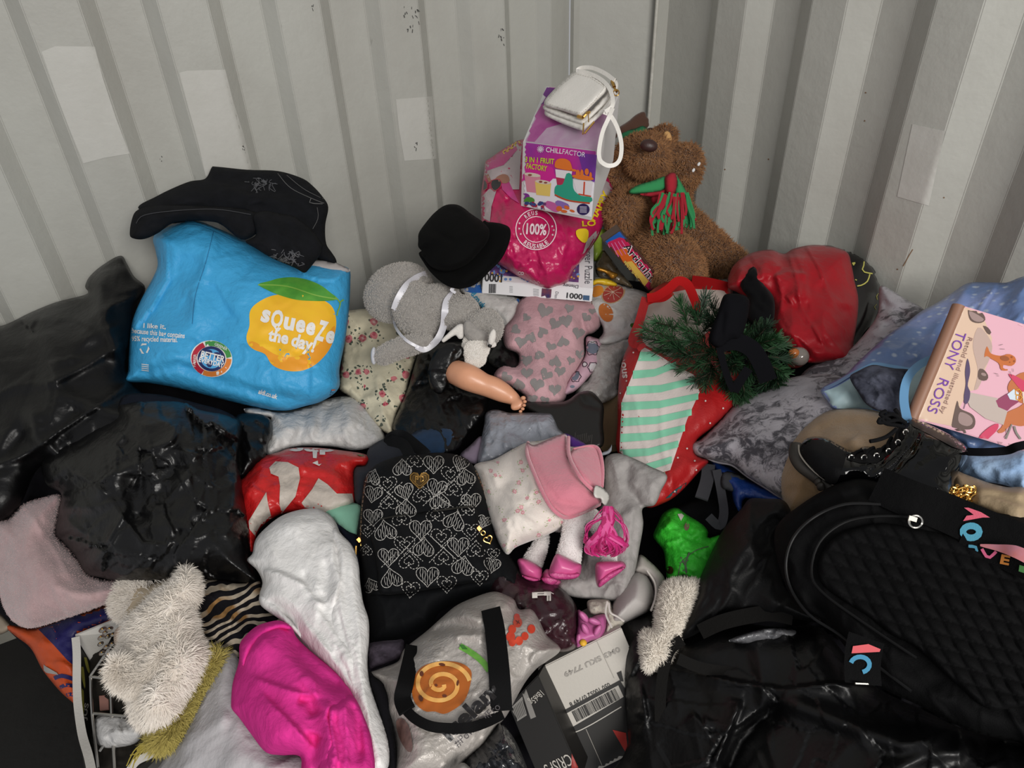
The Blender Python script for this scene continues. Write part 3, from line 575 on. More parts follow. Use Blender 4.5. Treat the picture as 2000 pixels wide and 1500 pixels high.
blob('grey_jacket', 'H', [(970,210),(1050,190),(1060,100),(1130,40),(1200,20),(1280,40),(1340,80),(1400,130),(1380,200),(1200,260),(1080,300),(1030,440),(980,430),(965,330)], cloth('2b2e36','34373f'), d=-.03, th=.05, R=50, wr=[CR(.006,40,-30,2,3)], folds=[([(1060,190),(1180,170),(1350,160)],-.012,14)], label='slate grey fabric behind the top left of the heart backpack', cat='jacket')
wh = M('ecebea', 1., [(500,.0003),(34,.004),(90,.0014)], (16,'d8d6d4',.8), spec=.05, name='white_cotton')
ws = blob('white_shirt', 'H', [(275,815),(310,770),(330,680),(400,600),(500,525),(620,485),(730,478),(800,510),(850,560),(890,650),(960,720),(1000,830),(1010,960),(1030,1090),(1065,1200),(1070,1330),(1058,1440),(1062,1560),(1090,1700),(1200,2000),(1180,2180),(1000,2180),(950,2060),(980,1900),(920,1720),(820,1560),(700,1440),(600,1320),(560,1240),(490,1190),(370,1110),(355,1040),(375,960),(340,880)],
     wh, d=-.10, th=.065, R=42, step=4.5, wr=[CL(.0045,60,62,3.5,21,4), CL(.0022,26,66,4,4), SF(.012,85,60,2,3)],
     folds=[([(330,870),(480,900),(640,970),(720,1080),(790,1110)],.02,12,1),([(840,640),(830,800),(880,950),(830,1120)],.02,12,1),([(860,720),(920,780),(1000,900)],-0.0066,10),([(790,800),(800,950),(780,1080)],-0.0088,12),([(700,1100),(850,1300),(1000,1500)],0.0099,11,1),([(620,1180),(800,1400),(1000,1700)],0.0083,10,1),([(880,1100),(960,1300),(1050,1500)],-0.0083,12),([(900,1400),(1020,1600),(1090,1900)],0.0088,10,1),([(360,600),(500,560),(650,600)],.01,20),([(400,1060),(520,1140),(580,1230)],-0.0066,14),([(650,870),(655,990),(700,1080)],-0.0066,7)],
     label='crumpled white cotton shirt hanging down left of the heart backpack', cat='shirt')
blob('sleeve', 'H', [(815,640),(850,600),(895,650),(960,720),(1000,830),(1012,960),(1032,1090),(1066,1200),(1070,1330),(1060,1440),(1065,1560),(1100,1700),(1200,2000),(1180,2180),(1040,2180),(1000,1950),(960,1750),(890,1560),(830,1400),(800,1250),(790,1100),(820,950),(830,800)], wh, d=-.135, th=.04, R=26, step=4, parent=ws, wr=[CL(.004,32,72,7,5,4), CL(.002,18,76,7,6,4), SF(.004,40,72,3,2)],
     folds=[([(880,660),(900,800),(880,1000),(900,1200),(980,1500),(1060,1800)],.007,9,1),([(950,750),(960,950),(1000,1200),(1020,1450),(1090,1750)],.006,8,1),([(850,720),(860,900),(830,1080)],-.006,8),([(860,1150),(930,1400),(1020,1700)],-.006,8)])
blob('cuff_fold', 'H', [(355,1050),(400,1040),(480,1100),(540,1180),(600,1250),(640,1330),(560,1260),(490,1200),(400,1140),(360,1100)], wh, d=-.14, th=.02, R=14, step=4, parent=ws, wr=[CR(.004,14,40,4,5)])
mg = M('db3a92', 1., [(600,.0003),(28,.004),(80,.0012)], (14,'d03088',.8), spec=.08, name='magenta_cotton')
bt = blob('blouse', 'K', [(5,900),(15,780),(55,640),(60,530),(100,470),(170,410),(260,380),(330,375),(400,420),(430,480),(520,570),(680,700),(760,790),(800,850),(850,960),(890,1060),(925,1180),(910,1380),(700,1400),(480,1390),(455,1260),(330,1250),(230,1230),(140,1120),(60,1010),(10,950)],
     mg, d=-.15, th=.075, R=55, step=5, wr=[CL(.005,70,50,2.5,31,4), CL(.002,30,55,3,5), SF(.013,80)],
     folds=[([(60,660),(160,560),(240,470)],.014,12,1),([(430,480),(450,600),(600,740),(760,850)],-.018,14),([(130,740),(350,820),(550,870)],.012,12,1),([(440,870),(520,900),(560,1000)],-.014,12),([(200,850),(400,1050),(560,1230)],.016,16,1),([(500,700),(550,780),(555,880)],.012,10,1),([(650,900),(620,1000),(660,1180),(600,1380)],.016,16,1),([(780,900),(830,1050),(850,1250)],-.014,14),([(560,1100),(540,1200),(560,1390)],-.018,16)],
     label='bright magenta pink cotton blouse in front of the white shirt', cat='blouse')
blob('sleeve', 'K', [(540,880),(640,900),(720,865),(800,865),(870,1000),(925,1180),(912,1400),(600,1400),(570,1240),(560,1120),(600,1000)], mg, d=-.185, th=.04, R=30, step=4.5, parent=bt, wr=[CL(.004,40,70,4,5,4), CL(.002,22,70,4,6), SF(.006,50,70,3)], folds=[([(680,900),(650,1050),(690,1250),(660,1390)],.012,9,1),([(790,900),(830,1050),(850,1300)],-.012,9),([(740,900),(760,1100),(760,1380)],.010,9,1)])
blob('collar_fold', 'K', [(60,620),(70,530),(110,470),(180,410),(270,380),(340,378),(400,425),(300,440),(200,500),(130,600),(90,680)], mg, d=-.185, th=.025, R=18, step=4.5, parent=bt, wr=[CR(.004,30,-30,3,6)])
blob('carrier_bag', 'G', [(1050,1620),(1070,1440),(1200,1180),(1300,980),(1400,790),(1470,730),(1560,800),(1580,1000),(1700,1200),(1850,1380),(1990,1400),(2100,1620)], M('a8a6a8', .55, [(24,.005),(70,.0015)], (10,'bdbabc',.9), spec=.15, name='grey_white_plastic'), d=-.09, th=.05, R=80, step=7, wr=[SF(.012,80,-60,2,3), CR(.004,60,-60,3,5)],
     folds=[([(1500,1130),(1350,1250),(1150,1400)],.008,16)], label='plain grey white plastic bag at the bottom left under the pink top', cat='bag')
# zebra print cloth
def zebra(m, N, Lk, b, src, co):
    mp = N.new('ShaderNodeMapping'); mp.inputs['Rotation'].default_value = (0, 0, math.radians(20)); mp.inputs['Scale'].default_value = (1, 1, 1); Lk.new(src, mp.inputs[0]); wv = N.new('ShaderNodeTexWave'); wv.bands_direction = 'Y'; wv.inputs['Scale'].default_value = 17; wv.inputs['Distortion'].default_value = 12; wv.inputs['Detail'].default_value = 1.6; wv.inputs['Detail Scale'].default_value = .9; Lk.new(mp.outputs[0], wv.inputs[0])
    f = N.new('ShaderNodeMapRange'); f.inputs[1].default_value = .58; f.inputs[2].default_value = .62; Lk.new(wv.outputs['Fac'], f.inputs[0]); n2 = N.new('ShaderNodeTexNoise'); n2.inputs['Scale'].default_value = 9; Lk.new(src, n2.inputs[0]); g = N.new('ShaderNodeMapRange'); g.inputs[1].default_value = .55; g.inputs[2].default_value = .6; Lk.new(n2.outputs[0], g.inputs[0])
    Lk.new(mixc(N, Lk, f.outputs[0], '17161a', mixc(N, Lk, g.outputs[0], 'b8ab98', '8a6840')), b.inputs['Base Color'])
blob('patterned_cloth', 'G', [(1230,450),(1250,330),(1300,275),(1450,270),(1580,290),(1680,270),(1720,380),(1760,470),(1900,560),(1780,560),(1640,620),(1580,720),(1540,810),(1460,740),(1350,770),(1290,740),(1270,600)], M('17161a', .85, [(500,.0005),(40,.002)], pat=zebra, uv=True, name='zebra_cloth'), d=-.055, th=.06, R=50, step=5,
     wr=[CR(.009,36,30,2,3), SF(.006,50)], folds=[([(1560,350),(1500,500),(1480,700)],.014,10,1),([(1640,380),(1620,520),(1560,640)],-.012,12),([(1310,400),(1450,350),(1580,340)],.012,12)], label='black cream and tan zebra print cloth under the black bag', cat='cloth')
# cream fur garment
ck = M('d8d0c6', .95, sheen=.3, name='cream_fur_base'); cf = M('e6dfd6', .95, var=(30,'cfc5b8',.8), sheen=.2, name='cream_fur')
o = blob('fur_scarf', 'G', [(1215,190),(1250,240),(1275,300),(1265,400),(1225,460),(1255,560),(1270,650),(1330,760),(1290,860),(1240,960),(1160,1090),(1090,1180),(1000,1225),(930,1200),(880,1110),(870,1010),(860,960),(780,930),(740,860),(745,780),(800,710),(820,620),(850,540),(950,450),(1050,350),(1140,300),(1170,240)],
     ck, d=-.13, th=.10, R=60, step=6, wr=[CR(.012,40,-50,2,5)], folds=[([(1180,250),(1060,420),(900,560)],.02,18),([(800,870),(880,880),(930,820)],-.02,10),([(1000,680),(1070,780),(1020,960)],-.02,12),([(1250,650),(1130,900),(950,1100)],.012,25)], label='cream fluffy fur scarf lying over the box corner', cat='scarf')
fur('fur_pile', o, 34000, .017, .0012, cf, lean=(-.1,0,-.8), jit=.45, curl=.4, seed=4)
o = blob('fur_trim_shoe', 'G', [(750,400),(770,350),(820,290),(1000,290),(1150,240),(1130,300),(1050,350),(950,440),(860,540),(790,510),(750,460)], M('b7a78f', .85, [(300,.001)], name='beige_suede'), d=-.06, th=.03, R=30, step=6, label='beige suede shoe with fluffy trim behind the cream fur scarf', cat='shoe')
fur('fluffy_trim', o, 4000, .016, .0014, cf, lean=(-.2,0,-.4), jit=.5, curl=.4, seed=6, mask=lambda c: (np.linalg.norm(c-P(*T('G',[(800,400)])[0], g1(240,1170)-.06), axis=1) < .055)*1.+.02)
blob('satin_lining', 'G', [(740,640),(760,590),(830,560),(830,640),(800,700),(750,700)], M('c9b09a', .5), d=-.11, th=.02, R=20, label='peach coloured rolled lining showing left of the cream fur scarf', cat='cloth')
blob('yellow_boa', 'G', [(1440,780),(1400,760),(1300,870),(1220,970),(1150,1080),(1080,1180),(1050,1260),(1000,1340),(1090,1330),(1150,1270),(1230,1130),(1300,1000),(1380,880),(1430,800)], M('b5a548', .9), d=-.12, th=.03, R=25, step=7, label='yellow feather boa along the inside of the cardboard box', cat='boa')
o = bpy.data.objects['yellow_boa']; fur('feather_barbs', o, 9000, .022, .0012, M('b3a45a', .9, var=(30,'8f8240',.9)), lean=(-.1,-.1,-.3), jit=.8, curl=.7, seed=9)
rnd = random.Random(2)
for i in range(12):
    x, y = 1080-i*6, 1240+i*6; tube('feather_strand', pxt('G', [(x,y),(x-70-rnd.uniform(0,60),y+60+rnd.uniform(0,40)),(x-130-rnd.uniform(0,80),y+150+rnd.uniform(-40,60))], -.13), .0008, M('a9983f',.9), o, n=4)
ro = organic('rolled_cuff', [lm('G', [(770,840,44),(800,910,50),(880,940,52),(970,920,52),(1040,850,50),(1060,770,40)], g1(270,1310)-.235)], .005, ck, bpy.data.objects['fur_scarf']); fur('cuff_fur', ro, 7000, .017, .0012, cf, parent=bpy.data.objects['fur_scarf'], lean=(0,0,-.5), jit=.5, curl=.4, seed=14)
# cardboard display box with wire rack and baubles
bx = empty('display_box', P(240,1490,1.16), 'open cardboard box with a dark printed side and white rim, bottom left', 'box')
wc = M('b7b4ae', .75, [(200,.0005)], name='white_card'); dkc = M('15140f', .6, name='dark_printed_card')
def slab(name, f, pts, ds, th, mat, parent=None, **k):   # card panel: px corners with depths, thickness
    q = [P(*T(f, [p])[0], d) for p, d in zip(pts, ds)]; nn = np.cross(q[1]-q[0], q[-1]-q[0]); nn /= np.linalg.norm(nn); nn = nn if nn@(q[0]-CAM) > 0 else -nn
    n = len(q); V = q+[a+nn*th for a in q]; o = link(name, V, [tuple(range(n))[::-1], tuple(range(n, 2*n))]+[(i, (i+1) % n, n+(i+1) % n, n+i) for i in range(n)], mat, parent, smooth=False); return tag(o, **k)
slab('back_panel', 'G', [(490,640),(840,500),(850,545),(740,620),(620,860)], [1.28,1.31,1.31,1.30,1.34], .004, wc, bx)
sp = slab('side_panel', 'G', [(515,700),(620,860),(630,1500),(640,1620),(590,1620),(530,1300),(510,1000)], [1.275,1.33,1.24,1.2,1.12,1.18,1.24], .004, dkc, bx)
tube('rim', [P(*T('G',[q[:2]])[0], q[2]) for q in ((492,650,1.275),(500,760,1.26),(500,950,1.235),(508,1100,1.21),(535,1280,1.17),(575,1420,1.13),(600,1540,1.10))], .006, wc, bx, flat=(.013,.005))
tube('rim', [P(*T('G',[q[:2]])[0], q[2]) for q in ((840,1520,1.07),(900,1450,1.08),(1020,1400,1.09),(1090,1365,1.10))], .006, wc, bx, flat=(.012,.005))
decal('printed_marks', sp, [s_poly('G', [(530,840),(545,850),(555,960),(550,980),(530,900)],10,True), s_poly('G', [(545,760),(560,770),(585,870),(575,880),(555,820)],10,True), s_poly('G', [(530,1000),(545,1010),(545,1200),(533,1180)],10,True), s_poly('G', [(600,1380),(625,1400),(630,1490),(610,1480)],10,True)], M('8f8a3a',.6), .001)
decal('printed_text', sp, [s_text('G','JUS',(560,1190),(578,1080),26,.02)], M('a8a49c',.6), .001)
slab('front_panel', 'G', [(840,1530),(1080,1380),(1060,1620),(840,1620)], [1.07,1.09,1.07,1.05], .004, dkc, bx)
decal('printed_label', bx.children[-1], [s_poly('G', [(880,1500),(955,1475),(965,1520),(880,1540)], 12)], M('b3a52c',.6), .001)
rk = empty('wire_rack', P(230,1420,1.25), 'chrome wire rack standing inside the cardboard box', 'rack')
cw = M('b5b2ac', .3, metal=1, name='chrome_wire')
dR_ = lambda f, pts: [P(*T(f, [q[:2]])[0], q[2]) for q in pts]
for nm, pts in (('upright',[(590,905,1.25),(600,1150,1.21),(640,1500,1.15)]),('upright',[(720,910,1.24),(730,1200,1.19),(750,1560,1.12)]),('cross_wire',[(585,905,1.25),(780,930,1.24),(870,945,1.24)]),('cross_wire',[(610,1145,1.21),(790,1160,1.19),(900,1170,1.18)]),
    ('brace',[(590,900,1.25),(740,680,1.28)]),('brace',[(650,1390,1.17),(800,1170,1.19),(860,1090,1.2)]),('brace',[(800,1340,1.16),(920,1200,1.18)])): tube(nm, dR_('G', pts), .0027, cw, rk, n=8)
rs = random.Random(4); bm_ = M('b5b0a6', .22, metal=1, name='mercury_glass'); protoB = None
for i, (x, y, r_) in enumerate(((675,610,20),(720,605,18),(665,660,18),(710,650,17),(690,625,15),(740,640,16),(660,700,16),(700,720,17),(735,700,15),(670,760,17),(710,770,16),(750,760,15),(665,820,16),(705,830,17),(660,880,14),(700,890,15))):
    c = P(*T('G', [(x, y)])[0], 1.27-.01*(i % 3))
    if protoB is None:
        V, Fc = sph((0,0,0), (.0062,)*3, 7); protoB = link('bauble', V, Fc, bm_, origin=(0,0,0)); o = protoB; cp_ = link('cap', *sph((0,0,.0066),(.0018,.0018,.0012),4), gold, o)
    else:
        o = protoB.copy(); C.objects.link(o); q = protoB.children[0].copy(); q.parent = o; C.objects.link(q)
    o.location = Vector(c); s_ = r_/17; o.scale = (s_,)*3; tag(o, ('small silver bauble, top left of the pair touching the box flap','small silver bauble, top right of the pair beside the flap','small silver bauble just under the top left bauble')[i] if i < 3 else 'small silver bauble in the cluster hanging below the box flap', 'bauble', 'silver baubles in the cardboard box')
blob('white_scraps', 'G', [(620,1180),(700,1150),(850,1180),(930,1250),(880,1340),(700,1370),(630,1330)], clr, d=.02, th=.04, R=40, wr=[CP(.01,30,7)], label='crumpled white paper at the bottom of the wire rack', cat='paper')
blob('box_contents', 'G', [(560,700),(740,560),(900,900),(1100,1250),(1000,1450),(850,1520),(640,1560),(560,1200)], cloth('1f1c19','2a2723'), d=.07, th=.04, R=40, wr=[CP(.015,40,9)], label='dark clothes filling the cardboard box behind the rack', cat='clothes')
slab('pink_card', 'G', [(645,1030),(705,1025),(708,1120),(650,1125)], [1.25,1.25,1.23,1.23], .003, M('8a6258',.6), label='small pinkish card behind the wire rack', cat='card')
# ================================================================ middle: backpack, plush toys, blankets
# heart backpack
bk = cloth('0d0e10', None, rough=.75, fine=.0004); bpk = empty('backpack', P(850,1240,1.17), 'small black backpack covered in white stitched hearts', 'backpack')
DB = [(820,880,1.30),(700,1000,1.25),(980,1000,1.25),(760,1240,1.13),(900,1240,1.13)]
body = blob('body', 'H', [(1000,700),(990,640),(1010,500),(1030,330),(1050,260),(1120,190),(1250,140),(1400,120),(1560,115),(1680,140),(1750,200),(1800,300),(1860,480),(1900,640),(1960,740),(2040,860),(2080,1000),(2075,1060),(2000,1020),(1880,1020),(1700,1080),(1530,1150),(1480,1240),(1420,1270),(1290,1330),(1180,1345),(1090,1340),(1060,1180),(1045,1060),(1030,900)],
     bk, d=DB, th=.075, R=38, step=5, prof=.45, wr=[CR(.004,45,80,3,2), SF(.005,60)], folds=[([(1060,1035),(1300,1025),(1700,960),(1910,930)],-.006,6),([(1000,700),(1080,720),(1110,1000)],-.006,10),([(1830,700),(1900,900),(1930,1040)],-.01,14)], parent=bpk)
PK = [(1075,640),(1085,590),(1120,550),(1220,520),(1400,500),(1560,475),(1720,455),(1765,470),(1780,520),(1790,640),(1830,800),(1860,945),(1700,965),(1400,1010),(1150,1035),(1125,900),(1105,760)]
body_d = lambda x, y: np.array([(lambda h: (h-Vector(CAM)).length/Vector(ray(a, b)).length if h is not None else 1.2)(hit(body, a, b)) for a, b in zip(np.ravel(x), np.ravel(y))]).reshape(np.shape(x))
pk = TPS([(a, b, float(body_d(a, b))+.002) for a, b in T('H', [(1150,600),(1700,500),(1400,560),(1200,800),(1500,760),(1780,780),(1200,980),(1500,960),(1780,900)])])
pocket = blob('pocket', 'H', PK, bk, d=[(a, b, float(pk(np.array([a]), np.array([b]))[0])) for a, b in T('H', [(1080,600),(1760,470),(1450,620),(1120,850),(1500,860),(1830,840),(1150,1020),(1500,990),(1850,940)])], th=.018, tb=.004, R=16, step=5, prof=.45, wr=[CR(.003,34,75,3,6)], parent=bpk)
thr = M('a8a5a0', .6, name='white_thread')
def heartpts(cx, cy, r, rot):
    out = []
    for t in np.linspace(0, 2*math.pi, 26, endpoint=False):
        x = 16*math.sin(t)**3/17; y = -(13*math.cos(t)-5*math.cos(2*t)-2*math.cos(3*t)-math.cos(4*t))/17; c, s = math.cos(math.radians(rot)), math.sin(math.radians(rot)); out.append((cx+r*(x*c-y*s), cy+r*(x*s+y*c)))
    return out
def dashed(f, pts, wd, on, offl, closed=True):
    p = T(f, pts); p = np.array(p+[p[0]] if closed else p); s = np.concatenate([[0], np.cumsum(np.hypot(*np.diff(p, axis=0).T))]); out = []; t = 0
    while t < s[-1]:
        a, b_ = t, min(t+on, s[-1]); q = [(np.interp(k, s, p[:, 0]), np.interp(k, s, p[:, 1])) for k in np.linspace(a, b_, 3)]; out.append(s_stroke('X', q, wd, 2.5, False)); t += on+offl
    return out
love = [(1285,215,66,180),(1090,275,60,200),(1095,380,66,10),(1300,365,66,-15),(1510,340,72,15),(1490,185,72,0),(1700,275,66,170),(1665,180,60,20),(1530,430,70,180),(1735,430,70,-5),(1095,530,68,0),(1175,625,78,170),(1405,610,78,0),(1625,560,76,200),(1425,735,74,185),(1195,790,74,0),(1650,720,76,0),(1215,935,76,170),(1450,915,80,0),(1680,855,76,190),(1310,480,72,180),(1870,845,60,10),(1085,980,56,160),(1820,560,50,20)]
dbl = [(1190,315,64,0),(1200,435,62,180),(1410,390,62,175),(1600,250,66,0),(1620,350,62,185),(1365,165,60,180),(1280,540,66,175),(1500,515,64,180),(1300,710,72,0),(1330,820,70,185),(1540,660,72,0),(1555,795,70,180),(1735,625,66,0),(1765,745,64,180),(1340,1000,64,5),(1575,965,68,0),(1790,925,60,0),(1700,480,60,180),(1060,620,52,0),(1050,750,44,180),(1880,770,44,0)]
pkp = np.array(T('H', PK))
S1, S2 = [], []
def put(sh):
    for s_ in sh: (S2 if inside(s_[0][:, 0].mean()[None], s_[0][:, 1].mean()[None], pkp)[0] else S1).append(s_)
for cx, cy, r_, rot in love:
    put(dashed('H', heartpts(cx, cy, r_, rot), 1.3, 7, .8)); hp = np.array(heartpts(cx, cy, r_*.9, rot)); c, s = math.cos(math.radians(rot)), math.sin(math.radians(rot))
    for k in np.linspace(-.78, .78, 9):
        pts = []
        for t in np.linspace(-1.1, 1.1, 14):
            q = (cx+r_*(k*c-t*s)+3*math.sin(t*9+k*20), cy+r_*(k*s+t*c))
            if inside(np.array([q[0]]), np.array([q[1]]), hp)[0]: pts.append(q)
        if len(pts) > 2: put([s_stroke('H', pts, 1.0, 4, False)])
for cx, cy, r_, rot in dbl: put(dashed('H', heartpts(cx, cy, r_, rot), 1.3, 4, 2.4)); put(dashed('H', heartpts(cx, cy+4*math.cos(math.radians(rot)), r_*.5, rot), 1.3, 3.5, 2))
for a, b_ in (((1130,470),(1290,300)),((1100,300),(1300,460)),((1400,320),(1620,470)),((1420,460),(1600,300)),((1200,640),(1420,820)),((1230,820),(1400,640)),((1450,640),(1650,820)),((1460,830),(1640,640)),((1640,470),(1760,300)),((1150,860),(1230,780)),((1660,790),(1800,900)),((1350,300),(1480,200))): put(dashed('H', [a, b_], 1.3, 4, 2.4, False))
decal('heart_stitching', body, S1, thr, .0012, kind='stuff'); decal('heart_stitching', pocket, S2, thr, .0012, kind='stuff')
zp = M('3c3a35', .5, metal=.3, name='zip_teeth')
decal('zip', pocket, [s_stroke('H', [(1105,745),(1085,680),(1075,620),(1095,570),(1150,545),(1350,510),(1560,485),(1720,465),(1765,480),(1785,540),(1790,590)], 3.2)], zp, .003)
decal('zip', body, dashed('H', [(1012,680),(1020,500),(1040,330),(1060,260)], 2, 6, 2, False)+dashed('H', [(1760,220),(1810,340),(1850,480),(1880,600)], 2, 6, 2, False), M('7a5a38',.5), .0015)
decal('base_seam', body, [s_stroke('H', [(1055,1045),(1300,1035),(1700,970),(1910,935)], 1.6)], M('0c0c0e',.8), .0015)
hb = decal('heart_badge', body, [s_poly('H', heartpts(1398,292,66,0), 8)], M('55432a',.35,metal=.8), .004)
decal('badge_rim', body, [s_stroke('H', heartpts(1398,290,66,0), 2.2, closed=True), s_stroke('H', heartpts(1398,290,50,0), 1.2, closed=True), s_text('H','P',(1368,305),(1392,305),40,.03), s_text('H','D',(1402,305),(1428,305),40,.03)], M('b38a4c',.3,metal=1), .0065)
def puller(f, x, y, dd, sc=1., heart=True):
    p = hit(pocket, *T(f, [(x, y)])[0]) or hit(body, *T(f, [(x, y)])[0]); k = (p-Vector(CAM)).length/Vector(ray(*T(f, [(x, y)])[0])).length-.008 if p is not None else g1(*T(f, [(x, y)])[0], dd); s = FR[f][2]*k/FPX
    q = lambda a, b_: P(*T(f, [(a, b_)])[0], k)
    tube('zip_slider', [q(x-10,y-8), q(x+8,y+12)], .003, M('b5713c',.3,metal=1), bpk, flat=(.006,.003)); tube('ring', [q(x+25+14*math.cos(t), y+32+14*math.sin(t)) for t in np.linspace(0, 6.28, 8, endpoint=False)], .0010, gold, bpk, closed=True, n=6)
    if heart: tube('charm', [q(a, b_) for a, b_ in heartpts(x+58, y+75, 30, -25)], .0013, gold, bpk, closed=True, n=6); o = link('charm_stone', *sph(q(x+58,y+72), (.003,.003,.003), 5), M('1b1b22',.1), bpk)
    else: tube('pull_tab', [q(x-20,y+40), q(x-22,y+120)], .0018, gold, bpk, n=6)
puller('H', 1787, 605, 0); puller('H', 1005, 680, 0, heart=False)
tube('carry_loop', [P(*T('H',[(1340,150)])[0],1.27), P(*T('H',[(1290,60)])[0],1.31), P(*T('H',[(1200,30)])[0],1.34), P(*T('H',[(1280,0)])[0],1.36), P(*T('H',[(1400,90)])[0],1.31), P(*T('H',[(1440,130)])[0],1.27)], .004, bk, bpk, flat=(.022,.003))
# floral cream bag behind the plush dog
def floral(s1, base, pinks, greens, thr_=.16, gthr=.3):
    def f(m, N, Lk, b, src, co):
        nz = N.new('ShaderNodeTexNoise'); nz.inputs['Scale'].default_value = s1*1.7; nz.inputs['Detail'].default_value = 3; Lk.new(src, nz.inputs[0])
        mx = N.new('ShaderNodeVectorMath'); mx.operation = 'MULTIPLY_ADD'; Lk.new(nz.outputs['Color'], mx.inputs[0]); mx.inputs[1].default_value = (.35/s1,)*3; Lk.new(src, mx.inputs[2])
        v = N.new('ShaderNodeTexVoronoi'); v.inputs['Scale'].default_value = s1; Lk.new(mx.outputs[0], v.inputs[0]); v2 = N.new('ShaderNodeTexVoronoi'); v2.inputs['Scale'].default_value = s1*4.2; Lk.new(mx.outputs[0], v2.inputs[0])
        near = mth(N, Lk, 'LESS_THAN', v.outputs['Distance'], thr_); ring = mth(N, Lk, 'LESS_THAN', v.outputs['Distance'], gthr); leaf = mth(N, Lk, 'LESS_THAN', v2.outputs['Distance'], .36); g = mth(N, Lk, 'MULTIPLY', ring, leaf)
        pet = mixc(N, Lk, mth(N, Lk, 'LESS_THAN', v2.outputs['Distance'], .42), pinks[0], pinks[1]); pet = mixc(N, Lk, mth(N, Lk, 'LESS_THAN', v.outputs['Distance'], thr_*.4), pet, pinks[2])
        Lk.new(mixc(N, Lk, near, mixc(N, Lk, g, base, greens), pet), b.inputs['Base Color'])
    return f
flm = M('d8cfb6', .3, [(50,.003),(300,.0004)], spec=.5, uv=True, pat=floral(34,'d8cfb4',('cf7c80','b8485a','e3b4b0'),'4f584c',.27,.50), name='floral_oilcloth')
fb = blob('floral_bag', 'B', [(60,760),(110,755),(200,745),(270,755),(330,790),(400,830),(500,900),(570,960),(560,1010),(530,1100),(500,1200),(470,1330),(420,1420),(380,1560),(260,1480),(200,1400),(100,1310),(40,1260),(50,1150),(70,1000),(60,880)],
     flm, d=.02, th=.07, R=60, step=5, wr=[CR(.007,34,60,3,6), CP(.004,34,7)], folds=[([(60,1130),(120,1260),(230,1410)],.016,9,1),([(180,940),(300,860),(480,900)],.014,10,1),([(540,1020),(500,1150),(440,1370)],.014,10,1),([(180,960),(160,920),(260,800)],-.012,10)],
     label='cream oilcloth bag with pink rose print behind the grey plush dog', cat='bag')
# black torn bag under the doll leg
blob('bin_bag', 'B', [(570,1000),(640,970),(760,960),(830,960),(900,970),(950,1040),(900,1090),(860,1130),(830,1250),(1000,1300),(1005,1400),(960,1480),(880,1560),(830,1650),(730,1700),(620,1640),(480,1580),(390,1520),(440,1380),(490,1260),(530,1120)], blackfilm, d=-.02, th=.05, R=50, step=5, wr=[CP(.011,44,14), CR(.007,30,60,2.5,3)],
     folds=[([(640,980),(600,1130),(500,1300)],.014,12,1),([(760,1000),(740,1100),(620,1250)],.012,10,1)], label='torn black bag wrapped around the doll leg', cat='bin bag')
blob('bin_bag', 'B', [(1080,950),(1110,940),(1130,1000),(1180,1020),(1200,1070),(1205,1120),(1160,1165),(1100,1150),(1030,1120),(1000,1060),(1040,1000)], blackfilm, d=-.055, th=.03, R=30, step=5, wr=[CR(.008,22,50,2,4)], label='twist of black film beside the muzzle of the plush dog', cat='bin bag')
blob('mint_cloth', 'B', [(720,1270),(760,1240),(810,1260),(800,1310),(750,1320)], M('7fb4a0', .9, [(60,.003)], spec=.1), d=-.035, th=.006, R=8, label='scrap of mint cloth under the thigh of the doll leg', cat='cloth')
blob('blue_cloth', 'X', [(800,850),(850,830),(885,840),(880,872),(850,890),(805,880)], cloth('1f3c5c','16293f'), d=-.05, th=.02, R=20, label='dark blue cloth showing above the heart backpack', cat='cloth')
# doll leg
sk = M('d69a78', .42, [(30,.0006)], spec=.5, coat=.15, name='doll_vinyl')
dl = organic('doll', [lm('B', [(745,1135,78,.07),(820,1165,88,.02),(880,1190,90),(935,1215,84),(975,1235,74),(1040,1255,76),(1100,1285,70),(1150,1312,54),(1180,1330,44)], 1.54), bl('B',1195,1348,44,30,34,1.53,-35), bl('B',1180,1385,28,26,26,1.52), bl('B',1215,1370,42,30,28,1.52,-50)], .004, sk, smooth=10)
tag(dl, 'bare vinyl doll leg sticking out of the torn black bag', 'doll')
blob('bin_bag', 'B', [(700,985),(780,965),(850,1000),(840,1060),(800,1090),(770,1140),(755,1200),(745,1250),(700,1300),(640,1260),(620,1150),(650,1050)], blackfilm, d=1.56, th=.008, R=26, step=5, wr=[CP(.006,40,4)], folds=[([(790,980),(760,1080),(740,1180)],.008,8,1)], label='flap of torn black film over the thigh of the doll leg', cat='bin bag')
for i, (x, y, r_) in enumerate(((1240,1325,17),(1250,1348,13),(1245,1372,13),(1236,1395,13),(1222,1412,12))):
    v = bl('B', x, y, r_, r_*.85, r_, 1.508); V, Fc = sph(v[1], v[2], 8, v[3]); link('toe', V, Fc, sk, dl)
# plush dog
gp = M('a29d98', .95, [(180,.003),(700,.0008)], (120,'8d8984',.7), sheen=.3, name='grey_sherpa'); wp = M('ddd8d2', .95, [(300,.002)], sheen=.3, name='white_plush')
DD = 1.70
dog = organic('plush_dog', [bl('B',430,640,235,190,170,DD+.06,-25), bl('B',560,760,165,210,150,DD,-30), bl('B',650,720,200,130,140,DD-.01,-20), bl('B',820,770,140,115,110,DD-.04,-25), bl('B',960,850,140,95,100,DD-.07,-35), bl('B',1050,880,62,100,62,DD-.09,12),
      lm('B', [(600,960,60),(500,980,70),(400,1010,72),(330,1050,66)], DD-.05)], .006, gp, smooth=8)
tag(dog, 'grey sherpa plush dog lying face down, white ribbon round it', 'plush toy')
fur('sherpa_pile', dog, 16000, .005, .0022, M('aaa59f', .95, sheen=.3, name='grey_pile'), lean=(0,0,-.2), jit=1., curl=1., seed=3)
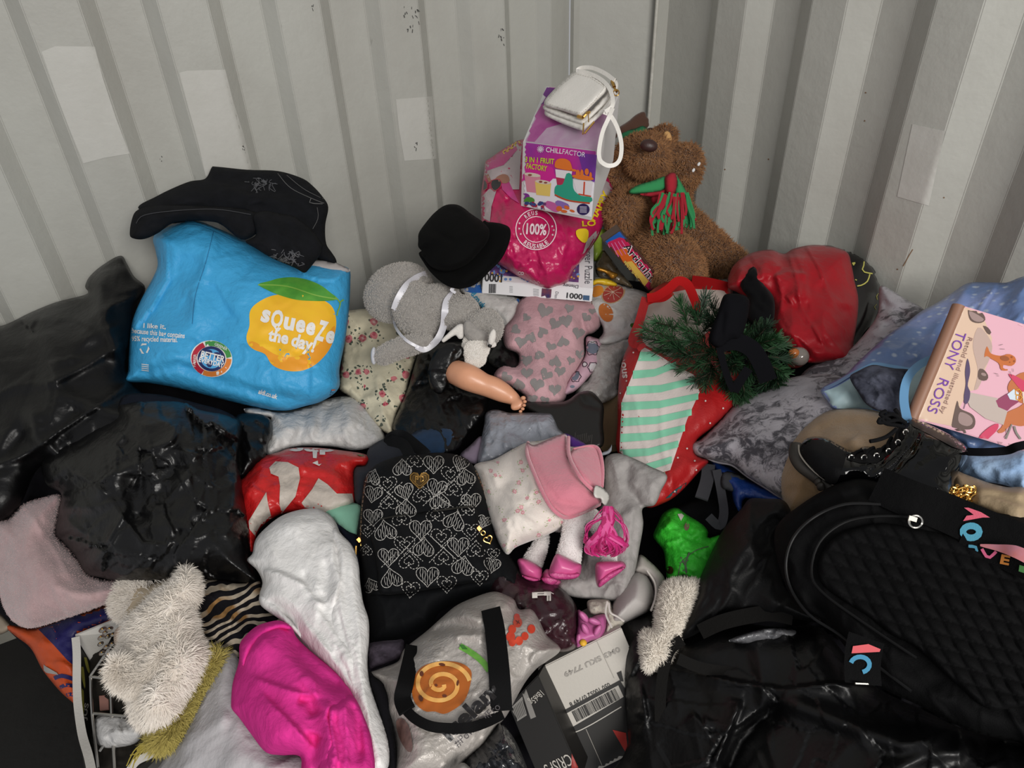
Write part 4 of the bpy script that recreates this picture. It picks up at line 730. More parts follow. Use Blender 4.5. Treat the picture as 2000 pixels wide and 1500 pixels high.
o = organic('muzzle', [bl('B',935,1010,88,72,70,DD-.13,-20), bl('B',930,1070,68,56,60,DD-.14), bl('B',890,960,42,80,40,DD-.11,20)], .004, wp, dog); fur('short_pile', o, 5000, .004, .0012, M('e6e1da', .95), parent=dog, lean=(0,0,-.2), jit=.9, seed=5)
o = organic('ear', [lm('B', [(880,850,34),(900,900,50),(940,930,56),(970,930,46)], DD-.13)], .004, gp, dog)
o = organic('cheek_patch', [bl('B',1038,930,26,60,20,DD-.185,12), bl('B',1035,975,36,26,16,DD-.165)], .003, wp, dog)
o = organic('paw_pad', [bl('B',268,1050,22,62,30,DD-.05,0)], .003, M('c5c6cc', .9), dog)
o = organic('fur_collar', [lm('B', [(720,950,16),(780,900,22),(840,860,30),(830,920,24)], DD-.12)], .003, wp, dog)
link('eye', *sph(P(*T('B',[(1022,985)])[0], DD-.185), (.005,.004,.004), 8), M('0a0a0a', .1), dog)
rb = M('d4d3da', .35, [(30,.001)], spec=.6, sheen=.3, name='satin_ribbon')
def over(o, f, pts, off=.004): 
    out = []
    for p in T(f, pts):
        h = hit(o, *p[:2])
        out.append(np.array(h-Vector(ray(*p[:2])).normalized()*off) if h is not None else None)
    ds = [np.linalg.norm(q-CAM)/np.linalg.norm(ray(*p[:2])) for q, p in zip(out, T(f, pts)) if q is not None]; m = np.mean(ds)
    return [q if q is not None else P(p[0], p[1], m+.01) for q, p in zip(out, T(f, pts))]
rbn = empty('ribbon', P(*T('B',[(600,1000)])[0], DD-.1), 'white satin ribbon tied around the grey plush dog', 'ribbon')
tube('band', over(dog,'B',[(610,520),(540,550),(480,600),(430,680),(405,750)]), .01, rb, rbn, flat=(.020,.0012))
tube('band', over(dog,'B',[(405,750),(400,830),(425,890),(480,950),(560,995)],.006), .01, rb, rbn, flat=(.007,.0012))
tube('band', over(dog,'B',[(780,630),(740,690),(730,760),(722,850),(690,930),(640,985),(590,1010),(540,990)],.006), .01, rb, rbn, flat=(.017,.0012), taper=[.4,.8,1,1,1,.9,.8,.6])
tube('loop_end', [P(*T('B',[q])[0], DD-.08) for q in ((800,640),(770,620),(790,610))], .01, rb, rbn, flat=(.006,.0012))
# hat
hm = M('090909', .9, [(800,.0004),(20,.002)], spec=.2, sheen=.05, name='black_felt'); DH = 1.66
hat = empty('hat', P(*T('B',[(860,600)])[0], DH), 'black felt trilby hat resting on the grey plush dog', 'hat')
def cammesh(name, rows, mat, parent, f, **k):       # rows of px points (x,y,depth), lofted
    V = [P(*T(f, [q[:2]])[0], q[2]) for r_ in rows for q in r_]; m = len(rows[0]); Fc = []
    for i in range(len(rows)-1):
        for j in range(m): Fc.append((i*m+j, i*m+(j+1) % m, (i+1)*m+(j+1) % m, (i+1)*m+j))
    Fc.append(tuple(range(m))); Fc.append(tuple((len(rows)-1)*m+j for j in range(m))[::-1]); o = link(name, V, Fc, mat, parent)
    sd = o.modifiers.new('s', 'SUBSURF'); sd.levels = sd.render_levels = 2; return tag(o, **k)
# brim: a curled oval; crown: lofted rings with a pinched top
cb = np.array([865., 375.]); n = 26; rows = []
def oval(cx, cy, a, b_, rot, dep, tilt, nn=26, pinch=0):
    c, s = math.cos(math.radians(rot)), math.sin(math.radians(rot)); out = []
    for i in range(nn):
        t = 2*math.pi*i/nn; u, v = a*math.cos(t), b_*math.sin(t); v *= 1-pinch*math.exp(-((abs(math.cos(t))-0)/.35)**2) if v < 0 else 1
        out.append((cx+u*c-v*s, cy+u*s+v*c, dep+tilt*v/b_*1.))
    return out
blob('brim', 'B', [(560,380),(590,440),(640,510),(720,580),(800,612),(880,605),(950,570),(1020,500),(1090,430),(1135,350),(1158,270),(1150,215),(1100,190),(1040,180),(1010,180),(980,170),(960,260),(900,330),(800,370),(700,380),(620,360)], hm, d=[(820,480,1.69),(900,560,1.60),(990,440,1.66),(930,430,1.70)], th=.012, R=16, step=5, parent=hat, wr=[SF(.006,60)], folds=[([(600,420),(700,540),(850,590),(1000,500),(1130,280)],-.008,10)])
cw_ = blob('crown', 'B', [(556,300),(560,250),(600,190),(660,120),(730,70),(800,64),(850,85),(900,125),(960,165),(990,190),(1020,230),(1010,300),(950,380),(880,450),(800,490),(720,500),(640,470),(590,410),(570,390),(580,370),(556,340)], hm, d=[(820,470,1.68),(900,520,1.60),(960,440,1.65),(880,400,1.72)], th=.085, R=70, prof=.6, step=5, parent=hat,
     folds=[([(580,380),(640,390),(720,330),(760,260)],-.012,16),([(640,460),(760,470),(900,410),(1000,260)],.006,8),([(800,80),(760,180),(700,300)],-.010,26),([(850,90),(900,150),(960,210)],.008,14)])
decal('hat_band', cw_, [s_stroke('B', [(600,425),(660,478),(760,492),(860,450),(940,375),(1000,290),(1015,225)], 17)], M('050506', .6), .003)
# ---------------------------------------------------------------- box tower, happy bag, puzzle, purse
pz = empty('puzzle_box', P(1040,590,1.78), 'white boxed thousand piece jigsaw puzzle under the pink carrier bag', 'puzzle box')
wb = M('e2e2e4', .5, name='white_carton')
q = quad3(T('B', [(975,560),(1695,615),(1700,190),(1040,150)]), 1.76)
sp_ = quad3(T('B', [(975,560),(1695,615),(1682,727),(970,645)]), 1.76); dv = ((sp_[3]-sp_[0])+(sp_[2]-sp_[1]))/2
lid = carton('lid', [q[0], q[1], q[1]+(q[3]-q[0]), q[3]], dv*.99, wb, pz)
decal('lid_picture', lid, [s_poly('B', [(1020,520),(1600,572),(1612,250),(1080,230)], 20)], M('232a63',.35, var=(60,'8a5a8c',1.),name='night_picture'), .001)
rnd = random.Random(6); decal('lid_picture_lights', lid, [s_ell('B',rnd.uniform(1050,1600),rnd.uniform(400,560),rnd.uniform(4,12),rnd.uniform(4,16),0,8) for _ in range(60)], M('6f96cf',.4), .0014, kind='stuff'); decal('lid_picture_lights', lid, [s_ell('B',rnd.uniform(1020,1600),rnd.uniform(440,570),rnd.uniform(4,9),rnd.uniform(4,9),0,8) for _ in range(26)], M('d8a94a',.4), .0016, kind='stuff')
decal('printed_text', lid, [s_text('B','1000',(1105,520),(990,512),52,.03)], M('3a3a3c',.5), .0015)
decal('printed_text', lid, [s_text('B','Ravensburger Puzzle',(1645,190),(1640,580),50,.0)], M('55555c',.5), .0015)
decal('printed_text', lid, [s_text('B','Disney',(1600,590),(1500,580),22,.01)], M('55555c',.5), .0015)
decal('printed_text', lid, [s_text('B','1000',(1520,672),(1625,683),34,.03)], M('2c2c30',.5), .0015)
decal('printed_text', lid, [s_text('B','Disney',(1452,630),(1437,700),20,.01), s_text('B','Ravensburger Puzzle',(1518,692),(1680,706),12,0)]+[s_stroke('B', [(1305,615+k*8),(1342,618+k*8)], .8) for k in range(6)]+[s_stroke('B', [(1150,598+k*9),(1172,600+k*9)], .8) for k in range(5)], M('77777c',.5), .0015)
decal('barcode', lid, [s_stroke('B', [(1020+k*5.2,582),(1018+k*5.2,642)], .9 if k % 3 else 1.3) for k in range(9)], M('222226',.5), .0015)
decal('small_picture', lid, [s_poly('B', [(1362,610),(1425,616),(1418,690),(1355,684)], 10)], M('7a3a3c',.4, var=(90,'2c2458',1.)), .0015); decal('logo', lid, [s_poly('B', [(1630,655),(1672,658),(1670,690),(1628,686)], 8)], M('3a5a7c',.4), .0015)
# happy carrier bag
pk_ = M('c21a5c', .28, [(40,.003),(300,.0004)], (9,'ae1650',.8), spec=.55, name='pink_film')
hbg = blob('carrier_bag', 'C', [(160,720),(200,690),(270,640),(340,600),(400,575),(600,560),(900,700),(985,860),(985,960),(940,1090),(900,1200),(870,1250),(800,1350),(740,1420),(700,1500),(620,1530),(560,1545),(440,1500),(330,1440),(240,1380),(190,1360),(150,1290),(130,1200),(133,1100),(130,950),(150,800)],
     pk_, d=[(1040,560,1.74),(960,460,1.78),(1150,460,1.78),(950,330,1.95),(1180,350,1.95),(1050,290,1.98)], th=.11, R=80, step=4.5, wr=[CR(.007,34,70,2.5,9), CP(.007,40,4)],
     folds=[([(640,1080),(690,1250),(640,1400)],.012,10,1),([(400,1010),(330,1180),(300,1350)],.014,12,1),([(300,1300),(420,1400),(540,1540)],.012,10,1),([(280,1350),(560,1370),(700,1400)],.01,10,1),([(330,950),(200,1040),(140,1100)],-.014,14),([(960,1080),(860,1100),(660,1110)],-.01,10)],
     label='crumpled pink carrier bag holding the fruit toy box', cat='bag')
grey_ = M('b5a6a8', .35, [(60,.002)], spec=.5, name='greyish_film_print')
decal('printed_panel', hbg, [s_poly('C', [(160,730),(250,700),(330,610),(400,580),(390,700),(380,900),(330,900),(270,850),(200,840),(150,830)], 14), s_poly('C', [(135,950),(180,900),(240,880),(200,1010),(190,1110),(150,1090),(133,1050)], 14), s_poly('C', [(940,840),(985,870),(985,930),(900,1000),(890,930)], 12), s_poly('C', [(880,1170),(920,1180),(850,1290),(760,1400),(800,1300),(820,1230)], 12)], grey_, .003)
decal('printed_panel', hbg, [s_poly('C', [(160,720),(270,650),(350,600),(370,640),(280,740),(165,780)], 12), s_poly('C', [(255,830),(310,840),(380,990),(330,960),(270,900)], 12)], M('b8357a',.3), .0042)
decal('sunglasses_print', hbg, [s_poly('C', [(200,845),(250,838),(260,870),(225,905),(205,890)],8,True), s_poly('C', [(135,840),(165,850),(170,890),(150,905),(133,890)],8,True)], M('14131a',.3), .0055); decal('sunglasses_print', hbg, [s_stroke('C', [(190,855),(180,850),(170,855)], 2.2), s_stroke('C', [(200,842),(255,835),(264,872),(225,910),(198,893)], 1.6, closed=True), s_stroke('C', [(135,838),(168,848),(172,892),(150,908)], 1.6)], M('b01f3c',.4), .0062)
decal('animal_print', hbg, [s_poly('C', [(225,830),(270,800),(310,812),(315,850),(275,860)],8,True), s_poly('C', [(150,780),(180,800),(200,850),(180,850)],8)], M('9c6a56',.4), .0052)
yl = M('e5c51e', .4, name='yellow_print')
decal('printed_text', hbg, [s_text('C','HAPPY',(870,1110),(975,930),52,.03), s_text('C','HEL',(785,1085),(850,1090),34,.03), s_text('C','LO',(790,1140),(880,1135),34,.03)], yl, .0045); decal('printed_text', hbg, [s_text('C','HAPPY',(280,670),(400,590),34,.03)], yl, .0055)
decal('heart_print', hbg, [s_poly('C', [(750,1170),(780,1155),(825,1160),(832,1200),(820,1240),(800,1248),(775,1230),(755,1205)], 8, True)], yl, .0045)
wprt = M('e6d0d6', .5, name='white_print_on_pink')
decal('reusable_stamp', hbg, [s_stroke('C', [(490+132*math.cos(t), 1160+132*math.sin(t)) for t in np.linspace(0,2*math.pi,28,endpoint=False)], 1.9, closed=True), s_stroke('C', [(490+86*math.cos(t), 1160+84*math.sin(t)) for t in np.linspace(0,2*math.pi,24,endpoint=False)], 1.5, closed=True),
     s_text('C','100%',(425,1188),(556,1196),68,.03)]+[s_poly('C', [(cx+9*math.cos(a)*(1 if k % 2 else .4), cy+9*math.sin(a)*(1 if k % 2 else .4)) for k in range(10) for a in [math.pi*k/5]], 8) for cx, cy in ((382,1120),(380,1155),(390,1190),(595,1140),(605,1165),(598,1195))], wprt, .0045)
tx = []
for i, ch in enumerate('REUSABLE'):
    a = math.radians(129-i*(129-51)/7); tx.append(s_text('C', ch, (490+122*math.cos(a+.075), 1160+124*math.sin(a+.075)), (490+122*math.cos(a-.075), 1160+124*math.sin(a-.075)), 28, .03))
for i, ch in enumerate('REUS'):
    a = math.radians(-128+i*13); tx.append(s_text('C', ch, (490+95*math.cos(a-.085), 1160+95*math.sin(a-.085)), (490+95*math.cos(a+.085), 1160+95*math.sin(a+.085)), 26, .03))
decal('stamp_text', hbg, tx, wprt, .0045); decal('printed_text', hbg, [s_text('C','co',(370,1452),(410,1458),30,.03)]+[s_stroke('C', [(432+k*24+9*math.cos(t), 1495+k*4+9*math.sin(t)) for t in np.linspace(0,6.28,8,endpoint=False)], 1, 4, closed=True) for k in range(4)], wprt, .0045)
# fruit toy box
fq = T('C', [(403,590),(888,650),(850,1105),(390,1010)]); tq = T('C', [(403,590),(888,650),(1020,300),(555,228)])
A3 = quad3(fq, 1.66); B3 = quad3(tq, 1.66); dv = (B3[3]-B3[0]+B3[2]-B3[1])/2
ff = M('c81f86', .35, pat=None, name='toy_box_magenta')
def grad(c1, c2, ang, k=1., sh=0.):
    def f(m, N, Lk, b, src, co):
        mp = N.new('ShaderNodeMapping'); mp.inputs['Rotation'].default_value = ang; Lk.new(src, mp.inputs[0]); g = N.new('ShaderNodeSeparateXYZ'); Lk.new(mp.outputs[0], g.inputs[0]); r = N.new('ShaderNodeMapRange'); r.inputs[1].default_value = sh; r.inputs[2].default_value = sh+k; Lk.new(g.outputs[0], r.inputs[0]); Lk.new(mixc(N, Lk, r.outputs[0], c1, c2), b.inputs['Base Color'])
    return f
tb_ = carton('toy_box', [A3[0], A3[1], A3[1]+(A3[3]-A3[0]), A3[3]], dv, M('c9c7c6', .4, name='toy_box_side'), label='tall purple and pink boxed ice lolly maker toy with white purse on top', cat='toy box'); tb_['label'] = 'tall pink and purple fruit toy box standing in the pink carrier bag'
decal('front_print', tb_, [s_poly('C', [(404,592),(886,652),(882,700),(720,840),(398,770)], 14)], M('c8238c', .35, var=(9,'7d3596',1.,(1,1,1)), name='magenta_print'), .0012)
decal('front_print', tb_, [s_poly('C', [(398,765),(480,700),(600,760),(620,840),(560,830),(480,790),(398,850)], 12), s_poly('C', [(398,770),(600,800),(720,830),(700,900),(394,900)], 14)], M('cf2a90',.35), .0016)
decal('front_print', tb_, [s_poly('C', [(760,660),(886,676),(872,860),(800,800)], 14)], M('6f2f94',.35), .0018)
decal('front_print', tb_, [s_poly('C', [(396,850),(480,830),(560,870),(600,830),(700,830),(870,850),(852,1080),(391,1005)], 14)], M('e4e0e6',.35), .0020)
decal('top_print', tb_, [s_poly('C', [(405,586),(885,645),(925,540),(985,400),(640,352),(470,430)], 16)], M('b9a8b6',.4, var=(14,'a86c9c',.8)), .0014)
decal('top_print', tb_, [s_poly('C', [(408,582),(480,590),(560,500),(700,460),(800,400),(640,240),(556,232),(480,400)], 16)], M('93307c',.4, var=(14,'b86aa0',.8)), .0018); decal('top_print', tb_, [s_poly('C', [(500,350),(560,235),(640,245),(620,330)], 12)], M('6a2a7c',.4), .002)
PR_ = lambda col, sh, off=.0026, nm='toy_picture': decal(nm, tb_, sh, M(col, .4), off)
PR_('2f9f83', [s_poly('C', [(610,900),(625,870),(660,870),(680,820),(690,795),(715,795),(728,830),(735,900),(780,940),(850,950),(840,985),(700,970),(620,945)],10,True)], .0034)
PR_('bd4526', [s_stroke('C', [(612,935),(700,972),(840,990)], 3)], .0036)
PR_('e2762a', [s_poly('C', [(612,755),(620,710),(660,698),(705,712),(722,750),(720,778),(640,765)],8,True), s_ell('C',735,775,22,8,10,10), s_ell('C',795,822,72,16,8,16), s_ell('C',762,795,14,24,0,10), s_ell('C',788,795,11,26,0,10), s_ell('C',820,785,14,22,0,10), s_ell('C',845,810,9,24,0,10)], .0036)
PR_('e6dfe2', [s_poly('C', [(615,768),(725,782),(715,840),(690,850),(680,870),(640,870),(622,840)],8), s_poly('C', [(730,835),(862,850),(845,945),(760,935)],8)], .0030); PR_('b52f52', [s_poly('C', [(620,820),(680,830),(665,895),(630,890)],8)], .0032); PR_('cf4a2a', [s_stroke('C', [(805,850),(800,935)], 3), s_stroke('C', [(765,930),(848,945)], 2.6)], .0034)
PR_('d58a9c', [s_poly('C', [(412,795),(520,815),(510,925),(430,915)],8)], .0028); PR_('e3c56a', [s_poly('C', [(482,845),(588,858),(580,945),(492,935)],8)], .0032)
PR_('d8c9b8', [s_ell('C',466,805,54,13,8,14), s_ell('C',535,852,52,13,8,14)], .0038); PR_('8d4a3a', [s_ell('C',450,806,14,7,0,8), s_ell('C',520,850,12,7,0,8), s_ell('C',552,856,12,6,0,8)], .0044)
PR_('7d2f8c', [s_poly('C', [(392,955),(400,930),(430,925),(450,945),(430,965)],8,True)], .0030); PR_('4f8f3a', [s_poly('C', [(410,980),(430,950),(470,955),(480,980)],8,True)], .0032)
rnd = random.Random(4)
for c_, n in (('3a4a80',14),('a8243c',9),('6d3a6c',6)): PR_(c_, [s_ell('C', rnd.uniform(400,545), rnd.uniform(985,1035)+.0, 12, 11, 0, 8) for _ in range(n)], .0036+.0002*n/5)
PR_('c0609c', [s_poly('C', [(550,985),(575,975),(650,1010),(625,1050),(550,1010)],8,True)], .003); PR_('8a6bb0', [s_poly('C', [(615,980),(640,972),(705,1000),(690,1030),(625,1005)],8,True)], .0032); PR_('d4692f', [s_ell('C',640,1025,20,18,0,10), s_ell('C',672,1042,22,10,10,10), s_ell('C',690,1018,20,12,30,10), s_ell('C',725,1040,18,8,20,10)], .0036)
PR_('2f2458', [s_ell('C',797,1030,42,38,0,18)], .003, 'sticker'); PR_('cfc9dc', [s_stroke('C', [(775,1012+k*9),(820,1014+k*9)], 1.1) for k in range(5)], .0042, 'sticker_text')
PR_('2a8f8a', [s_stroke('C', [(392,1012),(600,1055),(850,1098)], 3)], .003)
PR_('eee4ee', [s_text('C','CHILL',(552,655),(657,668),32,.012), s_text('C','FACTOR',(660,668),(808,690),32,0)]+[s_stroke('C', [(519,638),(519+23*math.cos(a),638+23*math.sin(a))], 1.1) for a in np.linspace(0,2*math.pi,12,endpoint=False)]+[s_ell('C',519,638,9,9,0,10)], .0034, 'printed_text')
PR_('c8d832', [s_text('C','3 IN 1 FRUIT',(418,720),(606,735),34,.02), s_text('C','FACTORY',(425,762),(558,782),34,.02)], .0040, 'printed_text')
# white purse
wl_ = M('e0dcd5', .42, [(300,.0006),(30,.001)], spec=.5, name='white_faux_leather')
pu = empty('purse', P(*T('C',[(800,500)])[0],1.88), 'white leather crossbody purse with gold zips on top of the toy box', 'purse')

def slabblob(nm, out, d, th, tb, rr=9): return blob(nm, 'C', out, wl_, d=d, th=th, tb=tb, R=rr, step=5, parent=pu, prof=.35, wr=[SF(.002,30)])
ztop = float(CAM[2]+0); _tp = (A3[0], np.cross(A3[1]-A3[0], dv)); dtop = lambda x, y: float(((_tp[0]-CAM)@_tp[1])/(ray(x, y)@_tp[1]))
dpu = lambda o: [(a, b_, dtop(a, b_)-.05+o) for (a, b_) in T('C', [(560,340),(760,430),(700,150),(960,240)])]
slabblob('back_section', [(550,380),(560,360),(800,450),(960,300),(1000,180),(1022,200),(1020,250),(960,370),(820,500),(790,518),(680,480),(560,425),(545,400)], dpu(.02), .012, .02)
slabblob('middle_section', [(560,350),(780,420),(930,290),(985,180),(1010,190),(1000,240),(940,340),(810,465),(780,475),(560,395)], dpu(.005), .01, .01)
fs = slabblob('front_section', [(541,340),(560,300),(640,215),(700,160),(745,130),(800,135),(880,170),(940,215),(955,235),(940,270),(880,330),(800,410),(782,422),(740,415),(650,385),(560,362)], dpu(-.012), .020, .012, 14)
decal('stitching', fs, dashed('C', [(556,335),(640,232),(745,146),(840,170),(935,232),(870,325),(785,405),(650,372)], .8, 3, 2), M('bdb8ae',.5), .001, kind='stuff')
dq2 = lambda p, k=-.07: P(*T('C',[p])[0], dtop(*T('C',[p])[0])+k)
gz = lambda nm, pts, d, r_=.0014: tube(nm, [dq2(p) for p in pts], r_, gold, pu, n=6)
gz('zip_pull', [(762,425),(795,432)], 1.80, .004); gz('zip_slider', [(798,430),(815,412)], 1.80, .003); gz('zip_slider', [(815,405),(842,395)], 1.80, .003); gz('zip_pull', [(830,405),(832,460)], 1.80, .0012)
for k in range(7): gz('chain_link', [(868-k*9,460+k*11),(860-k*9,470+k*11)], 1.81, .0022)
gz('zip_pull', [(800,470),(795,540)], 1.80, .0018); gz('clasp', [(985,195),(1000,235)], 1.93, .004); gz('clasp', [(1000,240),(1015,265)], 1.93, .0025); tube('ring', [dq2((1012+18*math.cos(t),270+20*math.sin(t))) for t in np.linspace(0,6.28,8,endpoint=False)], .0014, gold, pu, closed=True, n=6)
sd_ = lambda pts, w_=.009: tube('strap', [(dq2(p[:2], -.075) if p[1] < 400 else P(*T('C',[p[:2]])[0], dtop(*T('C',[(940,395)])[0])-.07)) for p in pts], w_, wl_, pu, flat=(w_,.003))
sd_([(1000,190,1.96),(940,145,1.97),(860,110,1.97),(790,108,1.96),(760,128,1.94),(820,140,1.92),(900,175,1.88),(960,230,1.86),(988,300,1.85),(985,360,1.84),(940,395,1.83)])
sd_([(930,395,1.83),(975,420,1.80),(1020,500,1.79),(1045,600,1.79),(1040,690,1.79),(1010,735,1.79),(960,745,1.79),(915,720,1.79),(900,680,1.79),(905,610,1.79),(925,520,1.80),(960,440,1.82),(990,370,1.86)])
# teddy bear
tf = M('7d5433', .95, [(120,.004)], sheen=.2, name='bear_cloth'); tfur = M('a0734a', .95, var=(45,'6d4628',1.), sheen=.3, name='bear_fur'); DT = 1.93
bear = organic('teddy_bear', [bl('C',1190,720,195,165,170,DT,-8), bl('C',1060,820,120,110,110,DT+.02), bl('C',1310,700,110,120,110,DT), bl('C',1200,1080,230,200,170,DT+.03,-20), bl('C',1330,1000,160,150,130,DT+.05), lm('C', [(1180,990,110),(1100,1020,125,-.06),(1060,1060,112,-.12)], DT), bl('C',1215,700,130,110,110,DT-.09),
      lm('C', [(1380,900,80,.03),(1450,820,90),(1480,730,90,-.02),(1475,700,84,-.02)], DT), lm('C', [(1180,1180,130,.0),(1300,1300,150,-.12),(1400,1400,150,-.17),(1430,1450,130,-.18)], DT), lm('C', [(1450,1150,130,.03),(1580,1270,130,.02),(1680,1350,115,0),(1790,1370,70,-.02)], DT),
      bl('C',1325,555,78,72,45,DT+.03)], .009, tf, smooth=5)
tag(bear, 'brown curly teddy bear leaning back against the right wall', 'teddy bear')
fur('curly_fur', bear, 42000, .019, .0026, tfur, lean=(0,0,-.45), jit=.7, curl=1.1, seed=7)
o = organic('ear_lining', [bl('C',1345,562,30,46,16,DT-.035,-10)], .003, M('c79a62',.9), bear)
link('nose', *sph(P(*T('C',[(1225,615)])[0], DT-.19), (.023,.016,.014), 10, ax(12)), M('3a2320', .45, [(200,.0005)], name='nose_leather'), bear)
for (x, y) in ((1550,735),(1515,775)): link('lint', *sph(P(*T('C',[(x,y)])[0], DT-.16), (.004,.006,.003), 5, ax(30)), M('d8d8d8',.9), bear)
sc = empty('scarf', P(*T('C',[(1330,1000)])[0], DT-.12), 'red and green fringed scarf around the neck of the teddy bear', 'scarf')
gr_, re_ = M('2f8a52',.95,[(500,.001)],name='green_felt'), M('a01c2c',.95,[(500,.001)],name='red_felt')
DS = DT-.18
blob('wrap', 'C', [(1095,910),(1150,872),(1250,842),(1335,815),(1350,880),(1300,912),(1200,925),(1110,930)], gr_, d=DS, th=.012, R=10, parent=sc, step=5); blob('wrap', 'C', [(1170,925),(1300,905),(1340,885),(1330,930),(1260,950),(1190,940)], re_, d=DS, th=.012, R=10, parent=sc, step=5)
blob('knot', 'C', [(1330,820),(1370,790),(1400,800),(1410,860),(1390,930),(1340,925),(1330,880)], re_, d=DS-.015, th=.02, R=14, parent=sc, step=5); blob('end', 'C', [(1395,800),(1420,830),(1450,880),(1475,930),(1470,960),(1430,950),(1390,925),(1405,860)], gr_, d=DS-.01, th=.012, R=10, parent=sc, step=5); blob('end', 'C', [(1240,950),(1320,930),(1310,970),(1260,1000)], re_, d=DS, th=.012, R=10, parent=sc, step=5)
link('bead', *sph(P(*T('C',[(1432,925)])[0], DS-.03), (.003,.004,.003), 6), M('d8d0c0',.3), sc)
rnd = random.Random(12)
for i in range(74):
    t = rnd.random(); x = 1300+t*175+rnd.uniform(-8,8); y = 925+rnd.uniform(-10,25)+abs(t-.5)*10; L = rnd.uniform(130,250); fan = (t-.42)*70; x2 = x-40*(1-t)+fan*rnd.uniform(.5,1.3); d_ = DS-.02-rnd.random()*.03
    tube('tassel', [P(*T('C',[q])[0], d_) for q in ((x,y),(x+(x2-x)*.4+rnd.uniform(-8,8),y+L*.4),(x2+rnd.uniform(-12,12),y+L*.75),(x2+rnd.uniform(-16,16),y+L))], .0032, gr_ if (i*7) % 5 < 3 else re_, sc, n=5)
# reindeer antler toy behind the bear
an = empty('antler_headband', P(*T('C',[(1140,560)])[0], DT+.1), 'brown antler with green felt leaves behind the teddy bear head', 'headband')
bt = M('4a2f22', .95, [(300,.001)], sheen=.3, name='brown_felt')
organic('antler', [lm('C', [(1060,520,40),(1110,480,32),(1150,440,30),(1185,415,24)], DT+.08), lm('C', [(1120,500,30),(1170,460,26),(1205,450,22)], DT+.08), lm('C', [(1150,510,26),(1190,490,24),(1215,480,16)], DT+.08)], .004, bt, an)
blob('felt_leaf', 'C', [(1040,540),(1080,515),(1130,505),(1180,485),(1210,500),(1225,530),(1210,560),(1130,570),(1050,575)], M('1f6a44',.95,[(500,.001)]), d=DT+.07, th=.015, R=14, parent=an, step=5)
link('pompom', *sph(P(*T('C',[(1232,520)])[0], DT+.08), (.013,.010,.010), 7), bt, an); link('pompom', *sph(P(*T('C',[(992,550)])[0], DT+.08), (.013,.016,.010), 7), bt, an)
# articulate game box
gq = T('D', [(95,75),(205,0),(497,350),(400,412)]); g3 = quad3(gq, 1.56); 
nn = np.cross(g3[1]-g3[0], g3[3]-g3[0]); nn /= np.linalg.norm(nn); nn = nn if nn@(g3[0]-CAM) > 0 else -nn
gb = carton('game_box', g3, nn*.022, M('4a3a30', .4, name='game_box_side'), label='children\'s word game box leaning on the lap of the teddy bear', cat='game box')
PG = lambda col, sh, off, nm='printed_art': decal(nm, gb, sh, M(col, .35), off)
PG('c72a5a', [s_poly('D', [(100,76),(204,4),(493,349),(400,408)], 10)], .001); PG('1f5fb5', [s_poly('D', [(100,76),(204,4),(250,58),(200,45),(130,75),(115,95)], 10)], .0016); PG('dd6a2a', [s_poly('D', [(150,140),(240,110),(330,240),(250,260)], 10)], .0014); PG('e8c25a', [s_poly('D', [(210,210),(280,200),(390,330),(350,380)], 10)], .0018); PG('6a2f9c', [s_poly('D', [(440,285),(493,349),(440,380),(410,330)], 10)], .0016)
PG('e07ab0', [s_stroke('D', [(125+k*22,90-k*6),(170+k*24,180-k*8)], 1.6) for k in range(5)], .002); PG('2a3fa0', [s_stroke('D', [(100,80),(250,265),(395,408)], 2)], .003)
PG('f0ecec', [s_text('D','Articulate!',(222,108),(440,385),50,.035)], .003, 'printed_text'); PG('16151c', [s_text('D','Articulate!',(224,107),(437,382),46,.0)], .0042, 'printed_text'); PG('6a4a20', [s_text('D','FOR KIDS',(218,212),(315,345),26,.035)], .003, 'printed_text'); PG('f0dc7c', [s_text('D','FOR KIDS',(219,211),(314,344),24,.01)], .0042, 'printed_text')
# ---------------------------------------------------------------- between the dog and the red tote
wfilm = M('c9c7c4', .42, [(26,.006),(90,.0015)], (10,'bab7b4',.8), spec=.5, name='white_bag_film')
cb_ = blob('carrier_bag', 'B', [(830,625),(900,590),(960,560),(1000,620),(1200,670),(1235,720),(1210,790),(1160,860),(1120,900),(1080,820),(1000,770),(920,700)], wfilm, d=[(920,570,1.80),(1010,590,1.78),(990,640,1.74)], th=.03, R=30, step=5, wr=[CR(.006,26,50,2,3)], label='white and blue carrier bag below the left end of the puzzle box', cat='bag')
decal('blue_print', cb_, [s_poly('B', [(840,622),(960,562),(972,640),(900,640)], 8), s_stroke('B', [(1200,680),(1228,722),(1215,760)], 4)], M('1f5fae',.4), .002); decal('printed_text', cb_, [s_text('B','d.co.uk',(898,648),(975,745),34,.04)], M('2f86a8',.4), .003)
pb = M('c9a0a6', .95, [(400,.0012),(30,.004),(80,.0012)], (30,'bd949a',.8), sheen=.1, spec=.1, name='pink_fleece')
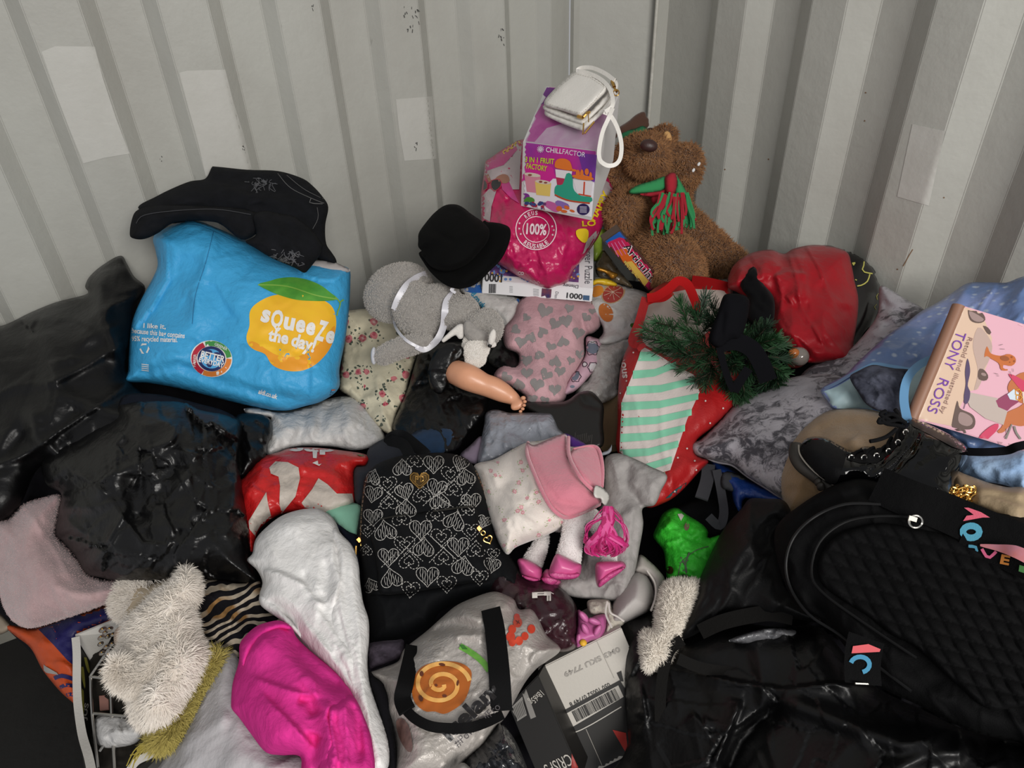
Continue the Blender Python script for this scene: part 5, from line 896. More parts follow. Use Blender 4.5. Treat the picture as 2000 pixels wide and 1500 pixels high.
lb = blob('blanket', 'B', [(1055,1160),(1110,1110),(1200,1110),(1205,1040),(1130,1000),(1110,940),(1115,870),(1180,790),(1210,700),(1300,640),(1500,650),(1640,660),(1730,690),(1755,760),(1745,850),(1700,900),(1640,930),(1640,1050),(1600,1130),(1540,1220),(1500,1350),(1350,1365),(1260,1350),(1250,1310),(1160,1250),(1060,1200)],
     pb, d=[(980,740,1.60),(1170,620,1.78),(1030,600,1.76),(1080,780,1.58)], th=.08, R=60, step=5, wr=[CL(.009,50,70,2.5,16,4), SF(.009,50)],
     folds=[([(1200,810),(1290,900),(1330,1000),(1400,1300)],.012,10,1),([(1380,740),(1420,900),(1440,1080)],-.014,12),([(1640,760),(1620,900),(1640,920)],-.014,10),([(1500,720),(1560,850),(1600,1000)],.010,12)], label='pink fleece blanket with grey heart spots under the puzzle box', cat='blanket')
rnd = random.Random(5); spots = [(1380,755,55,20),(1520,820,48,-10),(1445,840,44,30),(1365,895,40,150),(1225,960,44,10),(1290,930,40,200),(1600,900,45,10),(1500,960,42,170),(1420,990,36,20),(1610,1040,34,0),(1260,1080,44,0),(1345,1045,36,160),(1450,1090,44,190),(1550,1080,30,20),(1265,1160,42,0),(1390,1170,46,30),(1480,1150,40,10),(1210,1240,46,170),(1330,1235,50,10),(1445,1270,44,0),(1130,1190,40,30),(1300,1330,36,0),(1380,1340,34,10),(1190,880,36,60),(1650,800,36,30),(1540,740,34,10),(1260,800,30,40),(1690,760,26,0)]
decal('grey_heart_spots', lb, [s_poly('B', [(x+rnd.uniform(-4,4), y+rnd.uniform(-4,4)) for x, y in heartpts(cx, cy, r_, rot)], 5) for cx, cy, r_, rot in spots], M('85807f', .95, [(400,.001)], sheen=.3, name='grey_spot'), .0018, kind='stuff')
pj = blob('pyjamas', 'B', [(1650,930),(1700,930),(1755,960),(1740,1040),(1730,1100),(1690,1160),(1620,1240),(1560,1290),(1500,1300),(1530,1210),(1600,1120),(1645,1040)], cloth('c9a6b4','c29cab'), d=[(1170,670,1.70),(1110,760,1.60),(1170,730,1.64)], th=.025, R=20, step=5, wr=[CR(.004,24,60,2,3)], label='pink pyjamas with a grey sheep print right of the heart blanket', cat='pyjamas')
decal('sheep_print', pj, [s_ell('B',1690,1000,42,36,20,12), s_ell('B',1580,1180,24,32,20,10), s_ell('B',1560,1250,16,10,0,8)], M('6d7584',.9), .002); decal('sheep_print', pj, [s_ell('B',1695,1125,26,30,0,10), s_ell('B',1690,960,22,10,0,8), s_ell('B',1640,1105,12,12,0,8)], M('cfc9cc',.9), .0025)
decal('sheep_outline', pj, [s_stroke('B', [(x+r_*math.cos(t)*(1+.16*math.cos(6*t)), y+r_*math.sin(t)*(1+.16*math.cos(6*t))) for t in np.linspace(0,6.28,24,endpoint=False)], 1.2, 4, closed=True) for x, y, r_ in ((1690,1000,44),(1695,1125,32),(1580,1185,34),(1640,1105,16))], M('23242c',.9), .003)
gf = M('a5a19e', .28, [(26,.008),(90,.002)], (12,'b9b5b0',.9), spec=.6, name='grey_clear_film')
blob('carrier_bag', 'D', [(20,800),(60,740),(130,730),(200,700),(290,690),(270,800),(220,860),(200,1000),(190,1080),(80,1130),(-40,1130),(-90,1090),(-60,1000),(0,950)], gf, d=[(1160,680,1.70),(1220,670,1.70),(1150,780,1.62),(1200,770,1.62)], th=.04, R=30, step=5, wr=[CP(.009,34,3), CR(.005,24,30,2,5)], label='glossy grey film bag between the pink blanket and the red tote', cat='bag')
fbg = blob('fruit_print_bag', 'D', [(-30,450),(10,350),(40,300),(130,320),(230,360),(390,415),(375,500),(335,600),(300,670),(250,715),(140,745),(50,730),(95,660),(60,580),(-10,540)], wfilm, d=[(1150,560,1.84),(1260,580,1.80),(1180,670,1.70),(1230,660,1.70)], th=.05, R=34, step=5, wr=[CR(.006,32,10,2,4), CP(.003,30,6)], folds=[([(40,600),(150,660),(290,640)],-.012,12)], label='white carrier bag printed with fruit beside the red tote', cat='bag')
FP = lambda c_, sh, off=.002: decal('fruit_print', fbg, sh, M(c_, .4), off)
FP('c9a57c', [s_ell('D',160,408,82,62,-30,20)]); FP('a8413c', [s_ell('D',158,412,72,54,-30,20)], .003); FP('d9c5b0', [s_stroke('D', [(155,400),(155+60*math.cos(a),408+45*math.sin(a))], .8) for a in np.linspace(0,6.28,9,endpoint=False)], .0038); FP('b8692c', [s_ell('D',112,535,44,64,-25,18)]); FP('d98a34', [s_poly('D', [(30,370),(80,360),(100,400),(60,430),(25,430)],8,True)]); FP('4c7a34', [s_ell('D',290,620,22,16,20,10)]); FP('7a3a2c', [s_ell('D',5,480,18,30,0,10)])
blob('carrier_bag', 'D', [(20,10),(50,-40),(110,-70),(130,-20),(90,60),(90,140),(60,190),(30,200),(10,120)], M('8fa83c', .3, [(40,.003)], spec=.5), d=[(1160,460,1.90),(1180,440,1.90),(1165,500,1.88)], th=.03, R=20, step=5, wr=[CP(.006,26,5)], label='lime green carrier bag sliver beside the pink bag', cat='bag')
blob('carrier_bag', 'X', [(1168,440),(1180,425),(1196,420),(1200,432),(1192,444),(1176,452)], M('6fb0b4', .3, [(40,.003)], spec=.5), d=1.89, th=.02, R=10, step=4, wr=[CP(.004,16,5)], label='pale turquoise bag scrap between the pink bag and the bear', cat='bag')
blob('carrier_bag', 'D', [(40,220),(90,130),(110,140),(200,260),(290,370),(230,360),(130,330),(60,300)], M('4a4034', .2, [(40,.004)], (20,'6d6048',.8), spec=.6), d=[(1165,520,1.86),(1230,555,1.82),(1180,500,1.86)], th=.025, R=20, step=5, wr=[CP(.008,24,5)], label='brownish clear bag beside the game box', cat='bag')
blob('gold_foil', 'D', [(50,250),(70,238),(140,262),(192,285),(180,305),(150,318),(110,280),(60,265)], M('b5822f', .3, metal=.6), d=1.80, th=.012, R=8, step=4, wr=[CP(.008,14,5)], label='crumpled gold foil beside the game box', cat='foil')
blob('yellow_wrapper', 'D', [(20,330),(60,312),(130,318),(182,345),(175,365),(110,360),(60,350),(30,360)], M('d3b224', .4), d=1.80, th=.015, R=10, step=4, wr=[CP(.006,14,5)], label='yellow wrapper above the fruit print bag', cat='wrapper')
slab('cardboard_box', 'D', [(70,1130),(205,1060),(190,1390),(70,1410)], [1.62,1.60,1.48,1.48], .02, M('6f5a3e', .85, name='brown_card'), label='brown cardboard box edge left of the red tote', cat='box')
cr_ = blob('black_crate', 'B', [(1200,1350),(1300,1348),(1500,1348),(1600,1290),(1680,1280),(1735,1330),(1765,1385),(1760,1500),(1755,1640),(1600,1660),(1450,1600),(1400,1480),(1300,1420)], M('1b1a19', .4, [(60,.001)], spec=.4, name='black_board'), d=[(1030,790,1.54),(1170,780,1.50),(1150,870,1.42)], th=.03, R=14, step=5, prof=.35, wr=[SF(.004,50)], folds=[([(1600,1292),(1640,1360),(1760,1390)],-.008,6)], label='black shiny card box behind the grey plastic bag', cat='box')
decal('scuffs', cr_, [s_stroke('B', [(1580+k*12,1550+(k*37)%20),(1575+k*12,1600+(k*23)%30)], .9) for k in range(10)], M('4a4744',.6), .001, kind='stuff')
gpb = M('80848e', .27, [(24,.007),(80,.002)], (10,'9a9da6',.9), spec=.6, name='grey_blue_film')
blob('carrier_bag', 'I', [(330,20),(400,0),(480,20),(580,20),(700,20),(760,30),(800,120),(850,180),(700,220),(600,230),(400,330),(280,350),(300,200),(320,90)], gpb, d=-.03, th=.04, R=34, step=5, wr=[CR(.008,30,80,2.5,3), CP(.004,24,5)], folds=[([(360,20),(360,150),(300,340)],.01,9,1),([(480,100),(560,160),(760,170)],-.012,12),([(700,20),(760,100),(820,160)],.01,8,1)], label='glossy grey plastic bag under the foot of the doll leg', cat='bag')
blob('lilac_cloth', 'I', [(160,300),(230,230),(300,170),(310,250),(280,340),(240,350)], cloth('8e7f92'), d=-.01, th=.02, R=20, label='lilac cloth sliver left of the grey plastic bag', cat='cloth')
blob('purple_cloth', 'I', [(840,155),(900,175),(990,235),(960,260),(880,275),(860,200)], cloth('5a2f8c'), d=-.05, th=.02, R=14, label='bright purple cloth peeking over the pink velour border', cat='cloth')
# ---------------------------------------------------------------- red festive tote
rt = M('a81a1c', .42, [(300,.0005),(30,.003)], (12,'9a1518',.8), spec=.45, name='red_woven_plastic')
DTt = [(1215,880,1.38),(1260,990,1.26),(1380,800,1.40),(1440,780,1.42),(1260,640,1.58),(1350,550,1.72),(1430,560,1.72)]
tote = blob('tote_bag', 'D', [(480,345),(560,318),(620,312),(700,322),(905,355),(940,430),(960,700),(1000,1000),(970,1110),(820,1270),(700,1370),(700,1460),(780,1500),(720,1570),(600,1700),(500,1770),(367,1800),(320,1640),(185,1440),(188,1250),(190,1060),(215,860),(280,700),(340,540),(375,430),(410,390)],
     rt, d=DTt, th=.06, R=40, step=5, prof=.4, wr=[CR(.004,50,80,3,3), SF(.006,60)], folds=[([(350,760),(520,860),(700,960)],.010,9),([(215,1100),(260,1000),(345,770)],.008,9),([(720,1060),(640,1230),(540,1500)],.008,10,1),([(215,1100),(210,1300),(190,1440)],.01,8),([(520,1740),(640,1600),(700,1450)],-.01,14)], label='red festive tote bag with a mint striped panel, holding the wreath', cat='tote bag')
mp_ = M('cfc4bf', .55, [(300,.0005)], name='pale_panel'); decal('striped_panel', tote, [s_poly('D', [(350,755),(470,820),(560,880),(685,940),(722,1052),(640,1230),(600,1350),(530,1560),(400,1600),(200,1440),(205,1300),(218,1105),(280,950)], 12)], mp_, .0018)
st = []
for k in range(9):
    y0 = 770+k*103; x_l = lambda y: 350-(y-760)*.40 if y < 1100 else 212-(y-1100)*.03; x_r = lambda y: (350+(y-760)*1.9 if y < 930 else (690 if y < 1060 else 722-(y-1060)*.42))
    yl_, yr_ = y0+22, y0-8
    xl, xr = x_l(yl_+20), x_r(yr_+10)
    if k == 0: st.append(s_poly('D', [(335,790),(400,790),(470,830),(440,850),(320,850)], 10)); continue
    st.append(s_poly('D', [(xl,yl_+18),(.5*(xl+xr),y0+30),(xr,yr_-12),(xr,yr_+30),(.5*(xl+xr),y0+78),(xl,yl_+72)], 10))
decal('mint_stripe', tote, st, M('7fc4a4', .55, name='mint_stripes'), .0034)
decal('bag_lining', tote, [s_poly('D', [(375,450),(420,440),(560,400),(660,380),(880,390),(900,420),(900,560),(700,720),(520,820),(352,740),(350,640),(360,560)], 12)], M('a79a92', .7, name='pale_lining'), .002)
decal('printed_text', tote, [s_text('D','snow',(250,960),(232,800),44,.03)]+[s_ell('D',x,y,6,6,0,8) for x, y in ((290,795),(195,930),(205,1060),(245,980),(875,1158),(790,1255),(760,1110),(690,1500),(640,1420),(560,1700),(700,1560),(580,1480))], M('cfc0bc', .6), .003)
decal('teal_strip', tote, [s_poly('D', [(500,1745),(560,1690),(700,1600),(730,1610),(600,1720),(520,1770)], 10)], M('1f4a50', .6), .002)
rim = lambda pts, w_, dd: tube('handle', [P(*T('D',[q])[0], dd+.0) for q in pts], .01, M('a01618',.85,spec=.08), tote, flat=(w_,.003))
rim([(380,440),(440,430),(520,380),(580,330),(640,350),(680,430),(705,500),(690,540)], .021, 1.56); rim([(370,470),(420,450),(490,440),(540,400)], .016, 1.575); tube('rim_binding', [P(*T('D',[q])[0], 1.66) for q in ((670,330),(780,345),(905,375))], .01, M('7a1012',.9,spec=.05), tote, flat=(.028,.003)); tube('rim_binding', [P(*T('D',[q])[0], dd) for q, dd in (((372,440),1.575),((330,590),1.53),((285,720),1.49),((330,745),1.465),((350,770),1.455))], .01, rt, tote, flat=(.02,.003))
for k, (a, b_) in enumerate((((350,640),(420,560)),((330,690),(400,660)),((300,700),(380,720)))): tube('loose_wire', [P(*T('D',[q])[0], 1.5) for q in (a, ((a[0]+b_[0])/2-10,(a[1]+b_[1])/2-25), b_)], .0008, M('5a544a',.6), tote, n=4)
# wreath: every sprig a part
wre = empty('wreath', P(*T('D',[(850,950)])[0], 1.4), 'artificial green fir wreath sitting in the red tote', 'wreath')
nm_ = [M('1f3f24', .6, spec=.4, name='fir_needle'), M('2c5230', .55, spec=.4, name='fir_needle_light'), M('18331f', .6, name='fir_needle_dark')]; wire_ = M('3a3226', .7)
rs = np.random.RandomState(3)
sprigs = [(860,860,800,780),(900,900,960,820),(960,780,880,860),(820,780,720,860),(1040,820,1120,900),(940,760,1060,800),(760,760,660,720),(900,1000,990,1060),(1000,760,920,700),(860,800,960,900),(640,620,590,470),(700,600,760,430),(720,620,680,530),(560,700,360,650),(600,760,370,700),(640,780,450,780),(700,720,480,720),(760,800,560,830),(800,860,600,900),(760,700,600,640),(820,900,690,980),(800,880,760,1010),(870,960,840,1110),(900,930,870,1060),(980,960,1010,1090),(1020,980,1060,1150),(1080,940,1170,1080),(1120,900,1240,1010),(1120,860,1270,930),(1150,820,1290,840),(1150,780,1280,740),(1100,740,1220,700),(1060,720,1160,620),(960,720,1100,630),(1000,800,1080,760),(980,850,900,900),(1050,860,1020,960),(900,820,860,960),(820,640,760,560),(740,660,860,560),(880,700,960,640),(1180,960,1100,1050),(680,840,560,760),(940,980,940,1080),(860,740,800,480),(1010,760,1140,700),(560,640,440,600),(1200,900,1230,980)]
for i, (x0, y0, x1, y1) in enumerate(sprigs):
    a, b_ = P(*T('D',[(x0,y0)])[0], 1.40+.02*math.sin(i)), P(*T('D',[(x1,y1)])[0], 1.385+.025*math.cos(i*1.7)); t3 = b_-a; L = np.linalg.norm(t3); t3 /= L
    mid = (a+b_)/2-Fv*.012; V = []; Fc = []; N_ = 190
    for k in range(N_):
        t = (k+rs.rand())/N_; p = a*(1-t)**2+2*mid*t*(1-t)+b_*t*t; dr = rs.randn(3); dr -= t3*(dr@t3); dr /= np.linalg.norm(dr); dr = dr*(1-.25*t)+t3*(.55+.6*t); dr /= np.linalg.norm(dr); ln = .023*(.75+.5*rs.rand()); s_ = np.cross(dr, t3+rs.randn(3)*.3); s_ /= np.linalg.norm(s_); j = len(V)
        V += [p-s_*.0006, p+s_*.0006, p+dr*ln+s_*.0006, p+dr*ln-s_*.0006]; Fc.append((j, j+1, j+2, j+3))
    o = link('sprig', V, Fc, nm_[i % 3], wre, smooth=False); tube('twig', [a, mid, b_], .0012, wire_, o if False else wre, n=4)
# black padded strap lying on the wreath
bs = empty('padded_strap', P(*T('D',[(950,1050)])[0], 1.36), 'black padded fabric strap with loose ties lying on the wreath', 'strap'); bc = M('0a0a0e', .9, [(700,.0005)], spec=.2)
blob('pad', 'D', [(870,440),(905,412),(1000,418),(1045,455),(1040,540),(1015,640),(985,710),(930,720),(860,770),(785,730),(790,660),(830,560)], bc, d=1.35, th=.03, R=26, step=5, parent=bs, wr=[SF(.003,40)], folds=[([(880,520),(865,640),(860,760)],-.006,6)])
tb2 = lambda pts, w_, nm='tie': tube(nm, [P(*T('D',[q])[0], 1.34) for q in pts], .01, bc, bs, flat=(w_,.004))
tb2([(850,740),(960,725),(1060,770),(1120,860),(1170,980)], .034, 'band'); tb2([(850,760),(880,880),(920,1000),(945,1045)], .013); tb2([(945,1050),(985,980),(1020,930),(1040,900)], .018)
# red satin sack with black velvet lining
sat = M('a00b1b', .45, [(500,.0003),(20,.006)], (12,'8c0a18',.6), spec=.3, sheen=.05, name='red_satin')
ss = blob('santa_sack', 'D', [(905,370),(910,300),(950,220),(1050,150),(1180,125),(1270,152),(1330,120),(1450,95),(1580,105),(1680,140),(1710,220),(1730,330),(1755,450),(1745,600),(1725,720),(1700,850),(1560,865),(1420,860),(1370,790),(1290,760),(1200,640),(1190,520),(1140,440),(1040,440),(960,400)],
     sat, d=[(1430,560,1.66),(1640,700,1.50),(1450,500,1.72),(1650,500,1.72),(1560,700,1.48)], th=.11, R=80, step=4.5, wr=[CR(.011,66,60,2.5,4), SF(.014,70)],
     folds=[([(1250,170),(1400,180),(1420,300),(1410,420)],.018,12,1),([(1200,310),(1280,270),(1380,280),(1430,300)],.02,14,1),([(1290,460),(1330,420),(1440,410)],.018,14),([(1250,400),(1400,500),(1450,640)],-.014,18),([(1050,160),(1200,190),(1250,250)],.016,12,1),([(1590,110),(1640,300),(1620,560)],.008,24),([(940,240),(990,230),(1060,220)],.012,10,1),([(1420,860),(1440,760),(1700,720)],-.01,14),([(1500,330),(1620,420),(1700,560)],-.012,20)],
     label='red satin sack spilling over the black round case', cat='sack')
blob('velvet_lining', 'D', [(1070,235),(1100,270),(1130,340),(1200,430),(1210,540),(1180,640),(1090,610),(1030,560),(1040,450),(1000,390),(985,340),(1010,290)], M('08080a', .9, sheen=.2), d=[(1450,530,1.60),(1500,640,1.50),(1500,560,1.56)], th=.03, R=20, parent=ss, wr=[CR(.008,24,50,2,4)])
ph = M('0f0f10', .22, [(8,.003)], spec=.6, coat=.3, name='black_patent')
rc_ = blob('round_case', 'D', [(1500,105),(1580,98),(1660,110),(1780,160),(1860,230),(1893,330),(1900,470),(1860,600),(1800,700),(1760,790),(1650,800),(1500,700),(1450,400),(1450,200)], ph, d=[(1600,490,1.79),(1700,540,1.72),(1690,690,1.60),(1600,700,1.60)], th=.05, tb=.06, R=30, step=6, prof=.4, label='black patent round case with yellow scribbled lines behind the red sack', cat='case')
decal('scribbled_line', rc_, [s_stroke('D', p, w_) for p, w_ in (([(1795,175),(1790,230),(1780,262),(1810,275),(1860,285),(1890,312)],2.4),([(1830,285),(1815,330),(1780,355),(1748,362)],2.4),([(1715,215),(1735,212)],3.2),([(1720,225),(1730,222)],2),([(1885,410),(1872,440),(1895,465)],1.8),([(1875,480),(1858,500),(1870,515)],1.2),([(1735,320),(1745,324)],2))], M('b9b45c',.5), .002)
gl = empty('snow_globe', P(*T('D',[(1365,860)])[0], 1.45), 'small clear ornament with amber inside below the red sack', 'ornament')
o = link('dome', *sph(P(*T('D',[(1370,820)])[0], 1.44), (.020,.022,.020), 10), M('b8b0a8', .08, trans=.6, spec=.6), gl); link('amber_ball', *sph(P(*T('D',[(1335,800)])[0], 1.43), (.012,.011,.011), 8), M('a8602c',.3), gl); link('base', *sph(P(*T('D',[(1350,850)])[0], 1.45), (.022,.010,.018), 8), M('5a1f1c',.4), gl)
# crushed velvet cushions
def velvet(m, N, Lk, b, src, co):
    n1 = N.new('ShaderNodeTexNoise'); n1.inputs['Scale'].default_value = 42; n1.inputs['Detail'].default_value = 9; n1.inputs['Roughness'].default_value = .74; n1.inputs['Distortion'].default_value = .7; Lk.new(src, n1.inputs[0])
    n2 = N.new('ShaderNodeTexNoise'); n2.inputs['Scale'].default_value = 7; n2.inputs['Detail'].default_value = 3; Lk.new(src, n2.inputs[0])
    s = mth(N, Lk, 'ADD', n1.outputs[0], mth(N, Lk, 'MULTIPLY', n2.outputs[0], .7)); r = N.new('ShaderNodeMapRange'); r.inputs[1].default_value = .74; r.inputs[2].default_value = .87; Lk.new(s, r.inputs[0]); Lk.new(mixc(N, Lk, r.outputs[0], '3a3740', 'a9a4ab'), b.inputs['Base Color'])
    bp = N.new('ShaderNodeBump'); bp.inputs['Distance'].default_value = .004; Lk.new(n1.outputs[0], bp.inputs['Height']); Lk.new(bp.outputs[0], b.inputs['Normal'])
vm = M('807c82', .55, sheen=.15, pat=velvet, name='crushed_velvet')
blob('throw', 'X', [(1560,740),(1600,706),(1650,690),(1690,650),(1715,610),(1718,560),(1740,566),(1770,585),(1802,602),(1830,640),(1800,690),(1760,740),(1700,800),(1650,850),(1600,850),(1560,800)], vm, d=[(1720,570,1.60),(1800,610,1.48),(1600,720,1.46),(1600,840,1.30),(1750,750,1.34)], th=.05, R=40, step=6, wr=[CR(.010,40,20,2,4), SF(.008,40)], folds=[([(1720,640),(1760,630),(1800,650)],-.014,8),([(1715,590),(1760,610),(1790,640)],-.016,8)], label='grey crushed velvet throw behind the blue sparkly bag', cat='throw')
cu = blob('cushion', 'X', [(1346,875),(1354,862),(1368,858),(1405,822),(1440,784),(1500,758),(1535,740),(1600,730),(1650,740),(1680,790),(1660,860),(1620,920),(1560,985),(1530,975),(1500,955),(1460,930),(1430,908),(1395,900),(1360,890)], vm, d=[(1350,875,1.34),(1640,740,1.36),(1500,760,1.42),(1530,970,1.18)], th=.09, R=110, step=5, wr=[SF(.004,40)], label='grey crushed velvet cushion with a pointed corner beside the red tote', cat='cushion')
tube('piped_edge', [P(*q[:2], q[2]) for q in ((1348,878,1.325),(1395,901,1.30),(1430,909,1.28),(1460,931,1.26),(1500,956,1.22),(1530,976,1.19))], .002, M('8d898f',.6), cu, n=6)
# ---------------------------------------------------------------- right: blue bag, book, beret, boot, handbag
def sparkle(c1, c2, c3, sc=50):
    def f(m, N, Lk, b, src, co):
        n1 = N.new('ShaderNodeTexNoise'); n1.inputs['Scale'].default_value = 9; n1.inputs['Detail'].default_value = 5; Lk.new(src, n1.inputs[0]); v = N.new('ShaderNodeTexVoronoi'); v.inputs['Scale'].default_value = sc; Lk.new(src, v.inputs[0]); d = N.new('ShaderNodeMapRange'); d.inputs[1].default_value = .3; d.inputs[2].default_value = .12; Lk.new(v.outputs['Distance'], d.inputs[0]); r = N.new('ShaderNodeMapRange'); r.inputs[1].default_value = .42; r.inputs[2].default_value = .6; Lk.new(n1.outputs[0], r.inputs[0])
        Lk.new(mixc(N, Lk, mth(N, Lk, 'MULTIPLY', d.outputs[0], .6), mixc(N, Lk, r.outputs[0], c1, c2), c3), b.inputs['Base Color'])
    return f
spm = M('6d86b0', .3, [(40,.002)], spec=.55, pat=sparkle('6079a8','7f8fbf','c5cfd8'), name='sparkly_blue_film')
DBb = [(1605,760,1.26),(1890,555,1.44),(2010,560,1.34),(2040,900,1.13),(1760,850,1.21),(1700,660,1.36)]
bb_ = blob('gift_bag', 'E', [(410,1055),(470,1000),(600,930),(700,830),(850,690),(960,600),(1080,520),(1200,430),(1330,360),(1450,280),(1560,212),(1700,205),(1850,210),(2080,215),(2080,1000),(2080,1640),(1700,1600),(1300,1350),(1080,1290),(900,1230),(700,1210),(520,1200),(470,1140)], spm, d=DBb, th=.05, R=50, step=5, wr=[CR(.006,60,-40,3,3), SF(.006,60)], folds=[([(1560,220),(1500,360),(1300,600),(1250,800)],.01,12),([(850,700),(1000,750),(1200,820)],.008,16)], label='blue sparkly gift bag open on its side behind the pink book', cat='bag')
decal('lining', bb_, [s_poly('E', [(415,1065),(540,1020),(640,960),(760,890),(840,850),(1110,888),(1240,830),(1310,800),(1250,1000),(1160,1240),(1080,1270),(900,1220),(760,1200),(520,1190),(470,1130)], 14)], M('a9bdbd', .5, var=(10,'86a2ae',.8), name='pale_lining_blue'), .002)
decal('rim_band', bb_, [s_stroke('E', [(412,1050),(540,990),(640,930),(760,870),(840,842),(960,860),(1110,885)], 6)], M('6d9ac4',.4), .004)
blob('patterned_leggings', 'E', [(640,940),(700,900),(820,850),(960,875),(1110,890),(1085,950),(1062,1050),(1060,1150),(1085,1250),(1080,1280),(950,1230),(840,1200),(760,1150),(700,1060),(660,1000)], M('23242e', .8, [(60,.003)], (26,'5a5d6c',1.), name='dark_velvet'), d=[(1660,740,1.20),(1770,720,1.19),(1760,810,1.13),(1700,790,1.15)], th=.02, R=20, step=5, wr=[CR(.008,26,30,2,3)], label='dark marbled fabric inside the mouth of the blue gift bag', cat='fabric')
tube('handle', [P(*T('E',[q])[0], dd) for q, dd in (((1310,790),1.19),((1200,840),1.17),((1120,910),1.15),((1075,1000),1.13),((1062,1120),1.11),((1080,1240),1.09),((1095,1290),1.08))], .01, M('6a9dc8',.4), bb_, flat=(.013,.003))
# picture book
bq = quad3([(1879,596),(1787,818),(2100,912),(2190,690)], 1.10); bn = np.cross(bq[1]-bq[0], bq[3]-bq[0]); bn /= np.linalg.norm(bn); bn = bn if bn@(bq[0]-CAM) > 0 else -bn
bk_ = empty('picture_book', bq[1], 'pink illustrated picture book leaning on the blue gift bag', 'book')
cov = carton('cover', bq, bn*.004, M('d7a6b4', .3, spec=.5, name='pink_cover'), bk_); carton('pages', [bq[0]+(bq[2]-bq[0])*.02+bn*.004, bq[1]+(bq[3]-bq[1])*.02+bn*.004, bq[2]+(bq[0]-bq[2])*.02+bn*.004, bq[3]+(bq[1]-bq[3])*.02+bn*.004], bn*.012, M('b8aa98',.8), bk_); tube('spine', [bq[0]+bn*.008, bq[1]+bn*.008], .010, M('8a6450', .5), bk_, n=10)
BK = lambda nm, col, sh, off, **k: decal(nm, bk_, sh, M(col, .35), off, surf=cov)
BK('rock_strip', 'cdb09a', [s_poly('E', [(1520,385),(1620,390),(1700,520),(1750,640),(1740,780),(1700,880),(1640,1040),(1560,1060),(1500,1180),(1440,1300),(1440,1330),(1145,1272)], 20)], .0010)
BK('rock_shade', 'b39a90', [s_poly('E', [(1640,560),(1700,600),(1752,700),(1725,820),(1690,880),(1660,1000),(1610,1050),(1640,900),(1600,700)], 16, True)], .0014)
BK('rock', '5a4640', [s_poly('E', [(1565,400),(1620,400),(1680,450),(1698,500),(1650,525),(1580,500)], 14, True), s_poly('E', [(1680,545),(1720,560),(1745,600),(1720,612)], 10, True), s_poly('E', [(1655,880),(1690,890),(1722,940),(1700,975),(1645,960),(1642,910)], 12, True), s_poly('E', [(1480,1130),(1500,1190),(1600,1240),(1620,1310),(1580,1355),(1450,1340),(1440,1300)], 14, True), s_poly('E', [(1440,1360),(1530,1350),(1552,1400),(1530,1430),(1430,1400)], 12, True)], .0018)
BK('rock_highlight', '937c78', [s_poly('E', [(1570,430),(1640,460),(1690,500),(1640,515),(1590,490)], 12, True), s_poly('E', [(1500,1220),(1580,1250),(1600,1300),(1560,1330),(1490,1300)], 12, True), s_ell('E',1685,925,22,12,20,10)], .0022)
BK('animal_picture', 'b8642c', [s_poly('E', [(1690,790),(1700,730),(1715,705),(1740,760),(1820,780),(1880,765),(1930,790),(1935,830),(1900,860),(1840,850),(1840,880),(1880,885),(1870,895),(1820,890),(1805,840),(1740,800),(1715,780)], 10, True)], .0018); BK('animal_picture', '8f4a20', [s_ell('E',1850,800,36,20,10,12), s_ell('E',1905,790,8,8,0,8), s_ell('E',1925,822,8,8,0,8), s_ell('E',1890,830,5,5,0,8)], .0024)
BK('fox_picture', 'b5683c', [s_poly('E', [(1790,1370),(1830,1330),(1860,1230),(1960,1180),(2060,1120),(2060,1290),(1980,1330),(1900,1320),(1850,1370),(1810,1385)], 12, True), s_poly('E', [(1880,1000),(1920,950),(1990,910),(2060,930),(2060,1140),(1960,1140),(1880,1060)], 12, True)], .0016)
BK('robe_picture', '8a3a5a', [s_poly('E', [(1780,1130),(1860,1080),(1900,1060),(1960,1140),(1900,1180),(1870,1210),(1800,1180)], 12)], .002); BK('apron_picture', 'b3a49c', [s_poly('E', [(1575,1065),(1790,1110),(1870,1215),(1840,1320),(1700,1270),(1580,1180),(1545,1110)], 14)], .0019)
BK('ear_picture', 'c23a5c', [s_poly('E', [(1880,920),(1960,950),(2060,1020),(2060,1080),(1990,1060),(1920,980)], 10, True), s_poly('E', [(1625,1480),(1660,1400),(1740,1330),(1800,1310),(1790,1360),(1720,1430),(1670,1490)], 12, True)], .0023); BK('glasses_picture', 'c98a2c', [s_stroke('E', [(1955+26*math.cos(t), 1065+26*math.sin(t)) for t in np.linspace(0,6.28,10,endpoint=False)], 2.4, closed=True), s_stroke('E', [(1960+26*math.cos(t), 1105+24*math.sin(t)) for t in np.linspace(0,6.28,10,endpoint=False)], 2.4, closed=True)], .003); BK('collar_picture', 'c5d0dc', [s_poly('E', [(1870,1080),(1920,1040),(1960,1070),(1950,1130),(1890,1120)], 10)], .0026); BK('muzzle_picture', 'd9c0b4', [s_poly('E', [(1985,1060),(2060,1060),(2060,1150),(1995,1150)], 10)], .0026)
BK('cutlery_picture', '7d7870', [s_stroke('E', [(1905,1315),(1880,1380),(1860,1430)], 3), s_stroke('E', [(1925,1330),(1940,1380),(1975,1430)], 4), s_stroke('E', [(1860,1350),(1870,1390),(1850,1420)], 1.4)], .003); BK('pink_band', 'e7bcc6', [s_poly('E', [(1640,395),(2060,545),(2060,575),(1650,425)], 14)], .0014); BK('mauve_foot', 'b58a94', [s_poly('E', [(1560,1460),(1700,1430),(2060,1500),(2060,1560),(1600,1500)], 14)], .0012)
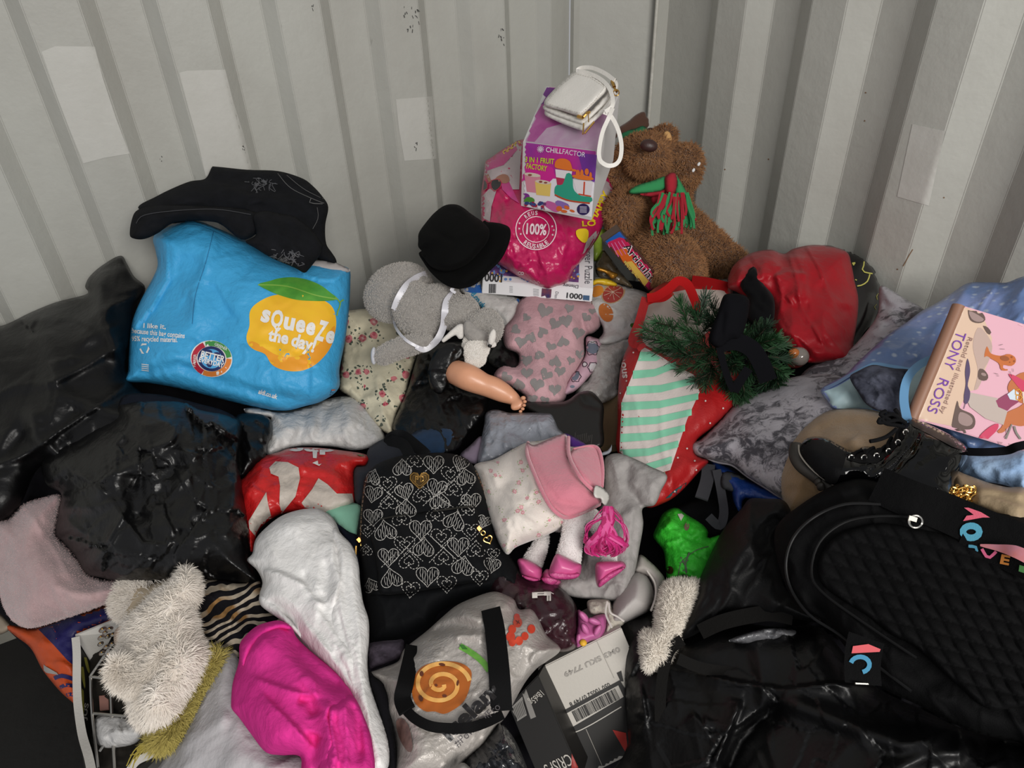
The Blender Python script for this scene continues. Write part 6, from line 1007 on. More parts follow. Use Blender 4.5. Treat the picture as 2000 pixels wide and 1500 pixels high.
BK('branch_picture', '4a3a5c', [s_poly('E', [(1560,800),(1580,900),(1560,1010),(1580,1060),(1570,1130),(1540,1160),(1530,1100),(1545,1000),(1540,900)], 12, True), s_stroke('E', [(1570,1060),(1530,1195)], 1.2)], .002)
BK('printed_text', '6b2f9e', [s_text('E','TONY',(1478,582),(1375,868),80,-.006), s_text('E','ROSS',(1345,950),(1243,1210),80,-.006)], .003); BK('printed_text', '8c6a62', [s_text('E','Retold and illustrated by',(1568,632),(1345,1225),36,0)], .003)
BK('motion_marks', '6a5a5a', [s_stroke('E', p, .8) for p in ([(1808,698),(1835,690)],[(1815,725),(1850,728)],[(1770,915),(1800,925)],[(1790,935),(1805,938)],[(1890,900),(1905,940)],[(1915,880),(1918,905)])], .003)
# light blue pillow under the book
blob('pillow', 'J', [(1640,480),(1660,420),(1690,380),(1800,380),(1900,385),(2030,385),(2030,610),(1950,580),(1850,555),(1760,540),(1650,500)], M('7f9fc8', .75, [(40,.004)], (16,'a9c3e0',1.), name='marbled_blue'), d=[(1880,900,1.08),(2000,890,1.02),(1900,930,1.06),(2000,950,1.0)], th=.03, R=30, step=6, wr=[CR(.005,36,10,2,3)], label='light blue marbled pillow under the bottom edge of the pink book', cat='pillow')
tube('black_strap', [P(*T('J',[q])[0], dd) for q, dd in (((1690,378),1.02),((1780,380),1.0),((1900,372),.98),((1960,350),.96),((2030,335),.95))], .01, cloth('101014'), flat=(.012,.003), label='thin black strap along the bottom of the pink book', cat='strap')
# beret
blob('beret', 'J', [(635,560),(640,480),(665,400),(700,320),(780,230),(880,160),(980,137),(1130,142),(1220,170),(1300,260),(1320,420),(1200,560),(1000,600),(860,640),(700,730),(660,660)], M('8f7453', .95, [(500,.001),(40,.002)], (20,'84694a',.8), sheen=.3, name='tan_felt'), d=[(1530,950,1.16),(1560,850,1.22),(1700,810,1.18),(1700,950,1.05),(1560,1000,1.12)], th=.06, R=90, step=5, wr=[SF(.004,60)], folds=[([(800,290),(950,230),(1100,220),(1250,260)],-.008,16),([(1030,300),(1060,360),(1100,400)],.008,14),([(660,600),(800,580),(880,600)],-.006,10)], label='tan felt beret under the black patent boot', cat='beret')
# boot
bo = empty('boot', P(*T('J',[(1200,600)])[0], 1.0), 'black patent lace up ankle boot lying on the tan beret', 'boot')
pat_ = M('040405', .06, [(9,.003)], spec=.35, coat=0, name='patent_leather'); vel = M('09090b', .7, [(400,.0006)], sheen=.15, name='black_suede')
DBo = [(1560,880,1.09),(1780,830,1.08),(1880,880,1.0),(1860,980,.96),(1640,950,1.03)]
up = blob('upper', 'J', [(738,385),(760,325),(820,292),(900,300),(960,335),(1040,370),(1110,345),(1200,350),(1250,300),(1300,240),(1345,200),(1380,190),(1480,230),(1600,290),(1665,335),(1688,380),(1675,440),(1640,500),(1615,545),(1600,672),(1450,655),(1250,600),(1100,570),(940,575),(860,530),(780,460)], pat_, d=DBo, th=.06, R=55, step=5, parent=bo, wr=[SF(.003,30)], folds=[([(1250,330),(1200,440),(1120,500)],-.006,8),([(1420,250),(1350,380),(1200,540)],-.008,10),([(1450,240),(1430,300),(1600,320),(1680,380)],.007,10)])
decal('toe_cap', up, [s_poly('J', [(745,385),(765,330),(820,300),(900,308),(960,340),(1010,370),(1000,430),(970,520),(935,560),(860,515),(790,455)], 14, True)], vel, .0012); decal('tongue', up, [s_poly('J', [(1020,372),(1110,350),(1200,355),(1250,305),(1300,250),(1340,215),(1330,300),(1260,380),(1180,440),(1080,440),(1010,420)], 10)], vel, .0012)
decal('stitching', up, dashed('J', [(1450,260),(1400,340),(1300,450),(1190,530)], .9, 3, 2, False)+dashed('J', [(1430,255),(1380,335),(1280,440),(1170,525)], .9, 3, 2, False), M('35353a',.5), .0012, kind='stuff')
decal('shaft_opening', up, [s_poly('J', [(1345,203),(1380,192),(1480,232),(1600,292),(1665,337),(1686,380),(1600,350),(1480,285),(1380,235)], 10)], M('050506',.5), .0018)
for (x, y) in ((1037,412),(1108,413),(1178,402),(1246,376),(1298,327),(1341,270)):
    h = hit(up, *T('J',[(x,y)])[0]); k = (h-Vector(CAM)).length/Vector(ray(*T('J',[(x,y)])[0])).length-.002; tube('eyelet', [P(*T('J',[(x+14*math.cos(t), y+15*math.sin(t))])[0], k) for t in np.linspace(0,6.28,10,endpoint=False)], .0011, steel, bo, n=6, closed=True)
lc = M('0c0c0e', .8); lk = lambda pts: tube('lace', over(up, 'J', pts, .006), .0028, lc, bo, n=8)
lk([(1037,412),(1060,385),(1100,370)]); lk([(1108,413),(1120,380),(1160,355)]); lk([(1178,402),(1200,370),(1230,345)]); lk([(1246,376),(1240,340),(1260,300)]); lk([(1298,327),(1290,290),(1310,250)])
ln = lambda pts, d_: tube('lace', [P(*T('J',[q])[0], d_) for q in pts], .0030, lc, bo, n=8)
ln([(1290,250),(1240,290),(1190,310),(1140,320)], 1.0); ln([(1340,220),(1270,170),(1210,190),(1230,220),(1290,230),(1330,240)], 1.0); ln([(1250,200),(1200,170),(1230,150)], 1.0); ln([(1200,190),(1190,215),(1240,210),(1300,200),(1340,215)], 1.0); ln([(1265,215),(1300,175),(1280,140)], 1.01)
so = tube('sole', [P(*T('J',[q])[0], dd) for q, dd in (((735,345),1.085),((728,400),1.075),((760,455),1.065),((820,500),1.055),((880,545),1.045),((940,585),1.035),((1030,610),1.02))], .011, M('26221d', .6), bo, n=10)
tube('welt_stitch', [P(*T('J',[q])[0], dd) for q, dd in (((742,340),1.060),((748,390),1.050),((790,450),1.040),((860,515),1.028),((945,570),1.015))], .0012, M('6a655e',.6), bo, n=5)
for k in range(9): t = k/8; x, y = 722+t*150+14*math.sin(t*3), 360+t*200; link('tread_lug', *sph(P(*T('J',[(x-8,y+12)])[0], 1.085-.05*t), (.006,.006,.008), 5), M('26221d', .6), bo)
# beige handbag with chain
hb_ = blob('handbag', 'J', [(1600,600),(1610,490),(1690,510),(1800,550),(1900,575),(2030,600),(2030,850),(1950,800),(1880,760),(1800,715),(1740,690),(1700,670),(1640,640)], M('a08c70', .5, [(300,.0005)], spec=.4, name='beige_leather'), d=[(1880,940,1.02),(2000,960,.96),(2000,1040,.90),(1890,990,.96)], th=.03, R=30, step=6, wr=[SF(.003,40)], folds=[([(1720,620),(1850,650),(2020,700)],.012,9,1),([(1720,590),(1850,590),(2020,620)],.010,9)], label='beige leather handbag with a gold chain behind the black backpack strap', cat='handbag')
for i in range(16):
    x, y = 1605+(i % 8)*16, 590+(i//8)*45+6*math.sin(i*2.1); c = P(*T('J',[(x,y)])[0], .95+.003*(i % 3)); a = i*1.1; u1, u2 = Rv*math.cos(a)+Uv*math.sin(a), (Uv*math.cos(a)-Rv*math.sin(a))*.7+Fv*.5*math.cos(i*2)
    tube('chain_link', [c+u1*.0065*math.cos(t)+u2*.0045*math.sin(t) for t in np.linspace(0,6.28,8,endpoint=False)], .0014, gold, hb_, n=6, closed=True)
# ---------------------------------------------------------------- quilted black backpack
nb = M('070708', .8, [(700,.0005),(45,.002)], spec=.3, name='black_polyester'); qb = empty('backpack', P(1750,1440,.8), 'large black quilted backpack with colourful lettered straps, lower right', 'backpack')
DQ = [(1520,1050,1.0),(1660,940,1.0),(1900,1000,.93),(2040,1080,.88),(2040,1440,.76),(1720,1330,.84),(1600,1200,.92)]
nb_o = [(1512,1058),(1522,1020),(1565,985),(1608,958),(1650,939),(1690,935),(1760,955),(1830,975),(1900,995),(2060,1060),(2060,1470),(1990,1450),(1896,1428),(1800,1380),(1716,1340),(1672,1290),(1610,1215),(1555,1180),(1526,1120)]
qbody = blob('body', 'X', nb_o, nb, d=DQ, th=.05, R=45, step=6, wr=[SF(.006,70), CR(.004,50,50,3,3)], folds=[([(1560,1020),(1600,985),(1680,965),(1780,990)],-.010,12),([(1570,1150),(1640,1250),(1760,1350)],-.01,14)], parent=qb)
def quilt(x, y):
    s = 27.; a1, a2 = math.radians(14), math.radians(62); u = (-x*math.sin(a1)+y*math.cos(a1))/s; v = (-x*math.sin(a2)+y*math.cos(a2))/s; return .0055*(np.abs(np.sin(math.pi*u))*np.abs(np.sin(math.pi*v)))**.5
QP = [(1596,1118),(1600,1085),(1625,1050),(1668,1030),(1720,1020),(1790,1030),(1860,1048),(1930,1075),(2055,1110),(2055,1385),(2000,1382),(1930,1385),(1870,1340),(1792,1268),(1740,1240),(1700,1210),(1640,1170),(1608,1145)]
dq_ = lambda x, y: (lambda h: (h-Vector(CAM)).length/Vector(ray(x, y)).length if h is not None else .9)(hit(qbody, x, y))
qpanel = blob('quilted_panel', 'X', QP, nb, d=[(x, y, dq_(x, y)+.004) for x, y in ((1630,1120),(1700,1060),(1850,1080),(1980,1130),(1980,1350),(1850,1280),(1740,1200),(1850,1180),(1700,1140))], th=.016, tb=.004, R=14, step=4, prof=.4, wr=[quilt], parent=qb)
tube('piping', [P(x, y, dq_(x, y)-.006) for x, y in ((1720,985),(1650,985),(1590,1010),(1550,1050),(1535,1100),(1545,1150),(1580,1200),(1640,1240),(1700,1290),(1780,1350))], .0022, M('0c0c0d',.5,spec=.25), qb, n=8)
tube('piping', [P(x, y, dq_(x, y)-.010) for x, y in ((1800,1012),(1720,1008),(1650,1020),(1600,1060),(1585,1120),(1610,1160),(1700,1225),(1790,1285))], .0020, M('0a0a0b',.6,spec=.2), qb, n=8)
h1 = tube('shoulder_strap', [P(*T('J',[q])[0], dd) for q, dd in (((1180,560),.93),((1350,635),.90),((1550,712),.875),((1730,790),.85),((2040,920),.81))], .01, nb, qb, flat=(.050,.005))
sc_ = [('f','V','c9566a',(1680,760),(1790,752),80,.06),]
LT = lambda col, sh, off=.002: decal('strap_letter', qb, sh, M(col, .8, [(900,.0005)]), off, surf=h1)
LT('cf5a70', [s_poly('J', [(1665,690),(1690,690),(1760,715),(1810,745),(1770,745),(1660,765),(1680,735),(1720,730)], 8)]); LT('4a93ac', [s_stroke('J', [(1705+46*math.cos(t), 825+34*math.sin(t)) for t in np.linspace(0,6.28,16,endpoint=False)], 13, 6, closed=True)])
h2 = tube('shoulder_strap', [P(*T('J',[q])[0], dd) for q, dd in (((1640,880),.855),((1750,925),.84),((1880,975),.82),((2040,1050),.79))], .01, nb, qb, flat=(.024,.004))
LT2 = lambda col, sh: decal('strap_letter', qb, sh, M(col, .8), .002, surf=h2)
LT2('3d7f98', [s_stroke('J', [(1690,905),(1730,910),(1735,935),(1700,940)], 6)]); LT2('c2587c', [s_stroke('J', [(1765,920),(1800,970),(1845,935)], 6)]); LT2('b3702c', [s_text('J','E',(1865,1000),(1915,1010),50,.04)]); LT2('4f8a4c', [s_poly('J', [(1975,1010),(2010,1020),(2000,1055),(1970,1045)], 8)])
h3 = tube('strap_lining', [P(*T('J',[q])[0], dd) for q, dd in (((1760,900),.838),((1860,915),.82),((1950,935),.80),((2040,975),.785))], .01, M('d0705a', .8, var=(30,'c9899c',1.)), qb, flat=(.016,.004), taper=[.15,.5,.9,1])
tube('d_ring', [P(*T('J',[(1395+38*math.cos(t),768+34*math.sin(t))])[0], .875) for t in np.linspace(0,6.28,10,endpoint=False)], .0018, steel, qb, closed=True, n=6); tube('zip_slider', [P(*T('J',[(1355,745)])[0],.873), P(*T('J',[(1400,758)])[0],.872)], .004, M('8a8780',.45,metal=1), qb, flat=(.006,.003)); link('rivet', *sph(P(*T('J',[(1490,850)])[0],.872), (.003,.002,.002), 5), steel, qb)
h4 = tube('lower_strap', [P(*T('M',[q])[0], dd) for q, dd in (((1230,490),.80),((1215,560),.795),((1210,640),.79),((1215,715),.785))], .01, nb, qb, flat=(.038,.005))
decal('strap_letter', qb, [s_poly('M', [(1165,530),(1240,520),(1300,545),(1295,558),(1158,565)], 8)], M('cf5a60',.8), .002, surf=h4); decal('strap_letter', qb, [s_stroke('M', [(1200+46*math.cos(t), 620+38*math.sin(t)) for t in np.linspace(-2.9,1.3,14)], 9, 6)], M('3f86a8',.8), .002, surf=h4); tube('buckle_bar', [P(*T('M',[(1175,712)])[0],.782), P(*T('M',[(1272,716)])[0],.782)], .0016, steel, qb, n=6)
tube('zip', [P(x, y, dq_(x, y)-.012) for x, y in ((1780,1166),(1850,1200),(1900,1225))], .0014, M('3a3a3c',.4,metal=.5), qb, n=5)
# ---------------------------------------------------------------- black coat, bin bags and film at the lower right
cf_ = M('070708', .55, [(300,.0005)], spec=.25, name='black_nylon')
blob('coat', 'J', [(420,700),(470,640),(560,640),(660,650),(700,730),(640,790),(600,860),(620,960),(660,1130),(760,1230),(880,1330),(700,1310),(500,1300),(350,1320),(250,1350),(130,1420),(70,1420),(110,1300),(180,1110),(260,930),(330,800)], cf_, d=[(1450,980,1.16),(1340,1240,1.08),(1560,1200,1.0),(1520,1000,1.10)], th=.06, R=60, step=6, wr=[CR(.008,60,-55,3,3), SF(.006,60)], folds=[([(470,640),(480,850),(500,970),(620,970)],.01,9,1),([(480,860),(400,940),(250,1100)],.012,20),([(640,740),(560,800),(530,950)],-.01,12)], label='black nylon coat between the green mask and the quilted backpack', cat='coat')
bbg = blob('bin_bag', 'X', [(1213,1222),(1250,1205),(1290,1195),(1300,1250),(1345,1232),(1420,1215),(1520,1225),(1600,1225),(1660,1290),(1716,1345),(1800,1385),(1900,1430),(2060,1460),(2060,1580),(1240,1580),(1228,1450),(1218,1340)], blackfilm2, d=[(1220,1220,1.14),(1600,1230,1.0),(2040,1450,.80),(1240,1560,1.0),(1700,1560,.80),(1300,1200,1.14)], th=.06, R=60, step=5, wr=[CR(.006,170,70,3,23), CP(.008,170,14)],
     folds=[([(1362,1316),(1440,1334),(1530,1348),(1620,1336),(1710,1342)],.022,10,1),([(1448,1365),(1430,1410),(1395,1500)],.02,10,1),([(1510,1360),(1620,1400),(1760,1452),(1860,1440)],.02,22),([(1250,1330),(1262,1400),(1240,1390)],.014,9,1),([(1350,1390),(1375,1420),(1380,1400)],.014,10,1),([(1530,1370),(1450,1450),(1420,1520)],-.02,20),([(1900,1460),(1800,1480),(1700,1520)],.012,18)], label='large glossy black bin bag filling the bottom right corner', cat='bin bag')
rb2 = M('0d0c0b', .75, [(300,.0006,(1,1,1))], spec=.1, name='ribbed_band')
bt_ = lambda f, pts, w_, lab: tube('webbing_strap', [P(*T(f,[q[:2]])[0], q[2]) for q in pts], .01, rb2, flat=(w_,.004), label=lab, cat='strap')
bt_('M', [(420,460,1.02),(520,415,1.01),(640,385,1.0),(760,370,.99),(870,390,.98)], .022, 'ribbed dark elastic band along the hem of the black coat')
bt_('M', [(330,500,1.02),(270,550,1.01),(240,650,1.0),(225,780,.99),(225,900,.98)], .016, 'ribbed dark strap hanging down beside the white fluffy toy')
bt_('M', [(310,590,.99),(440,640,.985),(640,660,.975),(760,610,.965),(880,580,.955),(1000,650,.945)], .016, 'ribbed dark strap crossing the top of the big bin bag')
blob('film_scrap', 'M', [(560,500),(680,455),(800,440),(920,460),(910,495),(800,510),(680,520),(600,515)], M('4a4b50', .15, [(50,.003)], (26,'8a8a8c',1.), spec=.7), d=1.0, th=.02, R=14, step=4, wr=[CP(.008,20,5)], label='wrinkled clear film under the ribbed elastic band', cat='film')
# white fluffy toy ear
o = blob('fluffy_toy', 'M', [(137,480),(160,462),(205,455),(212,370),(232,270),(260,225),(300,212),(370,214),(412,220),(410,260),(385,330),(330,430),(300,500),(260,590),(190,630),(155,640),(140,560)], M('d9d0c4', .95, [(200,.002)], sheen=.3, name='white_fluff_base'), d=[(1310,1140,1.14),(1260,1250,1.07),(1290,1300,1.03)], th=.05, R=26, step=5, label='white fluffy soft toy ear poking out by the barcoded box', cat='soft toy')
fur('fluff', o, 14000, .010, .0011, M('e2dace', .95, sheen=.2), lean=(0,0,-.2), jit=.9, curl=.9, seed=12)
# green monster mask
gm = M('2fae2a', .5, [(60,.003),(200,.001)], (20,'3cc433',.8), spec=.4, name='green_latex')
gmk = blob('monster_mask', 'I', [(1420,815),(1455,730),(1480,680),(1520,650),(1575,640),(1640,685),(1730,740),(1775,790),(1780,835),(1862,815),(1840,880),(1800,980),(1760,1080),(1730,1115),(1620,1115),(1540,1140),(1510,1110),(1490,930),(1440,860)], gm, d=[(1290,1050,1.26),(1380,1050,1.24),(1330,1130,1.2),(1320,1000,1.28)], th=.05, R=34, step=4.5, wr=[CR(.008,26,30,1.5,3), CP(.003,24,4)], folds=[([(1700,760),(1640,830),(1730,860)],-.012,8),([(1480,740),(1560,800),(1700,860)],.008,10)], label='bright green crumpled monster mask in the middle of the heap', cat='mask')
decal('eye_hole', gmk, [s_ell('I',1638,762,17,26,10,12)], M('6d5a4a',.8), .002); decal('stud', gmk, [s_ell('I',1527,1045,24,26,0,14), s_ell('I',1545,1112,14,14,0,10)], M('5c4a22',.3,metal=.7), .004); decal('tooth', gmk, [s_poly('I', [(1578,680),(1630,672),(1600,725)], 6)], M('c9c4ba',.6), .003)
decal('scribbled_line', gmk, [s_stroke('I', p, w_) for p, w_ in (([(1780,890),(1700,915),(1640,960),(1600,1000),(1580,1090)],1.6),([(1655,930),(1630,1010),(1640,1100)],3),([(1600,960),(1640,1050),(1600,1090)],2.6),([(1590,1000),(1650,980)],2),([(1585,1060),(1640,1040)],2))], M('4a5a44',.8), .002)
# blue bag and grey straps under the cushion
blob('blue_bag', 'J', [(250,410),(330,450),(450,530),(560,580),(660,630),(680,680),(560,660),(440,640),(420,720),(380,660),(360,580),(290,520)], M('173f8c', .4, [(60,.003)], (12,'0f2c66',.8), name='blue_nylon'), d=[(1400,900,1.34),(1520,970,1.22),(1450,1000,1.22)], th=.03, R=20, step=6, wr=[CR(.006,24,30,2,4)], label='royal blue nylon bag under the velvet cushion', cat='bag')
blob('black_cloth', 'J', [(0,700),(60,690),(150,650),(260,640),(330,700),(420,700),(400,800),(310,850),(230,860),(100,740)], cloth('101012'), d=.01, th=.02, R=20, label='black cloth between the red tote and the green mask', cat='cloth')
gs = M('424347', .8, [(200,.0006)], spec=.15, name='grey_webbing'); gw = tube('grey_strap', [P(*T('J',[q])[0], dd) for q, dd in (((240,450),1.31),((230,540),1.29),((200,640),1.26))], .01, gs, flat=(.024,.004), label='grey webbing strap hanging from under the velvet cushion', cat='strap')
tube('loop', [P(*T('J',[q])[0], dd) for q, dd in (((285,480),1.29),((310,600),1.27),((325,720),1.24),((300,790),1.22),((240,740),1.23))], .01, gs, gw, flat=(.016,.004)); blob('strap_pad', 'J', [(320,490),(400,500),(450,540),(400,600),(350,595),(310,570)], gs, d=[(1420,930,1.28),(1450,940,1.27),(1430,960,1.26)], th=.01, R=10, parent=gw)
# ---------------------------------------------------------------- centre: tee, floral blanket, unicorn, underwear
gt = M('a19d9b', 1., [(700,.0004),(30,.004),(80,.0012)], (60,'918d8b',.9), spec=.08)
blob('t_shirt', 'I', [(1110,310),(1200,285),(1320,330),(1400,370),(1510,430),(1470,530),(1430,620),(1350,645),(1355,750),(1330,900),(1300,1060),(1260,1180),(1225,1250),(1100,1240),(900,1220),(790,1165),(820,1080),(900,1040),(960,960),(1000,760),(1080,600),(1095,420)], gt, d=[(1060,1170,1.16),(1240,1170,1.15),(1180,900,1.30),(1303,930,1.21),(1280,990,1.19),(1200,1000,1.24)], th=.03, R=40, step=5, wr=[CL(.007,44,60,2.5,3,5), SF(.008,60)], folds=[([(1250,330),(1260,500),(1340,640)],-.01,12),([(1300,560),(1270,800),(1230,1230)],.01,12,1),([(1200,720),(1280,660),(1340,650)],.008,10),([(900,1040),(1000,1130),(1220,1180)],-.008,12)], label='grey marl T shirt beneath the unicorn and beside the red tote', cat='t-shirt')
tl = M('3f8c98', .5, [(60,.002)], (12,'2f6d7c',.8), name='teal_plush'); bl_ = blob('dragon_toy', 'I', [(1100,400),(1160,395),(1220,430),(1255,480),(1240,560),(1180,600),(1110,590),(1095,500)], tl, d=-.055, th=.03, R=20, step=5, wr=[CR(.005,20,10,2,3)], label='teal toy with grey horns behind the pink velour blanket border', cat='toy')
for pts in ([(1085,290,14),(1130,280,16),(1150,240,10),(1140,215,4)],[(1235,450,12),(1258,400,12),(1262,360,8),(1245,325,3)],[(1240,560,22),(1180,600,16),(1140,600,5)]): organic('horn', [lm('I', pts, g1(1210,920)-.07)], .003, M('6d7078',.5), bl_)
# underwear
bc_ = M('a8a3a0', .6, [(600,.0005)], name='grey_microfibre'); br = empty('bra', P(*T('I',[(1300,1390)])[0], 1.12), 'light grey padded bra below the grey T shirt', 'bra')
blob('cup', 'I', [(1140,1330),(1170,1230),(1230,1130),(1280,1060),(1350,1060),(1400,1110),(1425,1200),(1400,1300),(1330,1345),(1220,1395),(1150,1390)], bc_, d=-.02, th=.06, R=60, step=5, parent=br); blob('cup', 'I', [(1290,1050),(1330,945),(1400,990),(1460,1050),(1495,1110),(1460,1190),(1425,1290),(1400,1300),(1420,1180),(1380,1090)], M('b3aca6',.6,[(600,.0005)]), d=-.015, th=.03, R=20, step=5, parent=br)
tube('wire_edge', pxt('I', [(1380,1050),(1430,1130),(1435,1220),(1405,1310)], -.06), .0018, M('cfc9c2',.5), br, n=6)
blob('lace_underwear', 'I', [(990,1250),(1040,1235),(1130,1240),(1150,1290),(1180,1330),(1230,1350),(1225,1400),(1150,1430),(1110,1480),(1105,1340),(1040,1340),(1000,1320)], M('b3aca0', .8, [(120,.003)]), d=-.03, th=.02, R=14, step=4, wr=[CR(.005,16,30,2,4)], label='pale cream lace underwear under the hem of the grey T shirt', cat='underwear')
for pts in ([(1130,1260),(1140,1320),(1190,1350),(1230,1380)],[(1120,1250),(1110,1330),(1150,1420)]): tube('elastic', pxt('I', pts, -.065), .0016, M('d0cac4',.5), bpy.data.objects['lace_underwear'], n=5)
# flowered blanket with pink velour border
fl2 = M('d9d0c8', .92, [(500,.0006),(40,.002)], sheen=.3, uv=True, pat=floral(58,'dcd3cb',('d9a0a6','cf8c94','e6c0c0'),'a8b08a',.24,.42), name='flower_flannel')
fbk = blob('baby_blanket', 'I', [(255,362),(380,325),(500,260),(600,212),(700,200),(820,160),(860,172),(880,240),(1000,232),(1060,242),(1085,290),(1100,400),(1095,500),(1085,600),(1000,660),(880,712),(840,760),(720,820),(600,865),(520,900),(470,945),(420,880),(370,760),(310,600),(280,470)], fl2, d=-.09, th=.08, R=70, step=5, wr=[SF(.008,60), CL(.006,50,60,2,3,5)], folds=[([(600,220),(500,420),(380,560)],-.012,20),([(860,740),(700,800),(480,940)],-.006,8)], label='white flowered baby blanket with a pink velour border draped over the unicorn', cat='blanket')
pv = M('cf7f8e', .9, [(300,.001),(40,.002)], (14,'c06f80',.7), sheen=.5, name='pink_velour')
def on(o, f, pts, k=0.): out = []; [out.append((x, y, (lambda h: (h-Vector(CAM)).length/Vector(ray(x, y)).length+k if h is not None else g1(x, y, -.12))(hit(o, x, y)))) for x, y in T(f, pts)]; return out
bd_ = blob('velour_border', 'I', [(598,212),(640,232),(720,200),(820,160),(855,172),(868,300),(930,430),(1000,510),(1072,575),(1080,612),(960,680),(870,712),(800,690),(730,610),(650,440),(595,300)], pv, d=on(fbk, 'I', [(640,260),(840,200),(900,500),(860,690),(1020,600),(700,500)], -.006), th=.020, tb=.003, R=12, step=5, prof=.4, parent=fbk, wr=[SF(.003,40)], folds=[([(640,430),(740,610),(860,690)],.005,5),([(620,300),(700,460),(800,600),(1000,640)],-.004,6)])
blob('velour_border', 'I', [(872,290),(920,250),(1000,232),(1060,240),(1088,300),(1100,400),(1095,500),(1060,545),(1000,500),(940,430),(890,350)], pv, d=on(fbk, 'I', [(920,280),(1070,270),(1070,500),(950,420)], -.010), th=.018, tb=.003, R=12, step=5, prof=.4, parent=fbk)
for pts in ([(605,215),(598,290),(650,430),(730,600),(800,680),(870,702),(1000,650),(1070,615)],[(868,180),(872,300),(930,420),(1000,500),(1075,560)],[(900,262),(1000,240),(1055,250),(1080,310),(1090,400),(1085,500)]): tube('bound_edge', [np.array(P(x, y, k-.032)) for x, y, k in on(fbk, 'I', pts)], .0035, pv, fbk, n=8)
tgm = M('c9c6c0', .35, name='satin_label'); blob('care_tag', 'I', [(1040,497),(1060,495),(1100,515),(1135,560),(1125,600),(1110,625),(1085,605),(1078,580),(1045,575),(1030,545)], tgm, d=[(x, y, k-.045) for x, y, k in on(fbk, 'I', [(1000,500),(1060,560),(1040,440)])], th=.004, tb=.002, R=5, step=4, parent=fbk)
# unicorn plush
uw = M('ddd8d6', .95, [(300,.001)], sheen=.4, name='white_plush_fur'); uh = M('c9568c', .38, [(30,.001)], spec=.5, name='pink_vinyl'); DU = 1.21
uni = organic('unicorn', [lm('I', [(900,690,80,.02),(900,800,74),(880,900,78),(865,980,88)], DU-.05), lm('I', [(700,830,50,.03),(680,900,56),(650,960,66),(630,1000,70)], DU-.02), lm('I', [(1020,700,60,.03),(1080,800,52),(1120,880,58),(1140,960,66),(1145,1010,70)], DU-.04), bl('I',1010,700,70,60,60,DU+.01), bl('I',860,720,160,80,80,DU+.03)], .005, uw, smooth=8)
tag(uni, 'white plush unicorn with pink hooves, head hidden by the flowered blanket', 'plush toy'); fur('short_fur', uni, 9000, .0035, .001, uw, lean=(0,0,-.4), jit=.7, seed=4)
def hoof(out, sole, d_):
    h = blob('hoof', 'I', out, uh, d=d_, th=.035, R=24, step=4, prof=.5, parent=uni); s = blob('hoof_sole', 'I', sole, M('b8437c', .35, [(200,.002)], spec=.5), d=d_-.028, th=.006, tb=.004, R=5, step=4, parent=uni, prof=.4, wr=[CP(.004,12,3)])
hoof([(535,985),(560,968),(620,985),(690,1030),(695,1060),(685,1110),(640,1118),(590,1100),(560,1075),(545,1030)], [(565,1080),(610,1088),(660,1100),(685,1108),(640,1119),(590,1104)], DU-.06)
hoof([(790,940),(840,955),(900,985),(950,1010),(948,1060),(925,1095),(860,1108),(790,1105),(745,1085),(738,1060),(760,990)], [(745,1065),(800,1055),(880,1065),(940,1065),(925,1095),(860,1108),(790,1105),(750,1088)], DU-.09)
hoof([(1050,1000),(1100,988),(1170,985),(1225,990),(1242,1025),(1200,1060),(1130,1110),(1072,1158),(1048,1130),(1042,1060)], [(1075,1110),(1130,1065),(1200,1035),(1240,1025),(1200,1065),(1130,1115),(1075,1156),(1060,1140)], DU-.09)
hoof([(690,1090),(720,1040),(760,1050),(800,1100),(820,1120),(790,1150),(740,1145),(700,1125)], [(690,1100),(740,1085),(800,1110),(770,1140),(720,1135)], DU-.045)
mn = [M('c42f78', .35, spec=.6, name='magenta_hair'), M('a8245f', .35, spec=.6, name='dark_magenta_hair'), M('d65a97', .35, spec=.6, name='pink_hair')]; rnd = random.Random(21)
for i in range(130):
    sd2 = -1 if i % 2 else 1; x0, y0 = 1125+rnd.uniform(-28,28), 635+rnd.uniform(-5,12); w_ = rnd.uniform(.5,1.1); side = 1 if rnd.random() < .5 else -1; xs = 1110+side*rnd.uniform(0,120); ye = rnd.uniform(880,950)
    pts = [(x0,y0),(x0+side*8,y0+80),(1105+side*50*w_*rnd.random()+rnd.uniform(-15,15),800),(xs,860+rnd.uniform(-15,20)),(xs+side*rnd.uniform(0,24),ye-20),(xs-side*rnd.uniform(10,40),ye+10)]
    if i > 105: pts = [(x0,y0),(x0+side*60,y0+70),(1110+side*rnd.uniform(90,135),760),(1110+side*rnd.uniform(110,150),860),(xs,940)]
    tube('mane_lock', [P(*T('I',[q])[0], DU-.10-.018*math.sin(k*.9)+rnd.uniform(-.006,.006)) for k, q in enumerate(pts)], rnd.uniform(.0016,.0032) if i < 106 else .0006, mn[i % 3], uni, n=5, taper=[.8,1.2,1.1,1,.8,.3])
